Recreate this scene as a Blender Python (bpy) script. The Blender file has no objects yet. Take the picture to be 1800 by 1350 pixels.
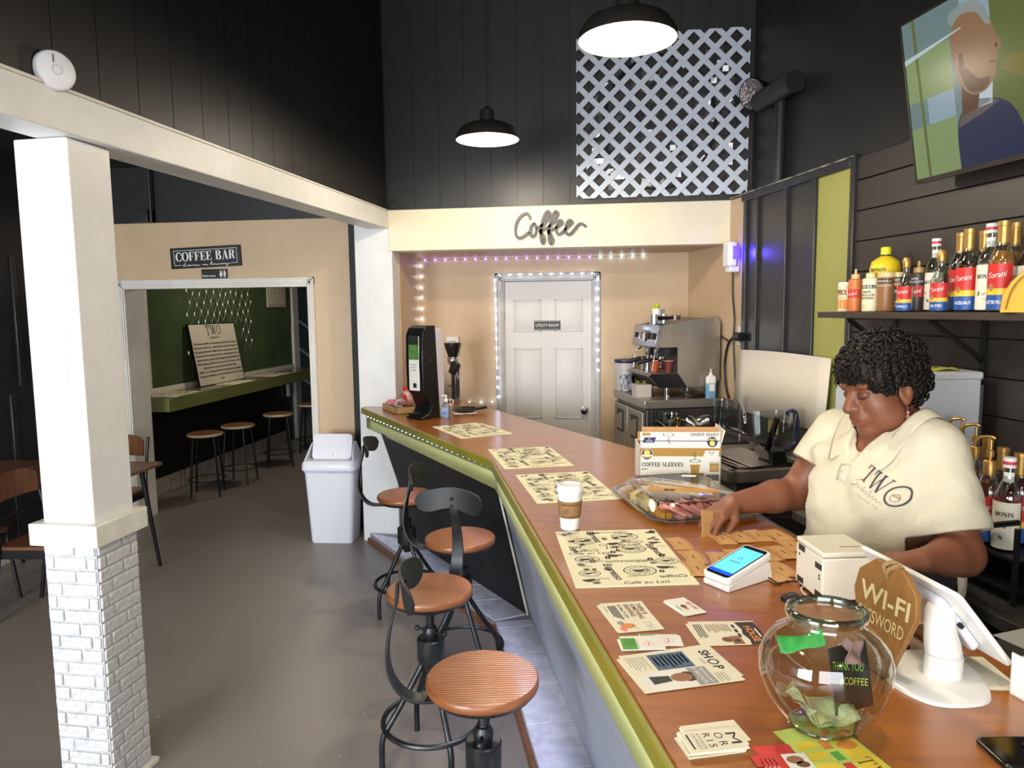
import bpy, bmesh, math, random
import numpy as np
from mathutils import Vector, Matrix, Euler
from mathutils.bvhtree import BVHTree

random.seed(7)
scene = bpy.context.scene
COL = scene.collection
R = math.radians

# ------------------------------------------------------------------ camera
F = 1260.0; EYE = 1.77
YAW = R(7.5); PITCH = math.atan(131 / F); ROLL = 0.011
cf = Vector((-math.sin(YAW) * math.cos(PITCH), math.cos(YAW) * math.cos(PITCH), -math.sin(PITCH)))
_r = Vector((math.cos(YAW), math.sin(YAW), 0)); _u = _r.cross(cf)
cr = _r * math.cos(ROLL) - _u * math.sin(ROLL)
cu = _u * math.cos(ROLL) + _r * math.sin(ROLL)
CAM = Vector((0, 0, EYE))
cd = bpy.data.cameras.new('camera'); cam = bpy.data.objects.new('camera', cd); COL.objects.link(cam)
cd.sensor_width = 36; cd.lens = F / 1800 * 36; cd.clip_start = 0.05
cam.matrix_world = Matrix(((cr.x, cu.x, -cf.x, 0), (cr.y, cu.y, -cf.y, 0), (cr.z, cu.z, -cf.z, EYE), (0, 0, 0, 1)))
scene.camera = cam

# ------------------------------------------------------------------ world, daylight, exposure
w = bpy.data.worlds.new('World'); scene.world = w; w.use_nodes = True
w.node_tree.nodes['Background'].inputs[0].default_value = (0.62, 0.74, 0.92, 1)
w.node_tree.nodes['Background'].inputs[1].default_value = 0.6
vs = scene.view_settings
vs.view_transform = 'Standard'; vs.look = 'None'; vs.gamma = 1; vs.exposure = 0.42; vs.use_curve_mapping = False

def area_light(name, loc, sx, sy, power, col, rot):
    l = bpy.data.lights.new(name, 'AREA'); l.shape = 'RECTANGLE'; l.size = sx; l.size_y = sy
    l.energy = power; l.color = col
    o = bpy.data.objects.new(name, l); COL.objects.link(o); o.location = loc; o.rotation_euler = rot
    return o
# daylight entering through the shop windows behind the photographer
area_light('window_daylight', (-2.9, -2.84, 1.6), 2.6, 2.0, 300, (0.91, 0.955, 1.0), (R(90), 0, 0))
area_light('window_daylight', (0.6, -2.84, 1.6), 2.6, 2.0, 75, (0.96, 0.97, 1.0), (R(90), 0, 0))

# ------------------------------------------------------------------ survey helpers: picture ray -> point on a real plane
def ray(x, y): return cf + cr * ((x - 900) / F) - cu * ((y - 675) / F)
def onZ(x, y, z):
    d = ray(x, y); return CAM + d * ((z - EYE) / d.z)
def onY(x, y, Y):
    d = ray(x, y); return CAM + d * (Y / d.y)
def onX(x, y, X):
    d = ray(x, y); return CAM + d * (X / d.x)
BA = R(16)                                   # the bar and the right wall stand 16 degrees off the room
U = Vector((-math.sin(BA), math.cos(BA), 0)); V = Vector((math.cos(BA), math.sin(BA), 0))
def W(v, u, z=0): return V * v + U * u + Vector((0, 0, z))
def bar(p): return (p.dot(V), p.dot(U), p.z)
def onV(x, y, v):
    d = ray(x, y); return CAM + d * (v / d.dot(V))
def onU(x, y, u):
    d = ray(x, y); return CAM + d * (u / d.dot(U))

# ------------------------------------------------------------------ materials
def lin(c):
    return tuple(((x / 255) / 12.92 if x / 255 <= .04045 else ((x / 255 + .055) / 1.055) ** 2.4) for x in c) + (1,)
MATS = {}
def M(name, rgb=None, rough=.5, metal=0, noise=None, bump=None, trans=0, emis=None, coat=0, ior=None, sub=0, alpha=None, aniso=None, spec=None, noise2=None):
    """noise=(scale, rgb2, contrast, stretch) mixes a second colour; bump=(scale, strength, distance)"""
    if name in MATS: return MATS[name]
    m = bpy.data.materials.new(name); m.use_nodes = True; MATS[name] = m
    nt = m.node_tree; N = nt.nodes; L = nt.links; b = N['Principled BSDF']
    b.inputs['Base Color'].default_value = lin(rgb); b.inputs['Roughness'].default_value = rough
    b.inputs['Metallic'].default_value = metal
    if trans: b.inputs['Transmission Weight'].default_value = trans
    if ior: b.inputs['IOR'].default_value = ior
    if coat: b.inputs['Coat Weight'].default_value = coat; b.inputs['Coat Roughness'].default_value = .12
    if spec is not None: b.inputs['Specular IOR Level'].default_value = spec
    if alpha is not None: b.inputs['Alpha'].default_value = alpha
    if sub:
        b.inputs['Subsurface Weight'].default_value = sub; b.inputs['Subsurface Radius'].default_value = (.012, .005, .003); b.inputs['Subsurface Scale'].default_value = .6
    if emis:
        b.inputs['Emission Color'].default_value = lin(emis[0]); b.inputs['Emission Strength'].default_value = emis[1]
    tc = None
    def coords(stretch):
        nonlocal tc
        if tc is None: tc = N.new('ShaderNodeTexCoord')
        mp = N.new('ShaderNodeMapping'); mp.inputs['Scale'].default_value = stretch or (1, 1, 1)
        L.new(tc.outputs['Object'], mp.inputs['Vector']); return mp.outputs['Vector']
    src = None
    for nz in (noise, noise2):
        if not nz: continue
        sc, c2, con, st = (list(nz) + [None] * 4)[:4]; con = con or .5
        n = N.new('ShaderNodeTexNoise'); n.inputs['Scale'].default_value = sc; n.inputs['Detail'].default_value = 6; n.inputs['Roughness'].default_value = .6
        L.new(coords(st), n.inputs['Vector'])
        rp = N.new('ShaderNodeValToRGB'); e = rp.color_ramp.elements
        e[0].position = .5 - .5 * (1 - con) * .6; e[1].position = .5 + .5 * (1 - con) * .6
        L.new(n.outputs['Fac'], rp.inputs['Fac'])
        mx = N.new('ShaderNodeMix'); mx.data_type = 'RGBA'
        if src is None: mx.inputs[6].default_value = lin(rgb)
        else: L.new(src, mx.inputs[6])
        mx.inputs[7].default_value = lin(c2); L.new(rp.outputs['Color'], mx.inputs[0]); src = mx.outputs[2]
    if src is not None: L.new(src, b.inputs['Base Color'])
    if bump:
        sc, stg, dist, st = (list(bump) + [None] * 4)[:4]
        n = N.new('ShaderNodeTexNoise'); n.inputs['Scale'].default_value = sc; n.inputs['Detail'].default_value = 5
        L.new(coords(st), n.inputs['Vector'])
        bp = N.new('ShaderNodeBump'); bp.inputs['Strength'].default_value = stg; bp.inputs['Distance'].default_value = dist or .005
        L.new(n.outputs['Fac'], bp.inputs['Height']); L.new(bp.outputs['Normal'], b.inputs['Normal'])
    return m

def woodmat(name, c1, c2, scale=6, stretch=(1, 12, 1), rough=.35, coat=.3, rings=False, bump=.15, dist=3.0):
    if name in MATS: return MATS[name]
    m = bpy.data.materials.new(name); m.use_nodes = True; MATS[name] = m
    nt = m.node_tree; N = nt.nodes; L = nt.links; b = N['Principled BSDF']
    tc = N.new('ShaderNodeTexCoord'); mp = N.new('ShaderNodeMapping'); mp.inputs['Scale'].default_value = stretch
    L.new(tc.outputs['Object'], mp.inputs['Vector'])
    if rings:
        wv = N.new('ShaderNodeTexWave'); wv.wave_type = 'BANDS'; wv.bands_direction = 'X'
        wv.inputs['Scale'].default_value = scale; wv.inputs['Distortion'].default_value = dist; wv.inputs['Detail'].default_value = 3
        wv.inputs['Detail Scale'].default_value = .9
    else:
        wv = N.new('ShaderNodeTexNoise'); wv.inputs['Scale'].default_value = scale; wv.inputs['Detail'].default_value = 8; wv.inputs['Roughness'].default_value = .65
    L.new(mp.outputs['Vector'], wv.inputs['Vector'])
    rp = N.new('ShaderNodeValToRGB'); e = rp.color_ramp.elements
    e[0].position = .3 if not rings else .05; e[1].position = .72 if not rings else .5
    e[0].color = lin(c2); e[1].color = lin(c1)
    L.new(wv.outputs['Fac'], rp.inputs['Fac']); L.new(rp.outputs['Color'], b.inputs['Base Color'])
    b.inputs['Roughness'].default_value = rough; b.inputs['Coat Weight'].default_value = coat; b.inputs['Coat Roughness'].default_value = .2
    if bump:
        bp = N.new('ShaderNodeBump'); bp.inputs['Strength'].default_value = bump; bp.inputs['Distance'].default_value = .003
        L.new(wv.outputs['Fac'], bp.inputs['Height']); L.new(bp.outputs['Normal'], b.inputs['Normal'])
    return m

# ------------------------------------------------------------------ mesh builder
_tcache = {}
def text_mesh(s, bold=0, shear=0, spacing=1.0):
    k = (s, bold, shear, spacing)
    if k not in _tcache:
        c = bpy.data.curves.new('t', 'FONT'); c.body = s; c.size = 1; c.offset = bold; c.shear = shear; c.space_character = spacing
        c.resolution_u = 3; c.fill_mode = 'FRONT'
        o = bpy.data.objects.new('t', c); me = bpy.data.meshes.new_from_object(o)
        v = [tuple(p.co) for p in me.vertices]; f = [tuple(p.vertices) for p in me.polygons]
        bpy.data.objects.remove(o); bpy.data.curves.remove(c); bpy.data.meshes.remove(me)
        xs = [p[0] for p in v] or [0]; ys = [p[1] for p in v] or [0]
        _tcache[k] = (v, f, min(xs), max(xs), min(ys), max(ys))
    return _tcache[k]

def catmull(pts, n=6, closed=False):
    P = [Vector(p) for p in pts]; out = []
    m = len(P); rng = range(m if closed else m - 1)
    for i in rng:
        if closed: a, b, c, d = P[i - 1], P[i], P[(i + 1) % m], P[(i + 2) % m]
        else: a, b, c, d = P[max(i - 1, 0)], P[i], P[i + 1], P[min(i + 2, m - 1)]
        for k in range(n):
            t = k / n
            out.append(.5 * ((2 * b) + (c - a) * t + (2 * a - 5 * b + 4 * c - d) * t * t + (3 * b - a - 3 * c + d) * t ** 3))
    if not closed: out.append(P[-1])
    return out

class B:
    def __init__(self): self.v = []; self.f = []; self.m = []; self.T = Matrix()
    def add(self, vs, fs, mi=0):
        o = len(self.v); T = self.T
        self.v += [tuple(T @ Vector(p)) for p in vs]
        self.f += [tuple(i + o for i in f) for f in fs]; self.m += [mi] * len(fs); return self
    def at(self, loc=(0, 0, 0), rot=(0, 0, 0), sc=1):
        self.T = Matrix.Translation(loc) @ Euler(rot).to_matrix().to_4x4() @ (Matrix.Scale(sc, 4) if not isinstance(sc, tuple) else Matrix.Diagonal((*sc, 1)))
        return self
    def box(self, x0, x1, y0, y1, z0, z1, mi=0):
        v = [(x, y, z) for x in (x0, x1) for y in (y0, y1) for z in (z0, z1)]
        return self.add(v, [(0, 1, 3, 2), (4, 6, 7, 5), (0, 4, 5, 1), (2, 3, 7, 6), (0, 2, 6, 4), (1, 5, 7, 3)], mi)
    def hexa(self, b4, t4, mi=0):
        return self.add(list(b4) + list(t4), [(3, 2, 1, 0), (4, 5, 6, 7), (0, 1, 5, 4), (1, 2, 6, 5), (2, 3, 7, 6), (3, 0, 4, 7)], mi)
    def prism(self, poly, z0, z1, mi=0):
        n = len(poly); a = sum(poly[i][0] * poly[(i + 1) % n][1] - poly[(i + 1) % n][0] * poly[i][1] for i in range(n))
        if a < 0: poly = poly[::-1]
        return self.add([(p[0], p[1], z0) for p in poly] + [(p[0], p[1], z1) for p in poly],
                        [tuple(range(n - 1, -1, -1)), tuple(range(n, 2 * n))] + [(i, (i + 1) % n, n + (i + 1) % n, n + i) for i in range(n)], mi)
    def tube(self, pts, r=.01, n=8, closed=False, mi=0, caps=True, flat=None):
        P = [Vector(p) for p in pts]; m = len(P); rr = r if isinstance(r, (list, tuple)) else [r] * m
        t0 = (P[1] - P[0]).normalized(); a = Vector((0, 0, 1)) if abs(t0.z) < .9 else Vector((1, 0, 0))
        nv = (a - t0 * a.dot(t0)).normalized(); vs = []
        for i in range(m):
            if closed: t = (P[(i + 1) % m] - P[i - 1])
            else: t = (P[min(i + 1, m - 1)] - P[max(i - 1, 0)])
            t = t.normalized() if t.length > 1e-9 else t0
            nv = nv - t * nv.dot(t); nv = nv.normalized() if nv.length > 1e-6 else t.orthogonal().normalized(); bv = t.cross(nv)
            fx, fy = flat or (1, 1)
            for k in range(n):
                an = 2 * math.pi * k / n; vs.append(P[i] + nv * (math.cos(an) * rr[i] * fx) + bv * (math.sin(an) * rr[i] * fy))
        fs = []
        for i in range(m if closed else m - 1):
            j = (i + 1) % m
            for k in range(n): fs.append((i * n + k, i * n + (k + 1) % n, j * n + (k + 1) % n, j * n + k))
        if caps and not closed: fs += [tuple(range(n - 1, -1, -1)), tuple((m - 1) * n + k for k in range(n))]
        return self.add(vs, fs, mi)
    def cyl(self, p0, p1, r0, r1=None, n=16, mi=0): return self.tube([p0, p1], [r0, r0 if r1 is None else r1], n, mi=mi)
    def lathe(self, prof, n=24, mi=0, c=(0, 0, 0), capb=True, capt=True, a0=0, a1=2 * math.pi):
        full = abs(a1 - a0 - 2 * math.pi) < 1e-6; m = n if full else n + 1; vs = []
        for r, z in prof:
            for k in range(m):
                an = a0 + (a1 - a0) * k / n; vs.append((c[0] + r * math.cos(an), c[1] + r * math.sin(an), c[2] + z))
        fs = []
        for i in range(len(prof) - 1):
            for k in range(n):
                k2 = (k + 1) % m; fs.append((i * m + k, i * m + k2, (i + 1) * m + k2, (i + 1) * m + k))
        if full and capb and prof[0][0] > 1e-6: fs.append(tuple(range(m - 1, -1, -1)))
        if full and capt and prof[-1][0] > 1e-6: fs.append(tuple((len(prof) - 1) * m + k for k in range(m)))
        return self.add(vs, fs, mi)
    def sphere(self, c, r, nu=12, nv=8, mi=0):
        rx, ry, rz = r if isinstance(r, (tuple, list)) else (r, r, r)
        vs = [(c[0], c[1], c[2] - rz)]; fs = []
        for i in range(1, nv):
            ph = -math.pi / 2 + math.pi * i / nv
            for k in range(nu):
                an = 2 * math.pi * k / nu; vs.append((c[0] + rx * math.cos(ph) * math.cos(an), c[1] + ry * math.cos(ph) * math.sin(an), c[2] + rz * math.sin(ph)))
        vs.append((c[0], c[1], c[2] + rz)); T = len(vs) - 1
        for k in range(nu):
            fs.append((0, 1 + (k + 1) % nu, 1 + k)); b = 1 + (nv - 2) * nu; fs.append((b + k, b + (k + 1) % nu, T))
        for i in range(nv - 2):
            for k in range(nu): fs.append((1 + i * nu + k, 1 + i * nu + (k + 1) % nu, 1 + (i + 1) * nu + (k + 1) % nu, 1 + (i + 1) * nu + k))
        return self.add(vs, fs, mi)
    def poly(self, pts, z=0, mi=0): return self.add([(p[0], p[1], z) for p in pts], [tuple(range(len(pts)))], mi)
    def rect(self, x0, x1, y0, y1, z=0, mi=0): return self.poly([(x0, y0), (x1, y0), (x1, y1), (x0, y1)], z, mi)
    def disc(self, x, y, r, z=0, mi=0, n=20, r2=None): return self.poly([(x + r * math.cos(2 * math.pi * k / n), y + (r2 or r) * math.sin(2 * math.pi * k / n)) for k in range(n)], z, mi)
    def ring(self, x, y, r0, r1, z=0, mi=0, n=28, asp=1):
        vs = []; fs = []
        for k in range(n):
            c, s = math.cos(2 * math.pi * k / n), math.sin(2 * math.pi * k / n); vs += [(x + r0 * c, y + r0 * s * asp, z), (x + r1 * c, y + r1 * s * asp, z)]
        for k in range(n): j = (k + 1) % n; fs.append((2 * k, 2 * k + 1, 2 * j + 1, 2 * j))
        return self.add(vs, fs, mi)
    def ribbon(self, pts, wd, z0=0, z1=None, mi=0, closed=False):
        P = [Vector((p[0], p[1], 0)) for p in pts]; m = len(P); ww = wd if isinstance(wd, (list, tuple)) else [wd] * m; Lf = []; Rt = []
        for i in range(m):
            t = (P[(i + 1) % m] - P[i - 1]) if closed else (P[min(i + 1, m - 1)] - P[max(i - 1, 0)])
            if t.length < 1e-9: t = Vector((1, 0, 0))
            t.normalize(); nrm = Vector((-t.y, t.x, 0)); Lf.append(P[i] + nrm * ww[i] / 2); Rt.append(P[i] - nrm * ww[i] / 2)
        zt = z0 if z1 is None else z1; vs = []; fs = []
        for i in range(m): vs += [(Lf[i].x, Lf[i].y, zt), (Rt[i].x, Rt[i].y, zt)]
        rng = range(m if closed else m - 1)
        for i in rng: j = (i + 1) % m; fs.append((2 * i, 2 * i + 1, 2 * j + 1, 2 * j))
        if z1 is not None:
            o = 2 * m
            for i in range(m): vs += [(Lf[i].x, Lf[i].y, z0), (Rt[i].x, Rt[i].y, z0)]
            for i in rng:
                j = (i + 1) % m; fs += [(o + 2 * i, o + 2 * j, o + 2 * j + 1, o + 2 * i + 1), (2 * i, 2 * j, o + 2 * j, o + 2 * i), (2 * i + 1, o + 2 * i + 1, o + 2 * j + 1, 2 * j + 1)]
            if not closed: fs += [(0, o, o + 1, 1), (2 * m - 2, 2 * m - 1, o + 2 * m - 1, o + 2 * m - 2)]
        return self.add(vs, fs, mi)
    def text(self, s, x, y, h, z=0, mi=0, align='C', bold=0, shear=0, spacing=1, rot=0, wmax=None, mirror=False, fn=None, h1=None):
        """h = cap height"""
        v, f, a, b, c, d = text_mesh(s, bold, shear, spacing)
        if not v: return self
        k = h / .70; kx = k
        if wmax and (b - a) * k > wmax: kx = wmax / (b - a)
        if wmax and wmax < 0: kx = -wmax / (b - a)
        off = {'C': (a + b) / 2, 'L': a, 'R': b}[align]
        cs, sn = math.cos(rot), math.sin(rot); out = []
        for p in v:
            px = (p[0] - off) * kx; py = p[1] * k
            if mirror: px = -px
            q = (x + px * cs - py * sn, y + px * sn + py * cs, z); out.append(fn(q) if fn else q)
        return self.add(out, [t[::-1] for t in f] if mirror else f, mi)
    def build(self, name, mats, parent=None, loc=None, rot=None, bevel=None, seg=2, angle=38, flat=False, subsurf=0):
        if not isinstance(mats, (list, tuple)): mats = [mats]
        me = bpy.data.meshes.new(name); me.from_pydata(self.v, [], self.f)
        for m in mats: me.materials.append(m)
        if len(mats) > 1: me.polygons.foreach_set('material_index', self.m)
        if not flat:
            me.polygons.foreach_set('use_smooth', [True] * len(me.polygons)); me.update(); me.set_sharp_from_angle(angle=R(angle))
        me.update()
        return obj(name, me, parent, loc, rot, bevel, seg, subsurf)

def obj(name, me, parent=None, loc=None, rot=None, bevel=None, seg=2, subsurf=0):
    o = bpy.data.objects.new(name, me); COL.objects.link(o)
    if parent is not None: o.parent = parent
    if loc is not None: o.location = loc
    if rot is not None: o.rotation_euler = rot
    if subsurf:
        s = o.modifiers.new('s', 'SUBSURF'); s.levels = subsurf; s.render_levels = subsurf
    if bevel:
        bv = o.modifiers.new('b', 'BEVEL'); bv.width = bevel; bv.segments = seg; bv.limit_method = 'ANGLE'; bv.angle_limit = R(40)
    return o
def tag(o, label, cat=None, group=None, kind=None):
    o['label'] = label
    if cat: o['category'] = cat
    if group: o['group'] = group
    if kind: o['kind'] = kind
    return o
def thing(name, label, cat, loc=(0, 0, 0), rotz=0, group=None, kind=None):
    o = bpy.data.objects.new(name, None); COL.objects.link(o); o.location = loc
    o.rotation_euler = rotz if isinstance(rotz, (tuple, Euler)) else (0, 0, rotz); o.empty_display_size = .05
    return tag(o, label, cat, group, kind)
def dup(root, loc=None, rotz=None, label=None, group=None):
    def cp(o, par):
        c = o.copy(); COL.objects.link(c); c.parent = par
        for ch in list(o.children): cp(ch, c)
        return c
    r = cp(root, root.parent)
    if loc is not None: r.location = loc
    if rotz is not None: r.rotation_euler = rotz if isinstance(rotz, tuple) else (0, 0, rotz)
    if label: r['label'] = label
    if group: r['group'] = group
    return r
def share(src, loc, parent=None, rot=None, sc=None):
    c = src.copy(); COL.objects.link(c); c.location = loc
    if parent is not None: c.parent = parent
    if rot is not None: c.rotation_euler = rot
    if sc is not None: c.scale = sc
    return c

# ---- serif capitals drawn as ribbons (unit cap height, thick stems and thin hairlines)
def serif(b, s, x, y, h, z=0, mi=0, thick=.17, thin=.045, sx=1.0, gap=.12, align='L', rot=0, z1=None, fn=None):
    def ell(cx, cy, rx, ry, a0, a1, n=18):
        P = []; Wd = []
        for k in range(n + 1):
            a = R(a0 + (a1 - a0) * k / n); P.append((cx + rx * math.cos(a), cy + ry * math.sin(a))); Wd.append(thin + (thick - thin) * abs(math.cos(a)) ** 1.4)
        return P, Wd
    def st(xx, y0=0, y1=1, wd=None): return ([(xx, y0), (xx, y1)], [wd or thick] * 2)
    def hl(x0, x1, yy, wd=None): return ([(x0, yy), (x1, yy)], [wd or thin] * 2)
    t = thick / 2; e = thin / 2
    G = {
     'C': (.72, [ell(.40, .5, .33, .5 - e, 45, 315), st(.68, .62, .9, thin * 1.3), st(.68, .1, .3, thin)]),
     'O': (.80, [ell(.40, .5, .33, .5 - e, 0, 360, 30)]),
     'F': (.66, [st(.18), hl(.02, .34, e), hl(.02, .62, 1 - e), hl(.18, .46, .5), st(.61, .74, 1, thin * 1.3), st(.46, .36, .64, thin * 1.2)]),
     'E': (.68, [st(.18), hl(.02, .64, e), hl(.02, .62, 1 - e), hl(.18, .46, .5), st(.61, .74, 1, thin * 1.3), st(.63, 0, .28, thin * 1.3), st(.46, .36, .64, thin * 1.2)]),
     'B': (.74, [st(.18), hl(.02, .36, e), hl(.02, .36, 1 - e), hl(.18, .36, .53)] + [ell(.36, .765, .22, .235 - e, -90, 90), ell(.38, .265, .25, .265 - e, -90, 90)]),
     'R': (.78, [st(.18), hl(.02, .34, e), hl(.02, .38, 1 - e), hl(.18, .38, .5), ell(.38, .75, .22, .25 - e, -90, 90), ([(.42, .5), (.54, .4), (.6, .1), (.74, .02)], [thick * .8, thick, thick * .8, thin])]),
     'A': (.80, [([(.13, 0), (.40, 1)], [thin] * 2), ([(.40, 1), (.66, 0)], [thick] * 2), hl(.22, .56, .32), hl(.02, .26, e), hl(.5, .8, e)]),
     'T': (.74, [st(.37), hl(.22, .52, e), hl(.02, .72, 1 - e), st(.04, .72, 1, thin * 1.3), st(.70, .72, 1, thin * 1.3)]),
     'W': (1.08, [([(.1, 1), (.34, 0)], [thick] * 2), ([(.34, 0), (.56, 1)], [thin] * 2), ([(.5, 1), (.76, 0)], [thick] * 2), ([(.76, 0), (1.0, 1)], [thin] * 2), hl(0, .24, 1 - e), hl(.42, .64, 1 - e), hl(.88, 1.1, 1 - e)]),
     'M': (.98, [([(.14, 0), (.14, 1)], [thin] * 2), ([(.14, 1), (.48, 0)], [thick] * 2), ([(.48, 0), (.80, 1)], [thin] * 2), st(.82), hl(0, .28, e), hl(.66, .98, e), hl(.02, .2, 1 - e), hl(.78, .98, 1 - e)]),
     'N': (.86, [([(.14, 0), (.14, 1)], [thin] * 2), ([(.14, 1), (.72, 0)], [thick] * 2), ([(.72, 0), (.72, 1)], [thin] * 2), hl(0, .28, e), hl(0, .2, 1 - e), hl(.58, .86, 1 - e)]),
     'I': (.38, [st(.18), hl(.02, .36, e), hl(.02, .36, 1 - e)]),
     'S': (.62, [([(.54, .8), (.42, .96), (.22, .95), (.1, .78), (.18, .6), (.34, .5), (.48, .38), (.5, .2), (.38, .04), (.18, .05), (.07, .22)], [thin, thin, thin * 1.3, thick * .8, thick, thick * 1.1, thick, thick * .8, thin * 1.3, thin, thin])]),
     'L': (.64, [st(.18), hl(.02, .62, e), hl(.02, .34, 1 - e), st(.60, 0, .28, thin * 1.3)]),
     'V': (.76, [([(.1, 1), (.38, 0)], [thick] * 2), ([(.38, 0), (.66, 1)], [thin] * 2), hl(0, .26, 1 - e), hl(.54, .78, 1 - e)]),
     'K': (.80, [st(.18), hl(.02, .34, e), hl(.02, .34, 1 - e), ([(.2, .4), (.66, 1)], [thin] * 2), ([(.34, .58), (.68, 0)], [thick] * 2), hl(.54, .8, e), hl(.52, .78, 1 - e)]),
     ' ': (.35, [])}
    tot = sum(G[c][0] * sx + gap for c in s) - gap
    cx = {'L': 0, 'C': -tot / 2, 'R': -tot}[align]; cs, sn = math.cos(rot), math.sin(rot)
    for c in s:
        wd, st_ = G[c]
        for P, wl in st_:
            if len(P) == 2: P = [(P[0][0] + (P[1][0] - P[0][0]) * k / 8, P[0][1] + (P[1][1] - P[0][1]) * k / 8) for k in range(9)]; wl = [wl[0]] * 9
            Q = []
            for p in P:
                X = (cx + p[0] * sx) * h; Y = p[1] * h; Q.append((x + X * cs - Y * sn, y + X * sn + Y * cs))
            n0 = len(b.v); b.ribbon(Q, [q * h for q in wl], z, z1, mi)
            if fn: b.v[n0:] = [fn(q) for q in b.v[n0:]]
        cx += wd * sx + gap
    return b

# ================================================================== STRUCTURE
m_black = M('black_wall_paint', (40, 38, 36), .42, noise=(3, (47, 45, 43), .4), bump=(60, .12, .002))
m_upper = M('black_upper_paint', (26, 25, 25), .5, noise=(3, (31, 30, 29), .4), bump=(60, .1, .002))
m_black2 = M('black_board_paint', (38, 37, 39), .33, noise=(4, (46, 45, 46), .4), bump=(40, .2, .002))
m_beige = M('beige_wall_paint', (196, 168, 132), .5, noise=(2.5, (204, 178, 144), .3), bump=(90, .08, .001))
m_white = M('white_trim_paint', (226, 222, 212), .42, noise=(5, (214, 209, 198), .4), bump=(30, .15, .002))
m_wwall = M('cool_white_paint', (232, 233, 231), .45, noise=(4, (220, 221, 218), .4), bump=(14, .25, .004))
m_green = M('olive_green_paint', (116, 118, 68), .38, noise=(5, (108, 110, 62), .4), bump=(50, .1, .001))
m_floor = M('painted_concrete_floor', (112, 104, 96), .40, noise=(1.3, (126, 118, 109), .2), bump=(45, .25, .002), noise2=(260, (136, 128, 120), .75))

def st(name, b, mats, label, parent=None, loc=None, rot=None, cat='structure', **k):
    o = b.build(name, mats, parent, loc, rot, **k)
    if parent is None: tag(o, label, cat, kind='structure')
    return o

fl = st('floor', B().box(-4.75, 3.6, -3.2, 12.5, -.1, 0), m_floor, 'grey brown painted concrete floor', cat='floor')
# small paint chips on the floor
cb = B()
for px, py in ((350, 954), (357, 967), (595, 945), (326, 1022), (465, 1020), (622, 1137), (306, 1172), (278, 1260), (640, 1255), (710, 900), (98, 1208), (155, 1200), (545, 1078), (455, 1340), (596, 1330)):
    p = onZ(px, py, 0); r = random.uniform(.004, .009)
    cb.poly([(p.x + r * random.uniform(.5, 1) * math.cos(a), p.y + r * random.uniform(.5, 1) * math.sin(a)) for a in (0, 1.2, 2.2, 3.4, 4.4, 5.4)], .0008)
o = cb.build('paint_flecks', M('fleck', (200, 198, 190), .6), fl); o['kind'] = 'stuff'

ceil = st('ceiling', B().box(-1.85, 3.6, -3.2, 5.4, 4.2, 4.3), m_black, 'high black ceiling', cat='ceiling')
st('ceiling', B().box(-4.75, -1.95, -3.2, 5.55, 2.95, 3.05), m_black, 'low black ceiling over the seating area', cat='ceiling')
st('ceiling', B().box(-4.75, -1.95, 5.65, 12.5, 2.62, 2.7), m_black, 'black ceiling of the hallway', cat='ceiling')

# ---- long beam on the left, column, pillar, header
def along(x0, y0, x1, y1, y): return x0 + (x1 - x0) * (y - y0) / (y1 - y0)
BX = lambda y: along(-1.74, 2.45, -1.588, 5.2, y)
ya, yb = -3.0, 5.2; wb = .16
bm = B(); bm.hexa([(BX(ya), ya, 2.345), (BX(yb), yb, 2.372), (BX(yb) - wb, yb, 2.372), (BX(ya) - wb, ya, 2.345)],
                  [(BX(ya), ya, 2.492), (BX(yb), yb, 2.497), (BX(yb) - wb, yb, 2.497), (BX(ya) - wb, ya, 2.492)])
tb = st('trim_1', bm, m_wwall, 'long cream beam running from the column to the coffee alcove', cat='beam', bevel=.004)
bm = B(); bm.hexa([(BX(ya) + .004, ya, 2.492), (BX(yb) + .004, yb, 2.497), (BX(yb) - .05, yb, 2.497), (BX(ya) - .05, ya, 2.492)],
                  [(BX(ya) + .004, ya, 2.503), (BX(yb) + .004, yb, 2.506), (BX(yb) - .05, yb, 2.506), (BX(ya) - .05, ya, 2.503)])
bm.build('top_strip', m_white, tb)
# black boarded wall standing on the beam
wu = st('wall_upper', B().hexa([(BX(ya) - .03, ya, 2.48), (BX(yb) - .03, yb, 2.48), (BX(yb) - .15, yb, 2.48), (BX(ya) - .15, ya, 2.48)],
        [(BX(ya) - .03, ya, 4.2), (BX(yb) - .03, yb, 4.2), (BX(yb) - .15, yb, 4.2), (BX(ya) - .15, ya, 4.2)]), m_black, 'black boarded wall above the cream beam', cat='wall')
pb = B().box(-.004, .004, -.0985, .0985, 0, 1.70)
pl0 = pb.build('plank', m_upper, wu); ang = math.atan2(-(BX(5) - BX(4)), 1)
pl0.location = (BX(5.1) - .024, 5.1, 2.50); pl0.rotation_euler = (0, 0, ang)
for i in range(1, 24):
    y = 5.1 - .2 * i; share(pl0, (BX(y) - .024, y, 2.50), wu)

# header across the alcove
hd = st('trim_2', B().box(-1.592, .885, 5.2, 5.36, 2.207, 2.505), M('cream_header_paint', (236, 228, 200), .45, noise=(3, (228, 220, 190), .4), bump=(14, .15, .003)), 'cream header beam over the coffee alcove', cat='beam', bevel=.004)
st('ceiling', B().box(-1.7, 1.3, 5.36, 6.0, 2.207, 2.3), m_beige, 'low ceiling of the coffee alcove', cat='ceiling')
bw = st('wall_back', B().box(-1.66, 1.35, 5.245, 5.36, 2.5, 4.2), m_black, 'black boarded wall above the cream header', cat='wall')
for i in range(15):
    x0 = -1.585 + i * .19
    if i == 0: bp0 = B().box(-.0938, .0938, -.006, .006, 0, 1.68).build('plank', m_black, bw, (x0 + .095, 5.243, 2.51))
    else: share(bp0, (x0 + .095, 5.243, 2.51), bw)

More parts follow.
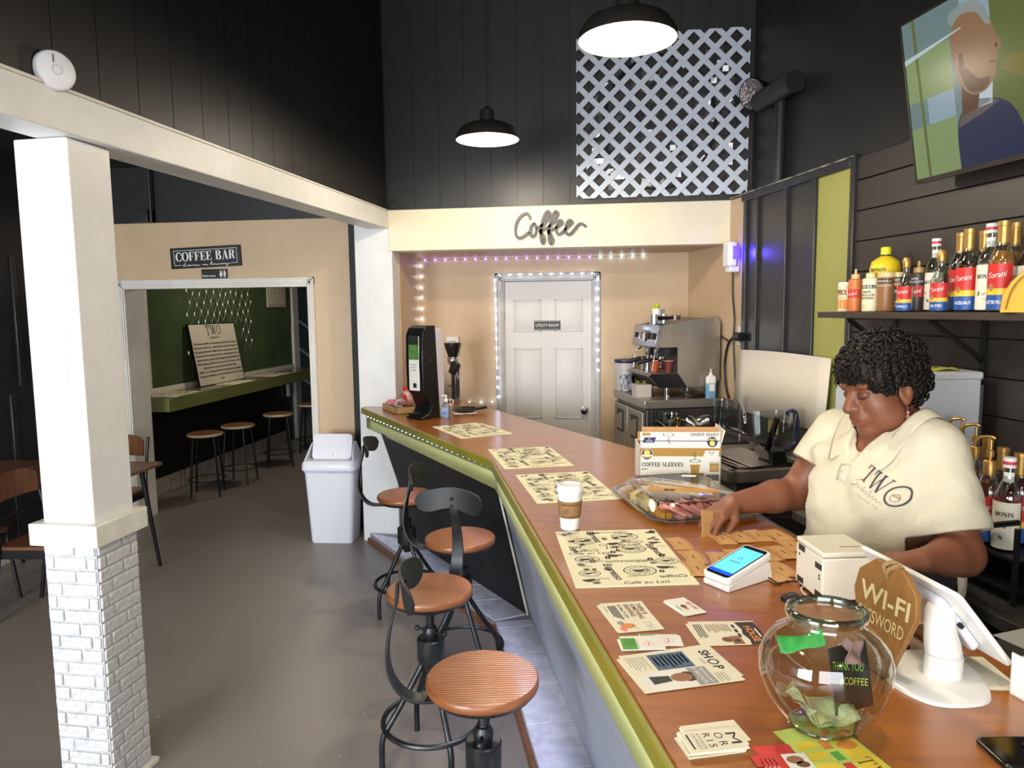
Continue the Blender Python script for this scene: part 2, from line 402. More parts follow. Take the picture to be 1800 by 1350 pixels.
# pillar at the end of the beam
st('trim_3', B().box(-1.855, -1.568, 5.204, 5.48, 0, 2.49), m_wwall, 'white rough pillar beside the white bin', cat='pillar', bevel=.006)

# ---- column with brick base
colm = thing('column', 'white square column with brick lower part in the left foreground', 'column', (-1.885, 2.355, 0), R(-2), kind='structure')
B().box(-.102, .102, -.102, .102, 1.0, 2.36).build('shaft', m_wwall, colm, bevel=.006)
B().box(-.104, .104, -.104, .104, 0, .97).build('core', M('brick_mortar', (176, 178, 180), .8, noise=(40, (196, 197, 198), .4), bump=(120, .5, .003)), colm)
B().box(-.135, .135, -.135, .135, .955, 1.035).build('collar', M('collar_paint', (233, 231, 220), .5, noise=(12, (216, 213, 200), .5), bump=(35, .5, .004)), colm, bevel=.004)
B().box(-.125, .125, -.125, .125, 0, .02).build('base_strip', m_white, colm, bevel=.003)
B().box(-.045, .045, -.106, -.1, 1.53, 1.72).build('access_panel', m_wwall, colm, bevel=.002)
mbr = M('whitewashed_brick', (216, 217, 216), .75, noise=(38, (182, 182, 184), .35), bump=(70, .9, .006))
protos = {}
for face in range(4):
    z = .03; row = 0
    while z < .93:
        h = .049; x = -.104; first = True
        ls = [.065, .15] if row % 2 else [.125, .09]
        if row % 3 == 2: ls = [.04, .13, .05]
        rem = .208
        for j, l in enumerate(ls):
            l = min(l, .104 - x)
            if l < .02: break
            if j == len(ls) - 1: l = .104 - x
            key = round(l, 3)
            if key not in protos:
                bb = B().box(-l / 2 + .004, l / 2 - .004, -.004, .006, .004, h - .003)
                protos[key] = bb.build('brick', mbr, colm, bevel=.004); first_loc = True
                bo = protos[key]
            else: bo = share(protos[key], (0, 0, 0), colm)
            cx = x + l / 2; a = face * math.pi / 2
            off = .1065 + random.uniform(-.001, .0015)
            bo.location = (cx * math.cos(a) + off * math.sin(a), cx * math.sin(a) - off * math.cos(a), z)
            bo.rotation_euler = (random.uniform(-.02, .02), 0, a + random.uniform(-.008, .008))
            x += l
        z += h; row += 1

# ---- left wall of the seating area
wl = st('wall_left', B().box(-4.4, -4.25, -3.2, 5.5, 0, 2.95), M('charcoal_wall_paint', (34, 33, 36), .42, bump=(60, .1, .002)), 'charcoal wall behind the wooden tables', cat='wall')
for y0, z0, z1 in ((4.72, 1.25, 2.2), (4.62, .62, 1.2)):
    B().box(-4.255, -4.235, y0 - .02, y0 + .02, z0, z1).build('batten', m_black2, wl, bevel=.004)
st('baseboard_left', B().box(-4.25, -4.235, -3.2, 5.5, 0, .13), m_white, 'white baseboard of the charcoal wall', cat='baseboard', bevel=.003)

# ---- beige wall with the hallway opening
dw = st('wall_doorway', B().box(-4.25, -3.96, 5.5, 5.75, 0, 2.5).box(-2.355, -1.93, 5.5, 5.65, 0, 2.5).box(-3.96, -2.355, 5.5, 5.65, 1.985, 2.5), m_beige, 'beige wall around the hallway opening', cat='wall')
st('wall_above', B().box(-4.4, -1.75, 5.53, 5.66, 2.5, 2.95), m_upper, 'black wall strip above the beige wall', cat='wall')
st('gap_strip', B().box(-2.0, -1.87, 5.482, 5.497, 0, 2.5), M('strip_black', (14, 14, 15), .6), 'flat black strip standing for the dark gap beside the white pillar', cat='trim')  # dark gap between wall and pillar, put in as a flat black strip
def casing(b, x0, x1, z1, yf, wd=.06):
    for k, (o_, d) in enumerate(((0, .012), (.012, .02), (.03, .014), (.045, .022))):
        e = wd
        b.box(x0 - e + o_ * 0, x0 - o_, yf - d, yf, 0, z1 + e - o_ * 0) if k == 0 else b.box(x0 - o_ - .012, x0 - o_, yf - d, yf, 0, z1 + o_ + .012)
        b.box(x1, x1 + e, yf - d, yf, 0, z1 + e) if k == 0 else b.box(x1 + o_, x1 + o_ + .012, yf - d, yf, 0, z1 + o_ + .012)
        b.box(x0 - e, x1 + e, yf - d, yf, z1, z1 + e) if k == 0 else b.box(x0 - o_ - .012, x1 + o_ + .012, yf - d, yf, z1 + o_, z1 + o_ + .012)
    return b
jm = casing(B(), -3.955, -2.36, 1.985, 5.5); jm.box(-3.965, -3.945, 5.5, 5.76, 0, 1.985).box(-2.365, -2.35, 5.5, 5.66, 0, 1.985).box(-3.955, -2.36, 5.5, 5.66, 1.97, 1.99)
st('trim_5', jm, m_white, 'white moulded casing around the hallway opening', cat='door casing', bevel=.002)
st('baseboard_right', B().box(-2.29, -1.93, 5.485, 5.5, 0, .11), M('pale_blue_trim', (196, 212, 218), .45), 'pale blue baseboard behind the white bin', cat='baseboard')

# ---- hallway
hw = st('wall_hall', B().box(-4.5, -4.35, 5.75, 9.55, 0, 2.62), M('hall_black', (22, 22, 23), .45, bump=(40, .1, .002)), 'black hallway wall below the turf panel', cat='wall')
st('baseboard_hall', B().box(-4.352, -4.33, 5.77, 9.2, 0, .16), M('scuffed_white', (188, 182, 170), .6, noise=(9, (160, 154, 142), .5), bump=(20, .3, .004)), 'scuffed white baseboard below the hallway counter', cat='baseboard')
st('wall_hall_right', B().box(-1.95, -1.8, 5.66, 12.5, 0, 2.62), m_black, 'dark right wall of the hallway', cat='wall')
we = st('wall_hall_end', B().box(-7, -1.8, 12.3, 12.5, 0, 2.62), M('dark_green_end', (22, 30, 22), .6), 'dark end wall of the hallway', cat='wall')
for k in range(3):
    B().tube([(-5.6 + .02 * k, 12.28, .7 + .5 * k), (-5.1, 12.28, .35 + .5 * k)], .03, 6).build('pale_stripe', M('stripe', (150, 150, 140), .6), we)
st('wall_hall_far', B().box(-7, -6.9, 9.6, 12.5, 0, 2.62), m_black, 'dark far side of the hallway', cat='wall')
st('ceiling', B().box(-7, -4.7, 9.5, 12.5, 2.62, 2.7), m_black, 'dark ceiling at the end of the hallway', cat='ceiling')
st('floor', B().box(-7, -4.75, 9.5, 12.5, -.1, 0), m_floor, 'floor at the dark end of the hallway', cat='floor')
B().box(-4.5, -4.3, 9.5, 9.68, 0, 2.62).build('wall_post', m_white, bevel=.006)
tag(bpy.data.objects['wall_post'], 'cream post at the far end of the turf panel', 'post', kind='structure'); bpy.data.objects['wall_post'].name = 'trim_6'

# ---- coffee alcove
st('wall_alcove_left', B().box(-1.7, -1.558, 5.362, 5.9, 0, 2.3), m_beige, 'beige left wall of the coffee alcove', cat='wall')
st('wall_alcove_back', B().box(-1.7, -.845, 5.9, 6.02, 0, 2.3).box(-.11, 1.2, 5.9, 6.02, 0, 2.3).box(-.845, -.11, 5.9, 6.02, 2.0, 2.3), m_beige, 'beige back wall of the coffee alcove', cat='wall')
m_door = M('door_white', (222, 219, 214), .4, bump=(40, .06, .001))
dr = thing('door_1', 'white six panel utility room door in the alcove', 'door', (-.477, 5.93, 0), kind='structure')
B().box(-.36, .36, 0, .04, .01, 1.995).build('leaf', m_door, dr)
for i, (z0, z1) in enumerate(((1.585, 1.85), (.86, 1.45), (.18, .72))):
    for s in (-1, 1):
        x0, x1 = (s * .17 - .115, s * .17 + .115)
        b = B()
        # recessed moulding with raised field
        b.box(x0, x1, -.003, .001, z0, z1)
        b.hexa([(x0 + .012, -.003, z0 + .012), (x1 - .012, -.003, z0 + .012), (x1 - .012, -.003, z1 - .012), (x0 + .012, -.003, z1 - .012)],
               [(x0 + .035, -.012, z0 + .035), (x1 - .035, -.012, z0 + .035), (x1 - .035, -.012, z1 - .035), (x0 + .035, -.012, z1 - .035)])
        f = B(); e = .012
        f.box(x0, x1, -.01, 0, z0, z0 + e).box(x0, x1, -.01, 0, z1 - e, z1).box(x0, x0 + e, -.01, 0, z0, z1).box(x1 - e, x1, -.01, 0, z0, z1)
        pn = b.build('panel', m_door, dr, bevel=.002); f.build('moulding', m_door, pn, bevel=.003)
kb = B(); kb.at((.30, 0, .93), (R(90), 0, 0)); kb.lathe([(.03, 0), (.033, .008), (.014, .012), (.012, .03), (.026, .038), (.031, .055), (.024, .068), (0, .07)], 20)
tag(kb.build('knob', M('chrome', (205, 205, 208), .12, 1), dr), 'chrome round knob')
for z in (1.72, .98, .25): B().cyl((-.363, -.004, z - .045), (-.363, -.004, z + .045), .007, n=10).build('hinge', M('brass_dull', (150, 130, 90), .4, 1), dr)
st('trim_7', casing(B(), -.845, -.11, 2.0, 5.9, .065).box(-.85, -.835, 5.9, 5.98, 0, 2.0).box(-.12, -.105, 5.9, 5.98, 0, 2.0), M('frame_grey', (206, 204, 200), .45, noise=(6, (186, 184, 180), .5)), 'painted frame around the utility room door', cat='door casing', bevel=.002)

# ---- right wall (bar frame: local x = v, local y = u)
rw = st('wall_right', B().box(2.27, 2.5, -3.4, 4.75, 0, 2.5).box(2.40, 2.5, -3.4, 5.0, 2.5, 4.2), m_black, 'black wall behind the barista with boards', rot=(0, 0, BA), cat='wall')
st('wall_alcove_right', B().box(2.25, 2.4, 4.57, 6.1, 0, 2.5), m_beige, 'beige right wall beside the espresso machine', rot=(0, 0, BA), cat='wall')
m_ship = M('brown_black_shiplap', (44, 40, 37), .42, noise=(3, (52, 47, 43), .35, (1, .2, 1)), bump=(30, .15, .002))
z = 2.39; first = None; k = 0
while z > .1:
    z1 = 2.5 if k == 0 else z + .1465; z0 = z + .0035 if k == 0 else z
    if k == 0:
        B().box(2.248, 2.275, -1.0, 3.352, 2.392, 2.5).build('plank', m_ship, rw, bevel=.002); z = 2.24; k = 1; continue
    if first is None: first = B().box(2.248, 2.275, -1.0, 3.352, 0, .1455).build('plank', m_ship, rw, (0, 0, z), bevel=.002)
    else: share(first, (0, 0, z), rw)
    z -= .15
B().box(2.232, 2.27, 3.352, 3.39, .0, 2.52).build('batten', m_black2, rw, bevel=.004)
B().box(2.25, 2.275, 3.39, 3.70, .0, 2.47).build('green_panel', M('lime_green_panel', (158, 158, 84), .42, noise=(4, (166, 166, 92), .4), bump=(60, .08, .001)), rw)
for i, (u0, u1) in enumerate(((3.72, 4.0), (4.03, 4.35), (4.38, 4.5))):
    B().box(2.252, 2.275, u0, u1, 0, 2.47).build('panel', m_black2, rw)
for u0 in (3.70, 4.0, 4.35, 4.5): B().box(2.232, 2.275, u0 - .005, u0 + .04, 0, 2.49).build('batten', m_black2, rw, bevel=.006)
B().box(2.228, 2.275, 3.39, 4.56, 2.46, 2.505).build('top_rail', m_black2, rw, bevel=.004)
B().box(2.222, 2.40, 3.36, 4.72, 2.503, 2.512).build('top_edge', M('chipped_edge', (150, 146, 138), .6, noise=(20, (60, 58, 55), .6)), rw)

# ---- rear wall with the shop windows (behind the photographer)
rwall = B()
for x0, x1, z0, z1 in ((-4.6, -4.3, 0, 4.3), (-4.3, 2.1, 0, .5), (-4.3, 2.1, 2.7, 4.3), (-1.5, -.8, .5, 2.7), (2.1, 3.6, 0, 4.3)): rwall.box(x0, x1, -3.2, -3.05, z0, z1)
st('wall_rear', rwall, m_beige, 'wall with shop windows behind the viewer', cat='wall')
for n_, (x0, x1) in enumerate(((-4.3, -1.5), (-.8, 2.1))):
    wn = thing('window_%d' % (n_ + 1), ['wide shop window beside the seating area', 'wide shop window facing the bar'][n_], 'window', (0, -3.12, 0), kind='structure')
    f = B(); e = .05
    f.box(x0, x1, -.03, .03, .5, .55).box(x0, x1, -.03, .03, 2.65, 2.7).box(x0, x0 + e, -.03, .03, .5, 2.7).box(x1 - e, x1, -.03, .03, .5, 2.7).box((x0 + x1) / 2 - .025, (x0 + x1) / 2 + .025, -.03, .03, .5, 2.7)
    f.build('frame', m_white, wn)
    B().box(x0, x1, -.004, .004, .52, 2.68).build('pane', M('window_glass', (255, 255, 255), .02, trans=1, ior=1.45), wn)

# ================================================================== BAR
m_top = woodmat('orange_bar_wood', (174, 106, 40), (144, 82, 28), 3.2, (1.4, 12, 1), .3, .6, bump=.03)
def PT(px, py, z): p = onZ(px, py, z); return (p.x, p.y)
cor = W(.405, 3.38); near = W(.405, -.3); farL = Vector((-1.80, 5.12, 0)); inn = W(1.205, 3.37); innN = W(1.205, -.3)
bark = Vector((-1.10, 5.53, 0))
plan = [(near.x, near.y), (innN.x, innN.y), (inn.x, inn.y), (bark.x, bark.y), (-1.135, 5.66), (-1.555, 5.66), (-1.556, 5.195), (-1.80, 5.195), (farL.x, farL.y), (cor.x, cor.y)]
bar_t = thing('bar_counter', 'long angled bar counter with orange wood top and olive edge', 'counter', (0, 0, 0), 0)
B().prism(plan, 1.012, 1.05).build('worktop', m_top, bar_t, bevel=.004)
# olive nosing running round the customer side
def edge_strip(P, z0, z1, o0, o1, o0t=None, o1t=None):
    """vertical strip along a polyline of plan points, offset to the left of travel"""
    b = B(); n = len(P); D = []
    for i in range(n):
        a = P[max(i - 1, 0)]; c = P[min(i + 1, n - 1)]
        d0 = (P[i] - a).normalized() if i > 0 else (c - P[i]).normalized(); d1 = (c - P[i]).normalized() if i < n - 1 else d0
        n0 = Vector((-d0.y, d0.x, 0)); n1 = Vector((-d1.y, d1.x, 0)); m = (n0 + n1).normalized(); k = 1 / max(.3, m.dot(n0)); D.append(m * k)
    o0t = o0 if o0t is None else o0t; o1t = o1 if o1t is None else o1t
    for i in range(n - 1):
        q = lambda j, o, z: tuple(P[j] + D[j] * o + Vector((0, 0, z)))
        b.hexa([q(i, o0, z0), q(i, o1, z0), q(i + 1, o1, z0), q(i + 1, o0, z0)], [q(i, o0t, z1), q(i, o1t, z1), q(i + 1, o1t, z1), q(i + 1, o0t, z1)])
    return b
front = [near, cor, farL, Vector((-1.80, 5.195, 0))]
edge_strip(front, 1.01, 1.051, .0, .014).build('edge_nosing', M('yellow_olive_edge', (140, 134, 42), .35, noise=(9, (130, 124, 40), .4)), bar_t, bevel=.003)
fas = edge_strip([near, cor, Vector((-1.775, 5.085, 0))], .905, 1.012, -.045, -.012)
fas.build('fascia', m_green, bar_t)
fb = [near, cor, Vector((-1.775, 5.085, 0))]
# sloping front: grey wood panel along the seats, black boards on the far part
cb_, ct_ = W(.655, 3.80, .07), W(.45, 3.50, .92)
nb_, nt_ = W(.655, -.3, .07), W(.45, -.3, .92)
lb_, lt_ = Vector((-1.345, 4.97, .07)), Vector((-1.55, 4.80, .92))
def sheet(a, b, c, d, t):
    n = (b - a).cross(d - a).normalized() * t
    return [tuple(p) for p in (a, b, c, d)], [tuple(p + n) for p in (a, b, c, d)]
g0, g1 = sheet(nb_, cb_, ct_, nt_, .03)
b = B(); b.hexa(g0, g1)
b.build('grey_panel', M('grey_wood_vinyl', (164, 170, 180), .45, noise=(7, (134, 140, 152), .35, (1.2, 1, 12)), bump=(10, .12, .002, (1, 1, 12))), bar_t)
n = 17
kern = B(); kern.hexa(*sheet(cb_ + (lb_ - cb_) * .002, lb_, lt_, ct_, -.012)); kern.build('backing', M('gap_black', (12, 12, 13), .6), bar_t)
mpl = M('charcoal_bar_board', (50, 48, 56), .42, noise=(8, (58, 56, 64), .4, (3, 3, .4)), bump=(25, .2, .002, (4, 4, .3)))
for i in range(n):
    t0 = i / n + .002; t1 = (i + 1) / n - .002
    a = cb_.lerp(lb_, t0); b_ = cb_.lerp(lb_, t1); d = ct_.lerp(lt_, t0); c = ct_.lerp(lt_, t1)
    B().hexa(*sheet(a, b_, c, d, .012)).build('plank', mpl, bar_t, bevel=.002)
# white corner bead between the two fronts
dcor = (Vector(cb_) - ct_).normalized()
B().tube([ct_ + Vector((-.012, 0, 0)), cb_ + Vector((-.012, 0, 0))], .008, 6).build('corner_bead', m_white, bar_t)
# inner carcass
car = [(p.x, p.y) for p in (W(.70, -.3), W(1.15, -.3), W(1.15, 3.33), Vector((-1.12, 5.35, 0)), Vector((-1.5, 5.2, 0)), Vector((-1.4, 5.02, 0)), W(.72, 3.85))]
B().prism(car, 0, 1.011).build('carcass', m_black2, bar_t)
edge_strip([innN, inn, bark], .96, 1.047, -.012, .0).build('inner_edge', M('dark_green_edge', (48, 84, 52), .4), bar_t)

# step / ledge in front of the bar with vinyl marble tiles
o1, o2 = W(.455, -.3), W(.455, 3.76); o3 = Vector((-1.80, 5.19, 0)); 
ledge_plan = [o1, o2, o3, Vector((-1.5, 5.19, 0)), Vector((-1.36, 5.0, 0)), W(.66, 3.82), W(.66, -.3)]
ld = thing('foot_ledge', 'low ledge of pale marble tiles along the bar foot', 'ledge', (0, 0, 0), 0)
B().prism([(p.x, p.y) for p in ledge_plan], 0, .064).build('base', M('grout_grey', (150, 150, 158), .6), ld)
m_tile = M('pale_marble_tile', (206, 206, 220), .32, noise=(5, (184, 185, 200), .35), noise2=(14, (224, 224, 234), .6), coat=.2)
u = -.3
while u < 3.70:
    u1 = min(u + .305, 3.745)
    B().prism([(p.x, p.y) for p in (W(.458, u + .002), W(.656, u + .002), W(.656, u1 - .002), W(.458, u1 - .002))], .06, .07).build('tile', m_tile, ld, bevel=.002); u += .305
for i in range(6):
    a0, a1 = i / 6 + .003, (i + 1) / 6 - .003
    A, A2 = o2.lerp(o3, a0), o2.lerp(o3, a1); Bq = Vector((-1.36, 5.0, 0)); C_ = W(.66, 3.82)
    D0, D1 = C_.lerp(Bq if True else Bq, a0), C_.lerp(Bq, a1)
    B().prism([(p.x, p.y) for p in (A, A2, D1, D0)], .06, .07).build('tile', m_tile, ld, bevel=.002)
m_strip = woodmat('brown_trim_wood', (132, 86, 54), (100, 62, 38), 5, (1, 8, 1), .5, .1)
edge_strip([o1, o2], 0, .05, .0, .02).build('wood_edge', m_strip, ld, bevel=.003)
edge_strip([o2, o3], 0, .035, .0, .022).build('wood_edge', m_strip, ld, bevel=.003)

# ================================================================== PENDANT LAMPS
m_shade = M('dark_bronze_shade', (58, 54, 50), .35, .6)
m_inner = M('white_enamel', (250, 248, 240), .35)
def pendant(x, y, z, label, power=34):
    t = thing('pendant_lamp', label, 'pendant lamp', (x, y, z), 0, 'dome pendant lamps over the bar')
    prof = [(.18, 0), (.183, .004), (.178, .03), (.15, .068), (.11, .088), (.06, .10), (.042, .108)]
    B().lathe(prof, 40, capb=False, capt=False).build('shade', m_shade, t)
    B().lathe([(.179, .002), (.174, .03), (.146, .064), (.108, .084), (.06, .096), (.0, .1)], 40, capb=False).build('reflector', m_inner, t)
    B().lathe([(.048, .104), (.044, .125), (.04, .165), (.02, .175), (.012, .185), (0, .187)], 20).build('socket_cap', m_shade, t)
    B().cyl((0, 0, .18), (0, 0, 4.2 - z), .004, n=6).build('cord', M('black_cord', (18, 18, 18), .5), t)
    B().lathe([(0, .028), (.022, .034), (.032, .055), (.026, .078), (.014, .092), (.013, .1)], 16).build('bulb', M('bulb_glow', (255, 244, 220), .4, emis=((255, 236, 205), 60)), t)
    l = bpy.data.lights.new('pendant_light', 'POINT'); l.energy = power; l.color = (1, .87, .68); l.shadow_soft_size = .045
    lo = bpy.data.objects.new('pendant_light', l); COL.objects.link(lo); lo.parent = t; lo.location = (0, 0, .012)
    return t
pendant(-.675, 4.173, 2.735, 'dark dome pendant lamp above the napkin dispenser end of the bar')
pendant(.075, 2.79, 2.75, 'large dark dome pendant lamp in front of the white lattice')
pendant(.62, 1.25, 2.75, 'dark dome pendant lamp over the near end of the bar', 17)
pendant(-.9, .4, 2.75, 'dark dome pendant lamp over the aisle behind the viewer', 22)
pendant(1.25, -1.2, 2.75, 'dark dome pendant lamp near the shop window', 22)

def thin(name, tint=(245, 250, 250), refl=.12, rough=.03, dens=.0):
    """thin clear glass or plastic: mostly transparent with a fresnel reflection"""
    if name in MATS: return MATS[name]
    m = bpy.data.materials.new(name); m.use_nodes = True; MATS[name] = m
    N = m.node_tree.nodes; L = m.node_tree.links; N.remove(N['Principled BSDF'])
    tr = N.new('ShaderNodeBsdfTransparent'); tr.inputs[0].default_value = lin(tint)
    gl = N.new('ShaderNodeBsdfGlossy'); gl.inputs['Roughness'].default_value = rough; gl.inputs[0].default_value = (1, 1, 1, 1)
    lw = N.new('ShaderNodeLayerWeight'); lw.inputs['Blend'].default_value = .5
    mt = N.new('ShaderNodeMath'); mt.operation = 'MULTIPLY_ADD'; mt.inputs[1].default_value = .75; mt.inputs[2].default_value = refl * .35
    pw = N.new('ShaderNodeMath'); pw.operation = 'POWER'; pw.inputs[1].default_value = 3.0
    L.new(lw.outputs['Facing'], pw.inputs[0]); L.new(pw.outputs[0], mt.inputs[0])
    mx = N.new('ShaderNodeMixShader'); L.new(mt.outputs[0], mx.inputs[0]); L.new(tr.outputs[0], mx.inputs[1]); L.new(gl.outputs[0], mx.inputs[2])
    L.new(mx.outputs[0], N['Material Output'].inputs['Surface'])
    return m

# ================================================================== BAR STOOLS
m_iron = M('aged_black_iron', (44, 47, 50), .38, .75, noise=(14, (70, 72, 72), .45), bump=(60, .12, .001))
m_iron2 = M('matte_black_plate', (40, 42, 43), .5, .35)
m_seat = woodmat('carved_seat_wood', (158, 96, 52), (98, 54, 26), 26, (1, .22, 1), .35, .35, rings=True, bump=.35, dist=2.2)
m_seatside = woodmat('seat_rim_wood', (156, 94, 50), (108, 62, 30), 14, (1, 1, 6), .4, .3)
def make_stool(label):
    t = thing('bar_stool', label, 'bar stool', (0, 0, 0), 0, 'industrial stools along the bar')
    st_ = B().lathe([(0, .668), (.155, .668), (.164, .672), (.167, .682), (.166, .694), (.1615, .6995)], 48, capt=False, mi=1).lathe([(.1615, .6995), (.155, .7), (0, .7)], 48, capb=False).build('seat', [m_seat, m_seatside], t, angle=60)
    B().lathe([(0, .648), (.10, .648), (.15, .655), (.158, .668), (0, .668)], 40).build('seat_pan', m_iron, t)
    sp = B(); n = 60                                            # threaded rod
    pr = []
    for i in range(n + 1): pr.append((.0135 + .003 * (i % 2), .36 + .29 * i / n))
    sp.lathe(pr, 14); sp.build('screw', m_iron, t)
    hb = B(); hb.lathe([(.0, .405), (.052, .405), (.054, .41), (.054, .495), (.05, .5), (.0, .5)], 28); hub = hb.build('hub', m_iron, t)
    hc = B(); hc.lathe([(0, .5), (.026, .5), (.03, .515), (.03, .53), (.022, .545), (0, .548)], 18)
    hc.tube([(-.062, .01, .525), (.062, -.01, .525)], .006, 8); hc.sphere((-.064, .01, .525), .011, 10, 6); hc.sphere((.064, -.01, .525), .011, 10, 6)
    hc.build('clamp_handle', m_iron, hub)
    B().lathe([(.0, .352), (.018, .352), (.03, .38), (.045, .405), (0, .405)], 20).build('hub_cone', m_iron, t)
    leg = None
    for k in range(4):
        a = R(45 + 90 * k); c, s = math.cos(a), math.sin(a)
        pts = catmull([(.026, 0, .46), (.032, 0, .41), (.075, 0, .335), (.135, 0, .24), (.183, 0, .17), (.203, 0, .13), (.207, 0, .07), (.207, 0, .0)], 4)
        if leg is None: leg = B().tube(pts, .0115, 10).build('leg', m_iron, t, rot=(0, 0, a))
        else: share(leg, (0, 0, 0), t, (0, 0, a))
    B().tube([(.193 * math.cos(R(i * 7.5)), .193 * math.sin(R(i * 7.5)), .165) for i in range(48)], .0105, 8, closed=True).build('foot_ring', m_iron, t)
    # strap curving from below the seat up to the backrest
    P = catmull([(0, .06, .645), (0, .14, .635), (0, .215, .645), (0, .262, .70), (0, .275, .78), (0, .262, .87), (0, .245, .93), (0, .240, .99)], 6)
    wd = [(.018 + .010 * math.sin(math.pi * min(1, i / (len(P) * .75)))) for i in range(len(P))]
    sb = B(); vs = []; fs = []; th = .0045
    for i, p in enumerate(P):
        tn = (P[min(i + 1, len(P) - 1)] - P[max(i - 1, 0)]).normalized(); nn = Vector((0, -tn.z, tn.y))
        for sx, sn_ in ((-1, 1), (1, 1), (1, -1), (-1, -1)): vs.append(p + Vector((sx * wd[i], 0, 0)) + nn * th * sn_)
    for i in range(len(P) - 1):
        for k in range(4): fs.append((4 * i + k, 4 * i + (k + 1) % 4, 4 * i + 4 + (k + 1) % 4, 4 * i + 4 + k))
    fs += [(3, 2, 1, 0), tuple(4 * (len(P) - 1) + k for k in range(4))]
    sb.add(vs, fs).build('back_strap', m_iron, t, bevel=.002)
    # kidney shaped curved backrest plate
    pb = B(); nx, nz = 22, 6; front = []; rr = .215
    for i in range(nx + 1):
        s = -1 + 2 * i / nx; ang = s * .74
        top = .052 * (1 - .12 * s * s) * math.sqrt(max(0.0, 1 - abs(s) ** 5)) + .004 * math.cos(s * 5)
        bot = -.050 * math.sqrt(max(0.0, 1 - abs(s) ** 5)) * (.78 + .22 * math.cos(s * 4.2 + math.pi))
        for j in range(nz + 1):
            zz = bot + (top - bot) * j / nz; front.append((rr * math.sin(ang) * 1.02, .222 - rr * (1 - math.cos(ang)) * .8 + zz * .12, .985 + zz))
    th = .007; back = [(x * 1.03, y + th, z) for x, y, z in front]; N1 = nz + 1; o = len(front); fs = []
    for i in range(nx):
        for j in range(nz):
            a = i * N1 + j; fs.append((a, a + N1, a + N1 + 1, a + 1)); fs.append((o + a, o + a + 1, o + a + N1 + 1, o + a + N1))
    for i in range(nx): fs.append((i * N1, o + i * N1, o + (i + 1) * N1, (i + 1) * N1)); a = i * N1 + nz; fs.append((a, a + N1, o + a + N1, o + a))
    for j in range(nz): fs.append((j, j + 1, o + j + 1, o + j)); a = nx * N1 + j; fs.append((a, o + a, o + a + 1, a + 1))
    bk = pb.add(front + back, fs).build('backrest', m_iron2, t, angle=50)
    for zz in (.965, .995): B().sphere((0, .215, zz), (.007, .005, .007), 10, 6).build('rivet', m_iron, bk)
    return t
stool = make_stool('bar stool nearest the viewer with a deeply grained wood seat')
seats = [((848, 1188), 100, None), ((755, 1033), -12, 'bar stool with its curved black backrest facing the viewer'),
         ((809, 943), 86, 'bar stool tucked closest under the black boarded bar front'), ((713, 868), 97, 'bar stool farthest from the viewer, beside the white pillar')]
for (px, py), rz, lb in seats:
    p = onZ(px, py, .70)
    if lb is None: stool.location = (p.x, p.y, 0); stool.rotation_euler = (0, 0, R(rz))
    else: dup(stool, (p.x, p.y, 0), R(rz), lb)

# ================================================================== WHITE BIN
bn = thing('trash_bin', 'white plastic swing top bin standing by the doorway', 'bin', (-2.09, 5.235, 0), R(3))
m_plas = M('white_plastic', (228, 229, 238), .35, noise=(4, (222, 224, 234), .4))
def rrect(hx, hy, r, n=5):
    P = []
    for cx, cy, a0 in ((hx - r, hy - r, 0), (-hx + r, hy - r, 90), (-hx + r, -hy + r, 180), (hx - r, -hy + r, 270)):
        for k in range(n + 1): a = R(a0 + 90 * k / n); P.append((cx + r * math.cos(a), cy + r * math.sin(a)))
    return P
def loft(b, rings, mi=0, capb=True, capt=True):
    """rings: list of (list of xy, z)"""
    n = len(rings[0][0]); vs = []; fs = []
    for P, z in rings: vs += [(p[0], p[1], z) for p in P]
    for i in range(len(rings) - 1):
        for k in range(n): fs.append((i * n + k, i * n + (k + 1) % n, (i + 1) * n + (k + 1) % n, (i + 1) * n + k))
    if capb: fs.append(tuple(range(n - 1, -1, -1)))
    if capt: fs.append(tuple((len(rings) - 1) * n + k for k in range(n)))
    return b.add(vs, fs, mi)
loft(B(), [(rrect(.158, .112, .03), 0), (rrect(.162, .116, .03), .01), (rrect(.192, .138, .035), .575)]).build('body', m_plas, bn)
loft(B(), [(rrect(.197, .143, .035), .555), (rrect(.199, .145, .035), .572)], capb=False, capt=False).build('bag_edge', M('bin_bag', (200, 205, 222), .3, noise=(25, (180, 186, 205), .4), bump=(40, .6, .006)), bn)
lid = loft(B(), [(rrect(.208, .152, .04), .572), (rrect(.210, .154, .04), .585), (rrect(.205, .150, .04), .63), (rrect(.19, .137, .035), .645)]).build('lid_rim', m_plas, bn)
ck = B()
for s in (-1, 1):
    ck.hexa([(s * .185 - .006, -.13, .64), (s * .185 + .006, -.13, .64), (s * .185 + .006, .13, .64), (s * .185 - .006, .13, .64)],
            [(s * .165 - .006, -.01, .755), (s * .165 + .006, -.01, .755), (s * .165 + .006, .05, .77), (s * .165 - .006, .05, .77)])
ck.hexa([(-.18, .11, .64), (.18, .11, .64), (.18, .13, .64), (-.18, .13, .64)], [(-.165, .04, .765), (.165, .04, .765), (.165, .05, .77), (-.165, .05, .77)])
ck.build('hood', m_plas, bn, bevel=.006)
fp = B(); fp.at((0, -.012, .735), (R(72), 0, 0)); fp.prism(rrect(.155, .098, .03), -.006, .006)
flap = fp.build('swing_flap', m_plas, bn, bevel=.004)
stk = B(); stk.at((.01, -.012, .735), (R(72), 0, 0)); stk.disc(0, -.068, .022, .0068); sk = stk.build('sticker', M('sticker', (236, 236, 236), .5), flap)
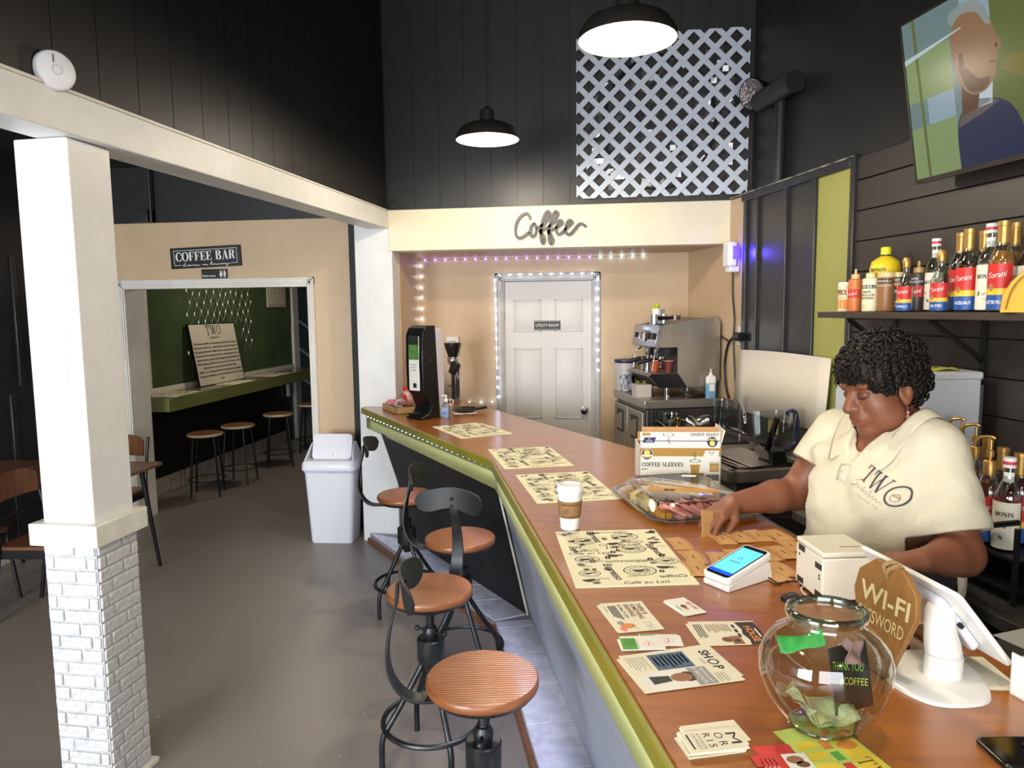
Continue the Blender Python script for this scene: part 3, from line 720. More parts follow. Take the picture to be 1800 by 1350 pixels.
s2 = B(); s2.at((.01, -.012, .735), (R(72), 0, 0)); s2.rect(-.012, .012, -.062, -.060, .0074).rect(-.010, .010, -.068, -.0665, .0074).rect(-.0015, .0015, -.084, -.073, .0074); s2.build('print', M('print_dark', (40, 40, 42), .6), flap)

# ================================================================== SEATING AREA: table and chairs
m_tab = woodmat('walnut_laminate', (120, 78, 50), (86, 52, 32), 5, (1.2, 9, 1), .4, .15)
m_tab2 = woodmat('walnut_laminate_x', (120, 78, 50), (86, 52, 32), 5, (9, 1.2, 1), .4, .15)
m_bmet = M('black_powder_coat', (20, 20, 22), .4, .3)
tb_ = thing('dining_table', 'walnut topped table with splayed black legs behind the column', 'table', (-3.62, 4.235, 0), R(2))
B().box(-.59, .59, -.265, .265, .725, .75).build('tabletop', m_tab2, tb_, bevel=.004)
for sx in (-1, 1):
    for sy in (-1, 1):
        B().tube([(sx * .47, sy * .2, .725), (sx * .52, sy * .275, 0)], [.017, .012], 8).build('leg', m_bmet, tb_)
B().box(-.5, .5, -.22, .22, .695, .725).build('apron', m_bmet, tb_)
def make_chair(label):
    t = thing('dining_chair', label, 'chair', group='walnut and black metal chairs')
    b = B(); b.prism(rrect(.20, .20, .05), .44, .462); b.build('seat', m_tab, t, bevel=.003)
    bb = B(); n = 10; vs = []; fs = []
    for i in range(n + 1):
        s = -1 + 2 * i / n; x = s * .185; y = -.205 - .03 * (1 - s * s); zt = .855 - .02 * abs(s) ** 4 * 2
        vs += [(x, y, .70), (x, y - .012, zt), (x, y + .012, .70), (x, y, zt)]
    for i in range(n):
        a = 4 * i; fs += [(a, a + 4, a + 5, a + 1), (a + 2, a + 3, a + 7, a + 6), (a + 1, a + 5, a + 7, a + 3), (a, a + 2, a + 6, a + 4)]
    fs += [(0, 1, 3, 2), (4 * n, 4 * n + 2, 4 * n + 3, 4 * n + 1)]
    bk = bb.add(vs, fs).build('backrest', m_tab2, t)
    for x, z in ((-.06, .83), (-.04, .735), (.12, .80), (.10, .72)): B().sphere((x, -.243, z), .006, 8, 6).build('screw', M('steel_dot', (220, 220, 220), .2, .8), bk)
    for s in (-1, 1):
        B().tube(catmull([(s * .205, -.24, .84), (s * .205, -.20, .66), (s * .205, -.175, .47), (s * .205, -.215, .2), (s * .205, -.25, 0)], 4), .0115, 8).build('rear_leg', m_bmet, t)
        B().tube([(s * .19, .165, .44), (s * .205, .215, 0)], .0115, 8).build('front_leg', m_bmet, t)
    fr = B(); fr.box(-.205, .205, -.185, -.165, .39, .42).box(-.19, .19, .155, .175, .39, .42).box(-.2, -.18, -.18, .17, .39, .44).box(.18, .2, -.18, .17, .39, .44).box(-.2, .2, -.21, -.195, .60, .62)
    fr.build('seat_frame', m_bmet, t)
    return t
chair = make_chair('walnut and black chair left of the column with its back to the viewer')
chair.location = (-3.25, 3.75, 0); chair.rotation_euler = (0, 0, R(-84))
dup(chair, (-3.86, 3.70, 0), R(-88), 'walnut and black chair at the far left edge of the picture')
dup(chair, (-3.64, 4.72, 0), R(182), 'walnut chair on the far side of the table by the hallway')

# ================================================================== HALLWAY: counter, stools, turf, net light, poster
hc_ = thing('hall_counter', 'thick olive green wall counter in the hallway', 'counter', (-4.14, 7.8, 0))
B().box(-.2, .19, -1.78, 1.7, .87, .995).build('slab', m_green, hc_, bevel=.004)
B().box(-.195, .185, -1.775, 1.7, .994, 1.0).build('worktop', woodmat('hall_counter_top', (120, 112, 80), (96, 92, 64), 4, (6, 1, 1), .25, .3), hc_)
B().box(-.19, -.15, 1.45, 1.5, .62, .87).build('bracket', m_white, hc_)
tf = thing('turf_panel', 'dark green artificial turf wall panel above the hallway counter', 'turf panel', (-4.345, 7.85, 1.02))
m_turf = M('artificial_turf', (74, 98, 52), .9, noise=(160, (44, 62, 28), .2), bump=(240, 1.0, .02), noise2=(2, (82, 106, 58), .4))
B().box(0, .022, -1.52, .55, .03, 1.25).build('turf_sheet', m_turf, tf); B().box(0, .026, .55, 1.62, .58, 1.25).build('turf_sheet', m_turf, tf); B().box(0, .02, .55, 1.62, .03, .58).build('turf_sheet', m_turf, tf)
fr = B().box(-.002, .035, -1.6, 1.68, -.03, .03).box(-.002, .035, -1.58, -1.52, .03, 1.3); fr.build('frame', m_white, tf, bevel=.003)
nl = thing('net_light', 'fairy light net hanging on the turf wall', 'string lights', (-4.315, 7.6, 1.05))
wr = B(); bulbs = []; random.seed(3)
cols = 11
def netp(i, j):
    y = -.62 + i * .128 + (.064 if j % 2 else 0); z = 1.15 - j * .108
    sag = .02 * math.sin(i * 1.7 + j)
    return Vector((.004 + .004 * math.sin(i + j * 2.0), y + .015 * math.sin(j * 1.3 + i), z + sag))
for j in range(9):
    for i in range(cols):
        if j > 4 and 2 < i < 9: continue
        if j > 7 and i > 1: continue
        a = netp(i, j)
        for di in ((0, -1) if j % 2 == 0 else (0, 1)):
            if 0 <= i + di < cols:
                b2 = netp(i + di, j + 1); wr.tube([a, (a + b2) / 2 + Vector((.003, random.uniform(-.008, .008), 0)), b2], .0022, 4, caps=False)
        bulbs.append(a)
wr.tube([netp(0, 9), netp(0, 9) + Vector((.01, -.02, -.12)), Vector((.05, -.62, -.03))], .0022, 4)
wr.build('wire', M('clear_wire', (150, 155, 130), .4), nl)
nb0 = None
for a in bulbs:
    if nb0 is None: nb0 = B().lathe([(.0, -.017), (.0035, -.015), (.0045, .012), (.003, .017), (0, .018)], 8).build('bulb', M('cool_led', (255, 255, 245), .4, emis=((255, 250, 225), .45)), nl, a)
    else: share(nb0, a, nl, (random.uniform(-.3, .3), 0, 0))

def board(name, label, cat, loc, rot, wd, ht, th, mface, edge=None, **k):
    t = thing(name, label, cat, loc, rot, **k)
    B().box(-wd / 2, wd / 2, -th / 2, th / 2, -ht / 2, ht / 2).build('panel', mface, t, bevel=min(.002, th / 3)); return t
# face of boards looks along local -y ; draw print with x right, y up through this map
def facer(y=-.001): return lambda q: (q[0], y, q[1])
def face_text(t, name, mats, draw, y):
    b = B(); draw(b); b.v = [(v[0], y - v[2], v[1]) for v in b.v]; return b.build(name, mats, t, flat=True)
m_ink = M('black_ink', (24, 22, 22), .6); m_wink = M('white_ink', (240, 238, 232), .6)
# leaning story poster on the hall counter (faces +x)
po = thing('poster_board', 'cream story board leaning on the turf above the hallway counter', 'poster', (-4.235, 7.38, 1.328), (R(-9), 0, R(90)))
B().box(-.46, .46, -.008, .008, -.325, .325).build('panel', M('poster_cream', (208, 198, 178), .6), po)
fe = B(); fe.box(-.465, -.457, -.01, .012, -.33, .33).box(.457, .465, -.01, .012, -.33, .33).box(-.465, .465, -.01, .012, .322, .332).box(-.465, .465, -.01, .012, -.332, -.324); fe.build('edge', m_bmet, po)
def story(b):
    serif(b, 'TWO', 0, .205, .105, thin=.008 / .105, thick=.1, align='C')
    b.text('sistahs', 0, .165, .028, shear=.4, wmax=-.2)
    L_ = ["Two Sistahs Coffee Co, founded by Joshua Perdue, sits in", "the historic Pratt City, Carline District. Named in honor of", "his great-grandmother Mattie Davis and great-aunt Candy", "Lawrence-who introduced him to coffee-this shop is a", "realized dream. Joshua recalls sitting at his grandmother's", "table, drinking coffee from a saucer and a fork rest, as they", "watched the news and shared life lessons. More than", "coffee, it's a community beacon-bringing people together,", "fostering revitalization, and embodying shared values and", "impact"]
    for i, s in enumerate(L_): b.text(s, 0, .105 - i * .043, .022, wmax=(-.87 if i not in (6, 9) else .8), bold=.01)
face_text(po, 'lettering', m_ink, story, -.0105)
pf = thing('framed_print', 'small framed botanical print hanging on the turf wall', 'picture', (-4.304, 9.02, 2.0), (0, 0, R(90)))
B().box(-.26, .26, -.012, .012, -.17, .17).build('frame', M('pale_frame', (190, 180, 160), .5), pf, bevel=.003); B().box(-.21, .21, -.015, -.01, -.13, .13).build('sheet', M('print_paper', (216, 206, 178), .6), pf)
lv = B(); random.seed(5)
for i in range(26):
    x, z = random.uniform(-.18, .18), random.uniform(-.11, .09); a = random.uniform(.6, 2.4); l = .035
    lv.add([(x, -.016, z), (x + .5 * l * math.cos(a) - .008, -.016, z + .5 * l * math.sin(a)), (x + l * math.cos(a), -.016, z + l * math.sin(a)), (x + .5 * l * math.cos(a) + .008, -.016, z + .5 * l * math.sin(a))], [(0, 1, 2, 3)])
lv.build('leaf_print', M('leaf_ink', (74, 78, 58), .7), pf)
def make_hstool(label):
    t = thing('round_stool', label, 'stool', group='round wood stools in the hallway')
    B().lathe([(0, .585), (.155, .585), (.165, .593), (.165, .606), (.158, .613), (0, .613)], 36).build('seat', woodmat('stool_wood', (150, 108, 68), (118, 80, 46), 5, (1, 8, 1), .4, .2), t)
    B().lathe([(.163, .588), (.1665, .593), (.1665, .606), (.162, .610)], 36, capb=False, capt=False).build('seat_edge', M('pale_ply_edge', (196, 176, 148), .5), t)
    lg = None
    for k in range(4):
        a = R(45 + 90 * k); P = catmull([(.06, 0, .58), (.115, 0, .575), (.135, 0, .545), (.165, 0, .25), (.185, 0, 0)], 3)
        if lg is None: lg = B().tube(P, .0105, 8).build('leg', m_bmet, t, rot=(0, 0, a))
        else: share(lg, (0, 0, 0), t, (0, 0, a))
    B().tube([(.172 * math.cos(R(i * 10)), .172 * math.sin(R(i * 10)), .16) for i in range(36)], .006, 6, closed=True).build('foot_ring', m_bmet, t)
    return t
hs = make_hstool('round hallway stool nearest the doorway'); hs.location = (-3.86, 6.43, 0); hs.rotation_euler = (0, 0, R(20))
dup(hs, (-3.79, 6.93, 0), R(5), 'second round stool along the hallway counter')
dup(hs, (-3.74, 7.75, 0), R(30), 'third round stool along the hallway counter, before the cream post')
dup(hs, (-3.70, 8.6, 0), R(10), 'farthest round stool half hidden by the door casing')
hl_ = thing('ceiling_lamp', 'round ceiling lamp in the hallway', 'lamp', (-3.3, 7.4, 2.56))
B().lathe([(0, 0), (.12, .0), (.15, .03), (.15, .06), (0, .06)], 24).build('diffuser', M('hall_diffuser', (255, 250, 240), .5, emis=((255, 235, 205), 4)), hl_)
l = bpy.data.lights.new('hall_light', 'POINT'); l.energy = 24; l.color = (1, .9, .75); l.shadow_soft_size = .12
lo = bpy.data.objects.new('hall_light', l); COL.objects.link(lo); lo.parent = hl_; lo.location = (0, 0, -.12)

# ================================================================== SIGNS
m_sign = M('black_sign', (22, 21, 22), .45)
cbs = thing('coffee_bar_sign', 'black rectangular sign reading COFFEE BAR above the doorway', 'sign', (-3.203, 5.49, 2.218), (0, R(-1.8), 0))
B().box(-.302, .302, -.008, .008, -.083, .083).build('panel', m_sign, cbs, bevel=.002)
def dborder(b):
    e = .0035
    for x0, x1, y0, y1 in ((-.272, .272, .058, .058 + e), (-.272, -.272 + e, -.058, .058), (.272 - e, .272, -.058, .058), (-.272, -.21, -.058, -.058 + e), (.215, .272, -.058, -.058 + e)): b.rect(x0, x1, y0, y1)
face_text(cbs, 'border', m_wink, dborder, -.0088)
face_text(cbs, 'lettering', m_wink, lambda b: serif(b, 'COFFEE BAR', 0, -.026, .074, thick=.2, thin=.05, align='C', sx=.92, gap=.06), -.0088)
def dtag(b):
    scr = [(0, 4), (6, 12), (9, 22), (5, 14), (3, 2), (8, 1), (13, 6), (16, 2), (21, 2), (22, 7), (18, 8), (19, 2), (26, 3), (29, 8), (31, 2), (36, 7), (40, 4), (44, 3), (41, 7), (40, 1), (47, 2), (54, 3)]
    b.ribbon(catmull([(-.2 + x * .0028, -.0655 + y * .0011, 0) for x, y in scr], 4), .004)
    for off in (0,): b.ribbon(catmull([(-.03 + x * .0028, -.0655 + y * .0011, 0) for x, y in [(0, 3), (5, 8), (5, 2), (10, 3), (14, 8), (12, 2), (18, 2)]], 4), .004)
    sc2 = [(0, 2), (6, 20), (9, 22), (7, 8), (6, 2), (11, 5), (12, 1), (17, 7), (20, 7), (20, 2), (26, 3), (30, 7), (27, 2), (33, 2), (37, 7), (38, 2), (42, 7), (43, 2), (47, 7), (48, 2), (52, 7), (53, 2), (58, 7), (60, 2), (64, 6), (66, -8), (61, -10), (68, 2), (76, 4)]
    b.ribbon(catmull([(.035 + x * .0023, -.0655 + y * .0011, 0) for x, y in sc2], 4), .004)
face_text(cbs, 'tagline', m_wink, dtag, -.0088)
rs = thing('restroom_sign', 'small black sign reading Restrooms below the coffee bar sign', 'sign', (-3.137, 5.492, 2.083))
B().box(-.11, .11, -.006, .006, -.037, .037).build('panel', m_sign, rs, bevel=.002)
def drs(b):
    b.text('Restrooms', -.1, -.024, .018, align='L', bold=.008)
face_text(rs, 'lettering', m_wink, drs, -.0068)
for x in (.058, .092):
    def dpi(b):
        b.disc(x, .021, .006); b.rect(x - .009, x + .009, -.006, .012); b.rect(x - .0065, x - .001, -.029, -.006); b.rect(x + .001, x + .0065, -.029, -.006)
        if x < .06: b.poly([(x - .014, -.012), (x + .014, -.012), (x, .012)], .0001)
    face_text(rs, 'pictogram', m_wink, dpi, -.0068)
face_text(rs, 'divider', m_wink, lambda b: b.rect(.0735, .0765, -.029, .027), -.0068)
p = onY(962, 572, 5.91)
us = thing('utility_sign', 'small black sign reading UTILITY ROOM on the white door', 'sign', (p.x, 5.918, p.z + .0))
B().box(-.108, .108, -.005, .005, -.038, .038).build('panel', m_sign, us, bevel=.002)
face_text(us, 'lettering', m_wink, lambda b: (b.text('UTILITY ROOM', 0, -.011, .024, wmax=-.19, bold=.012), b.rect(-.103, .103, .031, .033), b.rect(-.103, .103, -.033, -.031)), -.0058)
# script word on the header
Cz = [(590, 335), (562, 262), (510, 243), (435, 285), (372, 375), (345, 480), (347, 580), (385, 640), (440, 643), (510, 600), (575, 545)]
Oz = [(655, 400), (612, 440), (590, 520), (595, 590), (630, 622), (668, 590), (686, 520), (676, 440), (652, 400)]
F1 = [(690, 495), (745, 460), (800, 430), (862, 345), (905, 250), (888, 203), (848, 225), (802, 330), (772, 480), (764, 620), (780, 715), (804, 738), (826, 680), (800, 595), (745, 535), (800, 510), (895, 465)]
F2 = [(895, 465), (945, 420), (995, 345), (1040, 250), (1020, 208), (984, 230), (936, 330), (906, 480), (897, 620), (915, 725), (944, 745), (964, 680), (936, 595), (880, 542), (940, 515), (1010, 480)]
E1 = [(1010, 480), (1078, 440), (1118, 392), (1098, 357), (1060, 372), (1027, 450), (1022, 540), (1058, 588), (1110, 562), (1172, 500)]
E2 = [(1172, 500), (1240, 440), (1278, 392), (1258, 357), (1218, 368), (1182, 450), (1176, 540), (1215, 590), (1270, 568), (1330, 500), (1390, 428), (1440, 408), (1485, 435), (1510, 462)]
cs_ = thing('script_sign', 'dark grey cut out script word Coffee on the cream header', 'sign', (-.36, 5.185, 2.35))
for S in (Cz, Oz, F1, F2, E1, E2):
    sb = B()
    Q = []
    for x, y in S: w3 = onY(870 + x / 9.47, 350 + y / 9.47, 5.185); Q.append((w3.x + .36, w3.z - 2.35, 0))
    P = catmull(Q, 5); wd = [.0155 + .005 * abs(math.sin(i * .11)) for i in range(len(P))]
    sb.ribbon(P, wd, 0, .008); sb.v = [(v[0], -v[2], v[1]) for v in sb.v]
    sb.build('letter', M('dark_grey_acrylic', (70, 66, 66), .45), cs_, angle=30)
pn = B()
for x, z in ((-.11, .0), (.06, -.05), (.0, .03)): pn.cyl((x, 0, z), (x, .016, z), .003, n=6)
pn.build('standoff', m_iron, cs_)

# ================================================================== LED STRINGS
def led(name_mat, col, s): return M(name_mat, (255, 255, 255), .4, emis=(col, s))
m_ledw = led('led_cool_white', (200, 218, 255), 34); m_ledp = led('led_violet', (140, 100, 255), 26); m_ledb = led('led_ice', (160, 210, 255), 34)
def string(label, segs, spacing, mat_fn, r=.005):
    t = thing('string_light', label, 'string lights', segs[0]); o0 = Vector(segs[0])
    wr = B(); P = [Vector(p) - o0 for p in segs]; wr.tube(P, .0025, 6); wr.build('wire', thin('led_wire', (225, 228, 235), .2), t)
    prot = {}; k = 0
    for a, b in zip(P[:-1], P[1:]):
        L_ = (b - a).length; n = max(1, int(L_ / spacing))
        for i in range(n):
            q = a.lerp(b, (i + .5) / n); m = mat_fn(k, q + o0); k += 1
            if m.name not in prot: prot[m.name] = B().sphere((0, 0, 0), r, 8, 6).build('bulb', m, t, q)
            else: share(prot[m.name], q, t)
    return t
def w3(px, py, Y): p = onY(px, py, Y); return (p.x, p.y, p.z)
string('violet and white led string along the alcove ceiling and left corner', [(-1.535, 5.885, 1.12), (-1.535, 5.885, 2.185), (.336, 5.885, 2.185)], .082, lambda k, q: m_ledw if q.z < 2.18 else (m_ledp if q.x < -.1 else m_ledb))
string('white led string framing the utility room door', [w3(1052, 660, 5.87), w3(1051, 480, 5.87), w3(869, 483, 5.87), w3(875, 706, 5.87), w3(815, 708, 5.87)], .08, lambda k, q: m_ledw)
e0, e1 = W(.42, 3.33), Vector((-1.74, 5.0, 0))
nrm = Vector((-(e1 - e0).y, (e1 - e0).x, 0)).normalized()
string('small white led string under the far bar edge', [tuple(e0 + nrm * -.006 + Vector((0, 0, 1.006))), tuple(e1 + nrm * -.006 + Vector((0, 0, 1.006)))], .07, lambda k, q: led('led_dim', (205, 235, 230), 6), .0035)
fs_ = [W(.411, 3.3, 1.005), W(.411, -.2, 1.005)]
string('hidden white led string under the near bar edge', [tuple(q) for q in fs_], .12, lambda k, q: led('led_dim', (205, 235, 230), 6), .0035)
for a_, b_, nm in ((W(.40, 3.3, 1.0), W(.40, .2, 1.0), 'near'), (e0 + Vector((0, 0, 1.0)), e1 + Vector((0, 0, 1.0)), 'far')):
    L_ = (b_ - a_).length; c_ = (a_ + b_) / 2; d_ = (b_ - a_).normalized(); dn = Vector((0, 0, -1)); zl = -dn; xl = d_; yl = zl.cross(xl)
    l = bpy.data.lights.new('led_string_light', 'AREA'); l.shape = 'RECTANGLE'; l.size = L_; l.size_y = .012; l.energy = (6.5 if nm == 'near' else 3.0) * L_ / 3; l.color = (.72, .74, 1); l.spread = R(125)
    lo = bpy.data.objects.new('led_string_light', l); COL.objects.link(lo)
    lo.matrix_world = Matrix(((xl.x, yl.x, zl.x, c_.x), (xl.y, yl.y, zl.y, c_.y), (xl.z, yl.z, zl.z, c_.z - .004), (0, 0, 0, 1)))

# ================================================================== COUNTER ITEMS
TOP = 1.0505
m_paper = M('cream_paper', (240, 234, 208), .6); m_white_p = M('white_paper', (244, 242, 234), .6)
m_kraft = M('kraft_paper', (206, 160, 104), .75, noise=(60, (196, 150, 94), .4))

# ---- placemats with printed coffee motifs
m_mat = M('placemat_cream', (248, 242, 206), .7); m_mink = M('placemat_ink', (44, 36, 24), .7); m_mgrey = M('placemat_grey_ink', (150, 142, 104), .7)
def cupshape(b, x, y, s, mi=0, a=0):
    P = [(-1, .45), (1, .45), (.92, .1), (.6, -.4), (.3, -.55), (-.3, -.55), (-.6, -.4), (-.92, .1)]
    b.poly([(x + s * (p * math.cos(a) - q * math.sin(a)), y + s * (p * math.sin(a) + q * math.cos(a))) for p, q in P], 0, mi)
def bean(b, x, y, s, a, mi=0):
    for sgn in (-1, 1):
        b.poly([(x + s * ((.9 * math.cos(t)) * math.cos(a) - (sgn * (.08 + .5 * abs(math.sin(t)))) * math.sin(a)), y + s * ((.9 * math.cos(t)) * math.sin(a) + (sgn * (.08 + .5 * abs(math.sin(t)))) * math.cos(a))) for t in [math.pi * k / 7 for k in range(8)]], 0, mi)
def mat_print(b):
    rr = random.Random(11)
    for (x, y, r) in ((-.085, .13, .038), (.05, .165, .042), (.045, .05, .045), (-.10, -.03, .036), (.03, -.13, .046), (-.11, -.14, .03), (.125, -.06, .034)):
        b.ring(x, y, r * .93, r, 0, 0, 26, .8); b.ring(x, y, r * .58, r * .62, 0, 0, 22, .8); cupshape(b, x - .004, y, r * .36); b.ring(x + r * .36, y + .003, r * .1, r * .18, 0, 0, 10)
        for k in range(14):
            a = 2 * math.pi * k / 14; b.disc(x + r * .77 * math.cos(a), y + r * .77 * .8 * math.sin(a), r * .05, 0, 0, 5)
    for (x, y, s, a) in ((0, .1, .018, .1), (-.02, -.005, .019, -.2), (.125, .1, .016, 0), (-.12, -.19, .018, .2), (.10, -.11, .019, -.1), (-.05, .205, .017, 0), (.135, .2, .013, .3)):
        cupshape(b, x, y, s, 0, a); b.ring(x + s * 1.15, y + s * .05, s * .22, s * .4, 0, 0, 10)
    for i in range(34): bean(b, rr.uniform(-.15, .15), rr.uniform(-.215, .215), rr.uniform(.010, .015), rr.uniform(0, 3))
    b.text('Cappuccino', .01, .205, .017, shear=.3, mirror=True); b.text('Coffee', .06, .105, .019, shear=.35, mirror=True); b.text('Cafe au Lait', .02, .083, .019, shear=.3)
    b.text('Java', .0, .06, .019, spacing=1.4, bold=.01); b.text('Espresso', .105, .03, .023, rot=R(-82), bold=.02); b.text('Coffee', -.09, .035, .019, mirror=True)
    b.text('Cafe au Lait', -.085, .012, .018, shear=.3, wmax=.14); b.text('Cappuccino', .02, -.06, .021, shear=.2, mirror=True); b.text('Espresso', -.055, -.135, .024, rot=R(-82), bold=.02)
    b.text('Cafe au Lait', .03, -.222, .018, shear=.3); b.text('Coffee', .11, -.185, .02, shear=.35, mirror=True); b.text('Espresso', -.055, .17, .022, rot=R(-82), bold=.02); b.text('Java', -.12, .07, .018, bold=.01)
    for i in range(10):
        x, y = rr.uniform(-.13, .13), rr.uniform(-.2, .2)
        for k in range(3): b.rect(x, x + .03, y + k * .005, y + k * .005 + .001, 0, 1)
def make_placemat(label, group='coffee print placemats on the bar'):
    t = thing('placemat', label, 'placemat', group=group)
    B().box(-.1625, .1625, -.235, .235, 0, .0022).build('mat', m_mat, t)
    b = B(); mat_print(b); b.v = [(max(-.161, min(.161, v[0])), max(-.233, min(.233, v[1])), .0027) for v in b.v]
    o = b.build('print', [m_mink, m_mgrey], t, flat=True); o['kind'] = 'stuff'
    return t
pm = make_placemat('coffee print placemat nearest the viewer, beside the card reader')
pm.location = W(.606, 1.965, TOP); pm.rotation_euler = (0, 0, BA + R(-5.5))
dup(pm, W(.63, 2.80, TOP), BA + R(1), 'coffee print placemat behind the paper coffee cup'); dup(pm, W(.585, 3.40, TOP), BA + R(2.5), 'coffee print placemat at the bend of the bar')
dup(pm, W(.384, 4.25, TOP), BA + R(18), 'coffee print placemat nearest the napkin dispenser')
dup(pm, (-4.11, 7.45, 1.0005), R(2), 'coffee print placemat in front of the story board on the hallway counter', 'placemats on the hallway counter'); dup(pm, (-4.11, 8.4, 1.0005), R(-3), 'coffee print placemat at the far end of the hallway counter', 'placemats on the hallway counter')
tag(dup(pm, (-4.11, 6.35, 1.0005), R(4)), 'coffee print placemat at the near end of the hallway counter', None, 'placemats on the hallway counter')

# ---- paper cup
cp = thing('coffee_cup', 'white paper coffee cup with kraft sleeve on the bar', 'cup', W(.523, 2.245, TOP), BA)
pr = []; n = 96
vs = []; fs = []
for j, z in enumerate((0, .004, .128, .132)):
    r0 = (.029, .0305, .0405, .0405)[j]
    for k in range(n): rr_ = r0 + (.0007 if k % 2 else 0) * (1 if 0 < j < 3 else 0); vs.append((rr_ * math.cos(2 * math.pi * k / n), rr_ * math.sin(2 * math.pi * k / n), z))
for j in range(3):
    for k in range(n): fs.append((j * n + k, j * n + (k + 1) % n, (j + 1) * n + (k + 1) % n, (j + 1) * n + k))
fs.append(tuple(range(n - 1, -1, -1)))
B().add(vs, fs).build('body', M('cup_white', (240, 240, 236), .5), cp, angle=80)
B().lathe([(.0345, .042), (.0355, .043), (.0408, .098), (.0398, .099)], 48, capb=False, capt=False).build('sleeve', M('cup_sleeve', (150, 112, 72), .75, noise=(80, (140, 104, 66), .4)), cp)
wrap = lambda r, z0=0, a0=-math.pi / 2, k=0: (lambda q: ((r + k * q[1]) * math.cos(a0 + q[0] / r), (r + k * q[1]) * math.sin(a0 + q[0] / r), z0 + q[1]))
b = B(); [b.rect(-.028 + i * .0058, -.0235 + i * .0058, y_, y_ + .0035) for i in range(10) for y_ in (.0475, .0875)]
for i, ang in enumerate((0.4, 1.0)): b.ribbon([(-.016 + i * .006, .058), (-.022 + i * .006, .066), (-.014 + i * .006, .076), (-.008 + i * .006, .066)], .0015)
o0 = len(b.v)
b.v = [v if i < 0 else (v if abs(v[2]) > .02 else wrap(.0374, 0, -1.75, .093)((v[0], v[1]))) for i, v in enumerate(b.v)]
b.build('sleeve_print', M('sleeve_ink', (92, 64, 40), .7), cp, flat=True)
B().lathe([(.0405, .127), (.044, .128), (.0445, .134), (.0425, .137), (.041, .146), (.039, .150), (.034, .150), (.033, .144), (0, .144)], 40).build('lid', M('lid_white', (245, 245, 242), .35), cp)

# ---- coffee sleeves box
m_boxw = M('box_white_board', (238, 234, 222), .6); m_gold = M('box_gold', (178, 136, 60), .6); m_navy = M('box_navy', (44, 40, 98), .6); m_yel = M('logo_yellow', (226, 210, 90), .6); m_kraftb = M('box_kraft_inside', (190, 142, 92), .75)
bx = thing('cardboard_box', 'open white and gold coffee sleeves carton behind the platter', 'box', W(1.12, 2.835, TOP), BA + R(-13))
b = B(); hw_, hd_, hh = .163, .10, .155; t_ = .004
b.box(-hw_, hw_, -hd_, -hd_ + t_, 0, hh).box(-hw_, hw_, hd_ - t_, hd_, 0, hh).box(-hw_, -hw_ + t_, -hd_, hd_, 0, hh).box(hw_ - t_, hw_, -hd_, hd_, 0, hh).box(-hw_, hw_, -hd_, hd_, 0, t_)
b.build('carton', m_boxw, bx)
lf = B(); lf.at((0, -hd_, hh), (R(-10), 0, 0)); lf.box(-hw_ + .003, hw_ - .003, 0, .003, 0, .062); lid = lf.build('lid_flap', m_boxw, bx)
kf = B(); kf.at((0, hd_, hh), (R(-6), 0, 0)); kf.box(-hw_ + .01, hw_ - .006, -.003, 0, -.02, .03); kf.at((0, -hd_ + .006, hh), (R(-10), 0, 0)); kf.box(-hw_ + .01, hw_ - .008, .004, .006, .0, .082); kf.build('kraft_flap', m_kraftb, bx)
sf = B(); sf.at((hw_, 0, hh), (0, R(15), 0)); sf.box(-.003, 0, -hd_ + .01, hd_ - .01, 0, .07); sf.build('side_flap', m_boxw, bx)
def steam(b, x, y, s, mi):
    for dx in (0, .35): b.ribbon(catmull([(x + dx * s, y), (x + (dx + .5) * s, y + .6 * s), (x + (dx - .2) * s, y + 1.3 * s), (x + (dx + .3) * s, y + 2.0 * s), (x + (dx + .05) * s, y + 2.5 * s)], 4), s * .12, 0, None, mi)
def carton_front(b):
    b.rect(-.163, .163, .118, .152, 0, 1)
    b.disc(-.133, .126, .024, .0001, 2, 24); b.ring(-.133, .126, .022, .024, .0002, 4, 24); b.disc(-.133, .132, .013, .0002, 3, 16); b.poly([(-.157, .124), (-.109, .124), (-.118, .116), (-.148, .116)], .0003, 4)
    b.text('SUNSET', -.133, .110, .009, .0004, 3, bold=.03, wmax=-.042)
    serif(b, 'COFFEE SLEEVES', -.154, .075, .0175, 0, 0, thick=.2, thin=.1, sx=.95, gap=.06); b.text('KRAFT', -.155, .061, .006, 0, 0, align='L', bold=.03)
    b.poly([(.038, .098), (.082, .098), (.074, .042), (.046, .042)], .0002, 4); b.poly([(.040, .084), (.080, .084), (.074, .042), (.046, .042)], .0003, 1); b.ring(.06, .099, .018, .0225, .0004, 0, 20, .3)
    steam(b, .054, .105, .012, 0)
    b.poly([(.092, .118), (.152, .118), (.156, .142), (.100, .142)], .0002, 4); b.text('10-24', .124, .130, .008, .0003, 0, bold=.01); b.text('OZ', .124, .121, .0055, .0003, 0)
    b.rect(.118, .156, .054, .09, .0002, 1); b.ring(.129, .07, .007, .0085, .0003, 4, 4); b.ring(.145, .072, .008, .0095, .0003, 4, 4); b.text('One size fits most', .137, .093, .004, .0002, 0, wmax=-.04)
    for i in range(16): b.rect(.105 + i * .0032, .1065 + i * .0032 + (.001 if i % 3 else 0), .018, .044, .0002, 0)
    b.rect(.075, .098, .040, .05, .0002, 1)
cm = [m_ink, m_gold, m_navy, m_yel, m_boxw]
face_text(bx, 'front_print', cm, carton_front, -hd_ - .0006)
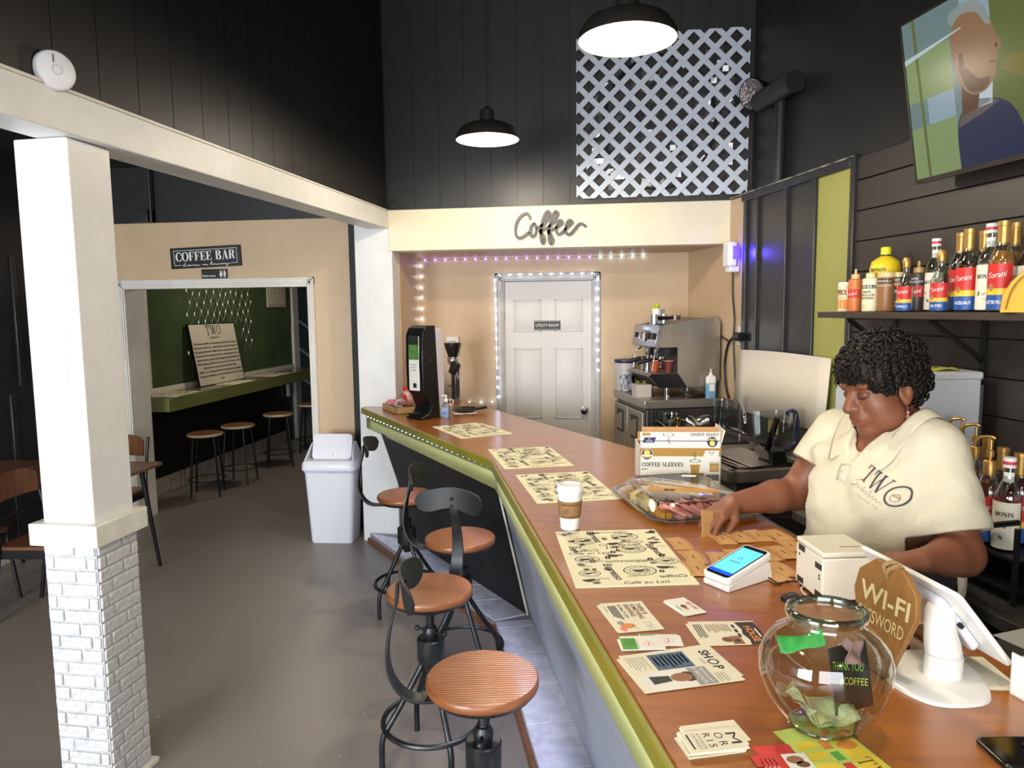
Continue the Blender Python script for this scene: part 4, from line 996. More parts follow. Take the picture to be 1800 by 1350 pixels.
def carton_lid(b):
    b.rect(-.16, .16, .024, .027, 0, 2); b.poly([(-.152, .018), (-.105, .018), (-.096, .04), (-.143, .04)], .0002, 2); b.text('10-24', -.124, .028, .008, .0003, 4, rot=math.pi)
    b.text('OZ', -.124, .036, .005, .0003, 4, rot=math.pi); b.rect(-.152, -.118, .047, .059, .0001, 1)
    b.disc(.128, .022, .021, .0003, 2, 22); b.disc(.128, .016, .011, .0004, 3, 14); b.text('SUNSET', .128, .036, .008, .0004, 3, rot=math.pi, bold=.03, wmax=-.036)
    serif(b, 'COFFEE SLEEVES', .155, .058, .012, 0, 0, thick=.2, thin=.1, sx=.95, gap=.06, rot=math.pi)
    b.poly([(-.07, .06), (-.024, .06), (-.03, .05), (-.064, .05)], .0003, 4); b.ring(-.047, .051, .019, .023, .0004, 0, 20, .28); steam(b, -.05, .012, .012, 0)
b = B(); carton_lid(b); b.v = [(v[0], -.0006 - v[2], v[1]) for v in b.v]
o = b.build('lid_print', cm, bx, flat=True); o.parent = lid; o.location = (0, -hd_, hh); o.rotation_euler = (R(-10), 0, 0)

ORD = ['first', 'second', 'third', 'fourth', 'fifth', 'sixth', 'seventh', 'eighth', 'ninth', 'tenth', 'eleventh', 'twelfth', 'thirteenth', 'fourteenth']
SIDE = ['outer', 'inner']
# ---- deli platter
pt = thing('platter', 'clear plastic party platter with orange label', 'platter', W(.995, 2.455, TOP), BA + R(2))
def oct_(hx, hy, c): return [(hx - c, -hy), (hx, -hy + c), (hx, hy - c), (hx - c, hy), (-hx + c, hy), (-hx, hy - c), (-hx, -hy + c), (-hx + c, -hy)]
m_clear = thin('clear_plastic', (238, 242, 244), .25, .06)
loft(B(), [(oct_(.185, .235, .05), .001), (oct_(.195, .245, .05), .012), (oct_(.207, .257, .05), .016), (oct_(.207, .257, .05), .019)], capt=False).build('tray', thin('clear_tray_base', (214, 210, 204), .3, .08), pt)
loft(B(), [(oct_(.207, .257, .05), .0195), (oct_(.192, .242, .05), .023), (oct_(.155, .205, .05), .062), (oct_(.150, .2, .05), .065)], capb=False).build('lid', m_clear, pt)
rd = B()
for k in range(8):
    a, c = oct_(.153, .203, .05)[k], oct_(.153, .203, .05)[(k + 1) % 8]; rd.tube([(a[0], a[1], .0645), (c[0], c[1], .0645)], .0022, 5)
    a, c = oct_(.2, .25, .05)[k], oct_(.2, .25, .05)[(k + 1) % 8]; rd.tube([(a[0], a[1], .021), (c[0], c[1], .021)], .002, 5)
rd.build('lid_ridge', thin('ridge_plastic', (205, 210, 215), .6, .05), pt)
lb = B(); lb.poly([(-.135, -.02), (.09, -.10), (.11, -.065), (-.12, .03)], .0662); lb.build('label', M('orange_label', (222, 150, 40), .5), pt, flat=True)
lb = B(); lb.poly([(-.085, -.034), (-.05, -.047), (-.044, -.03), (-.078, -.017)], .0668, 0); lb.text('P', -.064, -.036, .011, .0671, 1, rot=R(-20)); lb.build('label_mark', [m_ink, m_wink], pt, flat=True)
lb = B(); lb.poly([(.06, .15), (.11, .13), (.13, .16), (.08, .18)], .0662); lb.build('price_label', m_white_p, pt, flat=True)
rr = random.Random(4); pc = pt.location; RZ = Matrix.Rotation(BA + R(2), 4, 'Z')
m_ch1 = M('yellow_cheese', (222, 180, 70), .5); m_ch2 = M('white_cheese', (226, 208, 150), .5); m_ch3 = M('orange_cheese', (214, 150, 50), .5); m_ham = M('ham_pink', (222, 138, 124), .45, noise=(30, (236, 170, 156), .4)); m_tur = M('turkey_pale', (222, 194, 164), .5, noise=(30, (206, 174, 140), .4))
cube0 = {}
def food(kind, mat, x, y, z, rot, label, grp, mk):
    if kind not in cube0: o = mk().build(kind, mat); cube0[kind] = o; tag(o, label, 'food', grp)
    else: o = share(cube0[kind], (0, 0, 0)); o['label'] = label; o['group'] = grp
    o.location = pc + (RZ @ Vector((x, y, z))); o.rotation_euler = (rot[0], rot[1], rot[2] + BA)
    return o
mkc = lambda: B().box(-.0095, .0095, -.0095, .0095, -.0095, .0095)
for i in range(14): food('cheese_cube', m_ch1, -.172 + (i % 2) * .021, .165 - (i // 2) * .019, .022 + .006 * (i % 2), (0, 0, rr.uniform(-.5, .5)), 'yellow cheese cube, %s from the back in the %s column of the platter' % (ORD[i // 2], SIDE[i % 2]), 'yellow cheese cubes in the platter', mkc)
for i in range(14): food('pale_cheese_cube', m_ch2, -.168 + (i % 2) * .021, .02 - (i // 2) * .018, .022 + .008 * (i % 2), (rr.uniform(-.3, .3), 0, rr.uniform(-.5, .5)), 'pale cheese cube, %s from the back in the %s column of the platter' % (ORD[i // 2], SIDE[i % 2]), 'pale cheese cubes in the platter', mkc)
for i in range(10): food('orange_cheese_cube', m_ch3, -.158 + (i % 2) * .021, -.115 - (i // 2) * .019, .022, (0, 0, rr.uniform(-.5, .5)), 'orange cheese cube, %s from the back in the %s column of the platter' % (ORD[i // 2], SIDE[i % 2]), 'orange cheese cubes in the platter', mkc)
for i in range(12): food('golden_cheese_cube', m_ch1, -.10 + i * .018, .205 + .012 * (i % 2), .022, (0, 0, rr.uniform(-.5, .5)), 'golden cheese cube, %s from the left along the platter back edge' % ORD[i], 'golden cheese cubes at the platter back', mkc)
def fold():
    b = B(); vs = []; fs = []; n = 8
    for i in range(n + 1):
        a = math.pi * i / n; x = -.03 * math.cos(a); z = .016 * math.sin(a) + .002 * math.sin(3 * a)
        vs += [(x, -.042, z), (x * .9, 0, z * 1.25), (x, .042, z)]
    for i in range(n): fs += [(3 * i, 3 * i + 1, 3 * i + 4, 3 * i + 3), (3 * i + 1, 3 * i + 2, 3 * i + 5, 3 * i + 4)]
    return b.add(vs, fs)
for i in range(13): food('ham_slice', m_ham, -.115 + i * .022, -.185 + .012 * (i % 2), .024 + .004 * (i % 3), (R(25), R(20 + rr.uniform(-15, 15)), R(90 + rr.uniform(-20, 20))), 'folded pink ham slice, %s from the left in the front row' % ORD[i], 'ham slices in the platter', fold)
for i in range(10): food('ham_slice', m_ham, -.10 + i * .026, -.13 + .012 * (i % 2), .022, (R(15), R(rr.uniform(-15, 25)), R(80 + rr.uniform(-20, 20))), 'folded pink ham slice, %s from the left in the second row' % ORD[i], 'ham slices in the platter', fold)
for i in range(14): food('turkey_slice', m_tur, -.10 + (i % 7) * .036, .03 + (i // 7) * .075 + .01 * (i % 2), .024, (R(12), R(rr.uniform(-20, 20)), R(60 + rr.uniform(-30, 30))), 'folded pale turkey slice, %s from the left in the %s row' % (ORD[i % 7], ['near', 'far'][i // 7]), 'turkey slices in the platter', fold)

# ---- flat kraft cup sleeves spread on the bar
def sleeve_mesh():
    n = 6; P = []
    for k in range(n + 1): a = R(-14 + 28 * k / n); P.append((-.245 + .275 * math.cos(a) + 0, .275 * math.sin(a) * .88))
    Q = []
    for k in range(n + 1): a = R(14 - 28 * k / n); Q.append((-.245 + .217 * math.cos(a), .217 * math.sin(a) * .88 * 1.12))
    return B().prism(P + Q, 0, .0022)
sl0 = None
sp_ = [(1195, 956, 4), (1219, 980, 2), (1226, 1001, 0), (1270, 947, 6), (1301, 945, 8), (1333, 942, 7), (1369, 943, 9), (1266, 984, -8), (1295, 978, -10), (1347, 976, 12), (1377, 973, 8), (1373, 1002, 5), (1354, 1012, 20), (1391, 960, 4)]
wl_ = ['front left of the spread by the placemat', 'second in the left column of the spread', 'third in the left column, half under the card reader', 'leftmost of the row below the platter', 'second in the row below the platter', 'third in the row below the platter', 'last in the row below the platter, by the barista', 'left one just behind the card reader', 'right one just behind the card reader', 'in the middle of the spread left of the printer', 'tilted one touching the receipt printer', 'large near one left of the printer', 'closest one beside the card reader base', 'behind the printer at the bar edge']
for i, (px, py, a) in enumerate(sp_):
    p = onZ(px, py, TOP); rot = (0, 0, BA + R(a - 6))
    if sl0 is None:
        sl0 = thing('cup_sleeve', 'flat kraft cup sleeve ' + wl_[i], 'cup sleeve', group='kraft cup sleeves spread on the bar'); sm = sleeve_mesh().build('paper', m_kraft, sl0)
        b = B()
        for r0 in (.2235, .2685): b.ribbon([(-.245 + r0 * math.cos(R(-12 + 24 * k / 6)), r0 * math.sin(R(-12 + 24 * k / 6)) * .93) for k in range(7)], .0012, .0026)
        b.rect(-.003, .002, -.014, .012, .0026); b.build('print', M('kraft_ink', (120, 82, 44), .7), sl0, flat=True)
        t = sl0
    else: t = dup(sl0, None, None, 'flat kraft cup sleeve ' + wl_[i])
    t.location = (p.x, p.y, TOP + .0001 * i + (.0022 if i in (2, 4, 6, 10, 12) else 0)); t.rotation_euler = rot

# ---- card reader
m_gloss = M('white_gloss_plastic', (238, 236, 230), .3)
cr_ = thing('card_reader', 'white countertop card reader with a blue phone like screen', 'card reader', W(.857, 1.722, TOP), BA + R(24))
P = [(-.088, 0), (.082, 0), (.086, .006), (.074, .048), (.06, .052), (-.07, .022), (-.09, .014)]
b = B(); b.prism(P, -.042, .042); b.v = [(v[0], v[2], v[1]) for v in b.v]; b.build('dock', m_gloss, cr_, bevel=.006, seg=3)
dv = B(); dv.at((-.006, 0, .046), (0, R(-13), 0)); dv.prism(rrect(.088, .044, .014), -.009, .009); dev = dv.build('terminal', m_gloss, cr_, bevel=.004, seg=3)
def on_dev(fn, name, mat, z):
    b = B(); b.at((-.006, 0, .046), (0, R(-13), 0)); fn(b, z); return b.build(name, mat, dev, flat=True)
on_dev(lambda b, z: b.prism(rrect(.081, .037, .009), z - .0004, z), 'bezel', M('black_glass', (14, 14, 16), .12), .0097)
on_dev(lambda b, z: b.rect(-.062, .066, -.034, .034, z), 'screen', M('screen_cyan', (40, 140, 200), .2, emis=((110, 205, 250), .9)), .0101)
on_dev(lambda b, z: b.rect(-.0715, -.0575, -.034, .034, z), 'screen_bar', M('screen_blue', (20, 60, 200), .2, emis=((10, 70, 235), .9)), .0102)
def scr(b, z): b.ring(.012, 0, .006, .0072, z, 0, 18); b.ring(.018, 0, .003, .004, z, 0, 12); b.rect(-.008, -.005, -.016, .016, z)
on_dev(scr, 'screen_text', M('screen_ink', (30, 70, 110), .4), .0104)
B().sphere((-.0885, -.012, .012), (.0015, .003, .003), 8, 6).build('status_led', M('led_white', (255, 255, 255), .4, emis=((255, 255, 255), 3)), cr_)
a, c = W(.93, 1.70, TOP + .012), W(.99, 1.66, TOP + .012)
cbw = thing('power_cable', 'short black cable between card reader and printer', 'cable', a)
B().tube(catmull([(0, 0, 0), (.02, -.02, -.008), (.04, .0, -.008), tuple(c - a)], 5), .0022, 6).build('cord', M('black_cord', (18, 18, 18), .5), cbw)

# ---- receipt printer
rp = thing('receipt_printer', 'white cube receipt printer on the bar', 'printer', W(1.052, 1.61, TOP), BA + R(-5))
B().box(-.062, .068, -.07, .07, .006, .112).build('body', M('printer_warm_white', (236, 228, 208), .4), rp, bevel=.004)
B().box(-.0625, .0685, -.0705, .0705, .114, .127).build('lid', M('printer_warm_white', (236, 228, 208), .4), rp, bevel=.004)
sl = B()
for y, z in ((-.05, .088), (.038, .104), (.042, .02), (-.052, .018)): sl.box(-.0632, -.0615, y - .016, y + .016, z - .007, z + .007)
for y, z in ((-.055, .066), (-.055, .058), (.05, .085)): sl.box(-.0632, -.0615, y - .002, y + .002, z - .003, z + .003)
sl.build('port', M('port_dark', (46, 42, 38), .5), rp)
B().box(-.052, .052, -.064, .064, 0, .007).build('foot', m_bmet, rp); B().box(.0, .052, -.03, -.028, .1268, .1276).build('paper_slot', m_bmet, rp)
cb2 = thing('usb_cable', 'grey cable lying by the receipt printer foot', 'cable', W(.985, 1.60, TOP + .003))
B().tube(catmull([(0, .05, 0), (-.012, .03, 0), (-.01, -.01, 0), (.01, -.04, 0)], 5), .003, 6).build('cord', M('grey_cord', (190, 188, 182), .4), cb2)
fb_ = thing('key_fob', 'small black key fob behind the glass bowl', 'key fob', W(.925, 1.585, TOP), BA + R(20))
b = B(); b.prism(rrect(.026, .014, .013), 0, .012); b.build('case', m_bmet, fb_, bevel=.004); B().box(-.012, .012, -.006, .006, .012, .0128).build('button', M('fob_grey', (70, 70, 72), .4), fb_)

# ---- tablet stand
ps = thing('tablet_stand', 'white point of sale tablet on a curved stand', 'tablet', W(1.0, 1.19, TOP), BA)
bp = [(-.10, -.03), (-.065, -.095), (.03, -.1), (.085, -.02), (.09, .075), (.03, .10), (-.035, .095), (-.085, .04)]
bp = [(q.x, q.y) for q in catmull([(x, y, 0) for x, y in bp], 5, True)]
loft(B(), [(bp, 0), ([(x * .98, y * .98) for x, y in bp], .006), ([(x * .9, y * .9) for x, y in bp], .010)]).build('base', m_gloss, ps)
b = B(); C_ = [(.01, -.01, .008), (.01, -.01, .05), (.005, -.005, .09), (.015, .01, .125), (.045, .04, .15)]
b.tube(catmull(C_, 5), [.036, .036, .036, .036, .036, .035, .034, .034, .033, .032, .031, .03, .03, .029, .028, .028, .027, .026, .026, .025, .025], 24, flat=(1, .8)); b.build('neck', m_gloss, ps)
B().lathe([(.0365, .055), (.0368, .0555), (.0365, .056)], 24, c=(.01, -.01, 0), capb=False, capt=False).build('neck_seam', M('seam_grey', (190, 192, 196), .4), ps)
tt = math.atan2(.145, .12)
TM = Matrix.Translation((.058, .091, .112)) @ Euler((0, tt, 0)).to_matrix().to_4x4()
b = B(); b.T = TM; b.prism(rrect(.096, .146, .014), -.005, .006); tabm = b.build('tablet', m_gloss, ps, bevel=.003, seg=3)
b = B(); b.T = TM; b.prism(rrect(.088, .138, .008), .0062, .0068); b.build('screen', M('tablet_screen', (40, 44, 52), .15, emis=((200, 210, 225), .35)), tabm)
b = B(); b.T = TM; b.prism(rrect(.072, .098, .02), -.024, -.0052); b.build('mount', M('mount_white', (226, 230, 238), .35), ps, bevel=.006)
b = B(); b.T = TM; b.box(-.01, .0, -.105, -.096, -.02, -.012); b.build('port', m_bmet, ps)
# ---- wooden wi-fi tag leaning on the stand
wf = thing('wifi_sign', 'wooden tag sign reading WI-FI leaning on the tablet stand', 'sign', W(.905, 1.232, TOP + .001), (R(-7), 0, BA - R(90) + R(3)))
P = [(-.036, .216), (.036, .216), (.078, .182), (.086, .14), (.036, 0), (-.036, 0), (-.086, .14), (-.078, .182)]
b = B(); b.prism(P, -.006, .006); b.v = [(v[0], -v[2], v[1]) for v in b.v]
b.build('tag', woodmat('tag_wood', (168, 122, 66), (142, 98, 50), 7, (9, 1, 1), .5, .1), wf, bevel=.0015)
def wtxt(b):
    b.text('WI-FI', .002, .128, .036, bold=.02, wmax=-.135); b.text('PASSWORD', 0, .088, .026, wmax=-.125)
b = B(); wtxt(b); b.v = [(v[0], -.0068 - v[2], v[1]) for v in b.v]; b.build('lettering', M('pale_wood_letters', (236, 214, 160), .6), wf, flat=True)
rp_ = B(); rp_.tube(catmull([(.006, -.012, .196), (0, -.016, .212), (.006, -.002, .222), (.016, .012, .205), (.018, .016, .17), (.022, .018, .12), (.02, .02, .07)], 6), .0045, 8)
rp_.tube(catmull([(.004, -.011, .19), (.012, -.014, .21), (.02, .008, .215), (.026, .02, .16), (.03, .022, .10), (.026, .024, .06)], 6), .004, 8); rp_.sphere((.024, .022, .062), (.009, .009, .008), 8, 6)
rp_.build('twine', M('jute', (176, 142, 96), .85, noise=(300, (140, 108, 70), .4), bump=(400, .8, .003)), wf)

# ---- glass bowl with bills
bl = thing('glass_bowl', 'round clear glass tip bowl in the right foreground', 'bowl', W(.695, 1.075, TOP), BA + R(-6))
prof = [(.0, .004), (.05, .004), (.058, .008), (.075, .03), (.098, .062), (.109, .098), (.110, .122), (.102, .148), (.084, .170), (.066, .182), (.0605, .190), (.062, .199), (.066, .203), (.066, .209), (.062, .212), (.058, .208)]
b = B(); b.at((0, 0, 0), (0, 0, 0), (1, .88, 1)); b.lathe(prof, 56, capt=False); b.build('glass', thin('bowl_glass', (232, 240, 236), .32, .02), bl, angle=70)
b = B(); b.at((0, 0, 0), (0, 0, 0), (1, .88, 1)); b.lathe([(.064, .196), (.068, .2), (.068, .21), (.062, .213), (.057, .209), (.059, .198)], 48, capb=False, capt=False); b.build('rim', thin('rim_glass', (196, 210, 200), .9, .03), bl, angle=70)
b = B(); b.at((0, 0, 0), (0, 0, 0), (1, .88, 1)); b.lathe([(0, .001), (.052, .001), (.058, .006), (.05, .01), (0, .008)], 40); b.build('foot', thin('foot_glass', (205, 215, 205), .6, .03), bl, angle=70)
def bill(name, label, mat, w_, h_, loc, rot, curl, seed, wob=.004, draw=None, cat='banknote', grp=None):
    rr = random.Random(seed); nx, ny = 12, 6; vs = []; fs = []; ph = [rr.uniform(0, 6) for _ in range(4)]
    for i in range(nx + 1):
        for j in range(ny + 1):
            x = (i / nx - .5) * w_; y = (j / ny - .5) * h_; a = x / w_ * curl
            X = (math.sin(a) / (curl or 1) * w_) if curl else x; Zc = ((1 - math.cos(a)) / curl * w_) if curl else 0
            vs.append((X, y, Zc + wob * math.sin(x * 120 + ph[0]) * math.cos(y * 90 + ph[1]) + wob * .6 * math.sin(x * 60 + y * 130 + ph[2])))
    for i in range(nx):
        for j in range(ny): a = i * (ny + 1) + j; fs.append((a, a + ny + 1, a + ny + 2, a + 1))
    t = thing(name, label, cat, bl.location + Matrix.Rotation(BA, 3, 'Z') @ Vector(loc), (rot[0], rot[1], rot[2] + BA), grp)
    o = B().add(vs, fs).build('paper', mat, t, angle=80); s = o.modifiers.new('t', 'SOLIDIFY'); s.thickness = .0006
    return t, vs, nx, ny
m_bill = M('banknote_green', (146, 152, 112), .7, noise=(70, (186, 188, 150), .3)); m_bill2 = M('banknote_pale', (196, 190, 146), .7, noise=(80, (160, 156, 112), .35))
bill('banknote', 'pale crumpled banknote lying on the bottom of the glass bowl', m_bill2, .10, .055, (0, -.005, .028), (R(6), 0, R(10)), 1.3, 1, .006, grp='banknotes in the glass bowl')
bill('banknote', 'greenish banknote folded against the front of the glass bowl', m_bill, .085, .05, (.0, -.015, .036), (R(38), 0, R(4)), 1.2, 2, .005, grp='banknotes in the glass bowl')
bill('banknote', 'crumpled banknote leaning at the left side of the glass bowl', m_bill2, .08, .05, (-.04, .01, .045), (R(40), R(20), R(60)), 1.2, 3, .007, grp='banknotes in the glass bowl')
bill('green_note', 'bright green folded note near the rim of the glass bowl', M('bright_green_paper', (70, 176, 84), .6), .075, .03, (-.05, -.01, .160), (R(35), R(-20), R(-30)), .7, 4, .004, cat='paper')
t, vs, nx, ny = bill('thank_you_card', 'dark brown card with green and yellow lettering inside the glass bowl', M('dark_brown_card', (44, 38, 34), .55), .085, .11, (.045, .0, .085), (R(78), 0, R(12)), .5, 5, .0, cat='card')
b = B(); b.text('THANK YOU', -.004, .012, .014, .0, 0, rot=R(-12), wmax=-.07); b.text('#COFFEE', .006, -.014, .012, 0, 1, rot=R(-12), wmax=-.06)
b.v = [((math.sin(v[0] / .085 * .5) / .5 * .085), v[1], (1 - math.cos(v[0] / .085 * .5)) / .5 * .085 + .001) for v in b.v]
b.build('lettering', [M('neon_green_ink', (150, 200, 70), .6), M('neon_yellow_ink', (214, 216, 70), .6)], t, flat=True)
bill('pink_flower_note', 'small crumpled pink paper on top of the dark card in the bowl', M('dusty_pink_paper', (196, 152, 148), .7), .06, .04, (.04, -.012, .135), (R(60), R(25), R(30)), .9, 6, .007, cat='paper')

# ---- flyers and cards (text runs towards the viewer: local x = -U, local y = V)
def card(name, label, cat, v, u, wd, ht, rot, th, mat, draw, inks, group=None, extra=None):
    t = thing(name, label, cat, W(v, u, TOP), BA - R(90) + R(rot), group)
    n = extra or 1
    for k in range(n):
        dx, dy = ((0, 0) if k == n - 1 else ((k + 1) * -.004 - .002, (k - 1) * .004)); z0 = th * k / n
        B().at((dx, dy, 0), (0, 0, R(0 if k == n - 1 else 2 * (-1) ** k))).box(-wd / 2, wd / 2, -ht / 2, ht / 2, z0, z0 + th / n * .96).build('sheet', mat, t)
    if draw:
        b = B(); draw(b); b.v = [(v_[0], v_[1], th + .0002 + v_[2]) for v_ in b.v]; b.build('print', inks, t, flat=True)
    return t
INK = [m_ink, M('ink_red', (200, 50, 44), .6), M('ink_slate', (62, 88, 116), .6), m_wink, M('ink_grey', (150, 152, 150), .6), M('ink_skin', (150, 100, 66), .6), M('ink_green', (92, 168, 60), .6), M('ink_brown', (112, 66, 40), .6), M('ink_orange', (226, 140, 60), .6), M('ink_pink', (230, 140, 128), .6), M('ink_yellow', (236, 206, 60), .6)]
def lines(b, x0, x1, y, n, dy, h, mi=0, rag=.3, sd=1):
    r_ = random.Random(sd)
    for i in range(n): b.rect(x0, x1 - (x1 - x0) * rag * r_.random(), y - i * dy, y - i * dy + h, 0, mi)
def d1(b):
    for i, s in enumerate(('THERE IS', 'SOMETHING', 'BREWING', 'IN PRATT CITY')):
        b.text(s, -.07, .034 - i * .0155, .011 if i < 3 else .008, 0, 7 if i < 3 else 0, align='L', bold=.03, wmax=.085)
    for i in range(4): b.rect(-.068, .012 - i * .006, -.022 - i * .0052, -.0185 - i * .0052, 0, 0)
    serif(b, 'TWO', .055, .018, .017, 0, 4, thick=.08, thin=.04, align='C'); lines(b, .035, .072, -.005, 2, .005, .0012, 4)
    b.disc(.045, -.022, .013, 0, 8, 16, .016); b.disc(.058, -.036, .014, .0001, 9, 16, .008); b.disc(.028, -.034, .010, .0001, 4, 16, .008); lines(b, -.068, -.03, -.046, 1, .005, .0015, 0)
card('flyer', 'cream flyer stack reading THERE IS SOMETHING BREWING', 'flyer', .507, 1.553, .152, .107, 1, .0015, m_paper, d1, INK, extra=3)
def d2(b): b.text('RED LINE', 0, .012, .010, 0, 1, wmax=-.042, bold=.02); b.disc(-.004, -.004, .010, 0, 7, 14, .007); b.disc(.010, -.004, .007, 0, 8, 12, .005); lines(b, -.015, .015, -.021, 1, .004, .002, 0, sd=32)
card('business_card', 'small white card stack with red lettering, alone near the card reader', 'card', .654, 1.582, .088, .056, 12, .003, m_white_p, d2, INK, extra=3)
def d3(b):
    b.poly([(-.055, .075), (.055, .075), (.055, .032), (.03, .036), (.005, .030), (-.02, .036), (-.055, .031)], 0, 0); b.text('HOUSE', .004, .044, .016, .0002, 8, bold=.03, wmax=-.075); b.rect(-.022, .02, .064, .068, .0002, 3)
    for i in range(3): b.rect(-.043 + i * .022, -.027 + i * .022, .018, .025, 0, 0)
    lines(b, -.048, -.006, .008, 9, .006, .0022, 7, sd=3); lines(b, -.05, .02, -.052, 4, .005, .0025, 0, sd=4)
    b.disc(.028, -.012, .012, 0, 7, 14, .012); b.rect(.012, .05, -.004, .02, -.00005, 5); b.disc(.034, .008, .007, .0002, 0, 12)
card('flyer', 'cream flyer with a black header and orange HOUSE lettering', 'flyer', .692, 1.432, .108, .15, -6, .0016, m_paper, d3, INK, extra=3)
def d4(b):
    b.rect(-.026, .026, -.045, -.012, 0, 6); lines(b, -.022, .022, -.017, 6, .0045, .0012, 7, sd=5); b.ring(0, .014, .011, .0118, 0, 9, 18); b.rect(-.009, .009, .012, .015, 0, 9); b.rect(-.02, .02, -.0095, -.0085, 0, 4)
card('business_card', 'white card stack with a green striped end, upper of the two', 'card', .487, 1.412, .052, .09, -8, .005, m_white_p, d4, INK, group='green and white cards', extra=4)
card('business_card', 'white card with a green end peeking out behind its twin', 'card', .536, 1.426, .05, .085, -12, .002, m_white_p, d4, INK, group='green and white cards', extra=2)
def d5(b):
    b.rect(-.068, -.004, -.045, .035, 0, 2); lines(b, -.06, -.01, .026, 8, .009, .0035, 3, sd=6)
    b.text('SH', -.045, .068, .02, 0, 0, bold=.03, align='C'); b.ring(-.012, .078, .008, .0115, 0, 0, 18); b.text('P', .012, .068, .02, 0, 0, bold=.03); b.text('small', -.02, .055, .008, 0, 4, shear=.4); lines(b, .03, .066, .075, 4, .006, .0012, 0, sd=7)
    b.rect(.0, .066, .01, .05, 0, 4); b.text('BIRMINGHAM', .033, .036, .007, .0002, 3, wmax=-.056); b.text('IS BECAUSE', .033, .022, .009, .0002, 3, wmax=-.06); b.text('of us', .033, .013, .006, .0002, 3)
    b.rect(.0, .068, -.085, .01, -.00005, 3); b.disc(.03, .002, .019, .0001, 0, 18, .016); b.disc(.03, -.012, .016, .0002, 5, 18, .022); b.poly([(.015, -.075), (.045, -.075), (.04, -.035), (.02, -.035)], .0001, 0); b.rect(.012, .05, -.095, -.06, .0, 3)
    lines(b, -.066, -.01, -.056, 7, .006, .0011, 0, sd=8)
card('flyer', 'wide cream flyer stack reading SHOP with a blue panel', 'flyer', .528, 1.30, .138, .205, 4, .0022, m_paper, d5, INK, extra=4)
def d6(b):
    b.text('M', 0, .026, .018, 0, 0, wmax=-.03); b.text('O R', 0, .006, .014, 0, 0, wmax=-.036); b.text('R I S', 0, -.013, .013, 0, 0, wmax=-.038); b.text('A V E N U E', 0, -.023, .005, 0, 0, wmax=-.042); b.text('L A U N D R Y', 0, -.031, .005, 0, 0, wmax=-.042); lines(b, -.02, .02, -.041, 1, .005, .003, 0, sd=31)
card('business_card', 'thick cream card stack lettered MORRIS at the bottom edge', 'card', .485, 1.05, .058, .098, 0, .013, m_paper, d6, INK, extra=6)
def d7(b): b.rect(-.028, .0, -.045, .045, 0, 1); b.rect(-.028, .01, .005, .045, .0001, 3); b.disc(-.012, .022, .010, .0002, 5, 14, .014); b.disc(.0, .03, .008, .0002, 7, 14, .011); b.disc(.02, -.02, .007, .0002, 0, 12); lines(b, -.02, .022, -.012, 4, .007, .0016, 3, sd=9)
card('business_card', 'red card with two small portraits at the bottom edge', 'card', .575, .985, .105, .062, -4, .0012, M('red_card', (206, 46, 44), .5), d7, INK)
def d8(b):
    b.rect(-.085, .085, .015, .055, 0, 10); b.disc(-.03, .034, .012, .0001, 8, 14, .018); serif(b, 'TWO', .045, .018, .028, .0002, 0, thick=.08, thin=.04, align='C')
    for i in range(4): b.rect(-.08 + i * .03, -.058 + i * .03, -.008, .008, .0001, (1, 8, 6, 1)[i])
    for i in range(5): b.rect(-.055 + i * .028, -.035 + i * .028, -.05, -.014, .0001, 10); lines(b, -.053 + i * .028, -.037 + i * .028, -.02, 4, .008, .003, 0, sd=20 + i)
card('flyer', 'lime and yellow menu flyer partly under the glass bowl', 'flyer', .672, .985, .19, .118, 6, .001, M('lime_paper', (196, 214, 104), .5), d8, INK)
card('flyer', 'pale lime flyer sticking out beneath the yellow menu', 'flyer', .635, .955, .12, .09, 18, .0005, M('pale_lime_paper', (200, 208, 150), .5), None, INK)
# ---- phone at the lower right
ph = thing('mobile_phone', 'black mobile phone lying at the lower right corner', 'phone', W(.985, .945, TOP), BA + R(-8))
b = B(); b.prism(rrect(.078, .039, .012), 0, .009); b.build('body', M('phone_black', (16, 16, 17), .25), ph, bevel=.003, seg=3)
b = B(); b.prism(rrect(.073, .034, .008), .0091, .0095); b.build('screen', M('phone_glass', (8, 8, 9), .06), ph)
b = B(); b.prism(rrect(.016, .016, .006), .0094, .0115); b.build('camera_bump', M('phone_black', (16, 16, 17), .25), ph)
# ---- white carton and paper at the right edge, coaster, pen
wc = thing('napkin_carton', 'open white carton at the right picture edge', 'box', W(1.148, 1.06, TOP), BA + R(4))
b = B(); b.box(-.05, .05, -.058, -.055, 0, .085).box(-.05, .05, .055, .058, 0, .07).box(-.05, -.047, -.058, .058, 0, .08).box(.047, .05, -.058, .058, 0, .07).box(-.05, .05, -.058, .058, 0, .003); b.build('carton', m_white_p, wc)
b = B(); b.box(-.043, .043, -.05, .05, .004, .06); b.build('napkins', M('napkin_pile', (232, 226, 214), .8, bump=(50, .5, .004)), wc)
card('paper_note', 'typed cream paper slip right of the tablet base', 'paper', 1.105, 1.19, .13, .075, -12, .0008, m_paper, lambda b: lines(b, -.055, .055, .028, 10, .0058, .001, 4, sd=12), INK)
co = thing('coaster_stack', 'small brown coaster stack behind the tablet stand', 'coaster', W(1.135, 1.345, TOP), BA)
for k in range(3): B().at((0, .001 * k, 0)).box(-.036, .036, -.036, .036, .004 * k, .004 * k + .0035).build('coaster', m_kraftb, co)
pe = thing('marker_pen', 'dark blue marker lying behind the wooden tag sign', 'pen', W(.965, 1.285, TOP + .007), BA + R(15))
b = B(); b.tube([(-.06, 0, 0), (.04, 0, 0)], .007, 12); b.build('barrel', M('marker_blue', (30, 44, 66), .35), pe); B().tube([(.04, 0, 0), (.065, 0, 0)], .0065, 12).build('cap', m_bmet, pe)

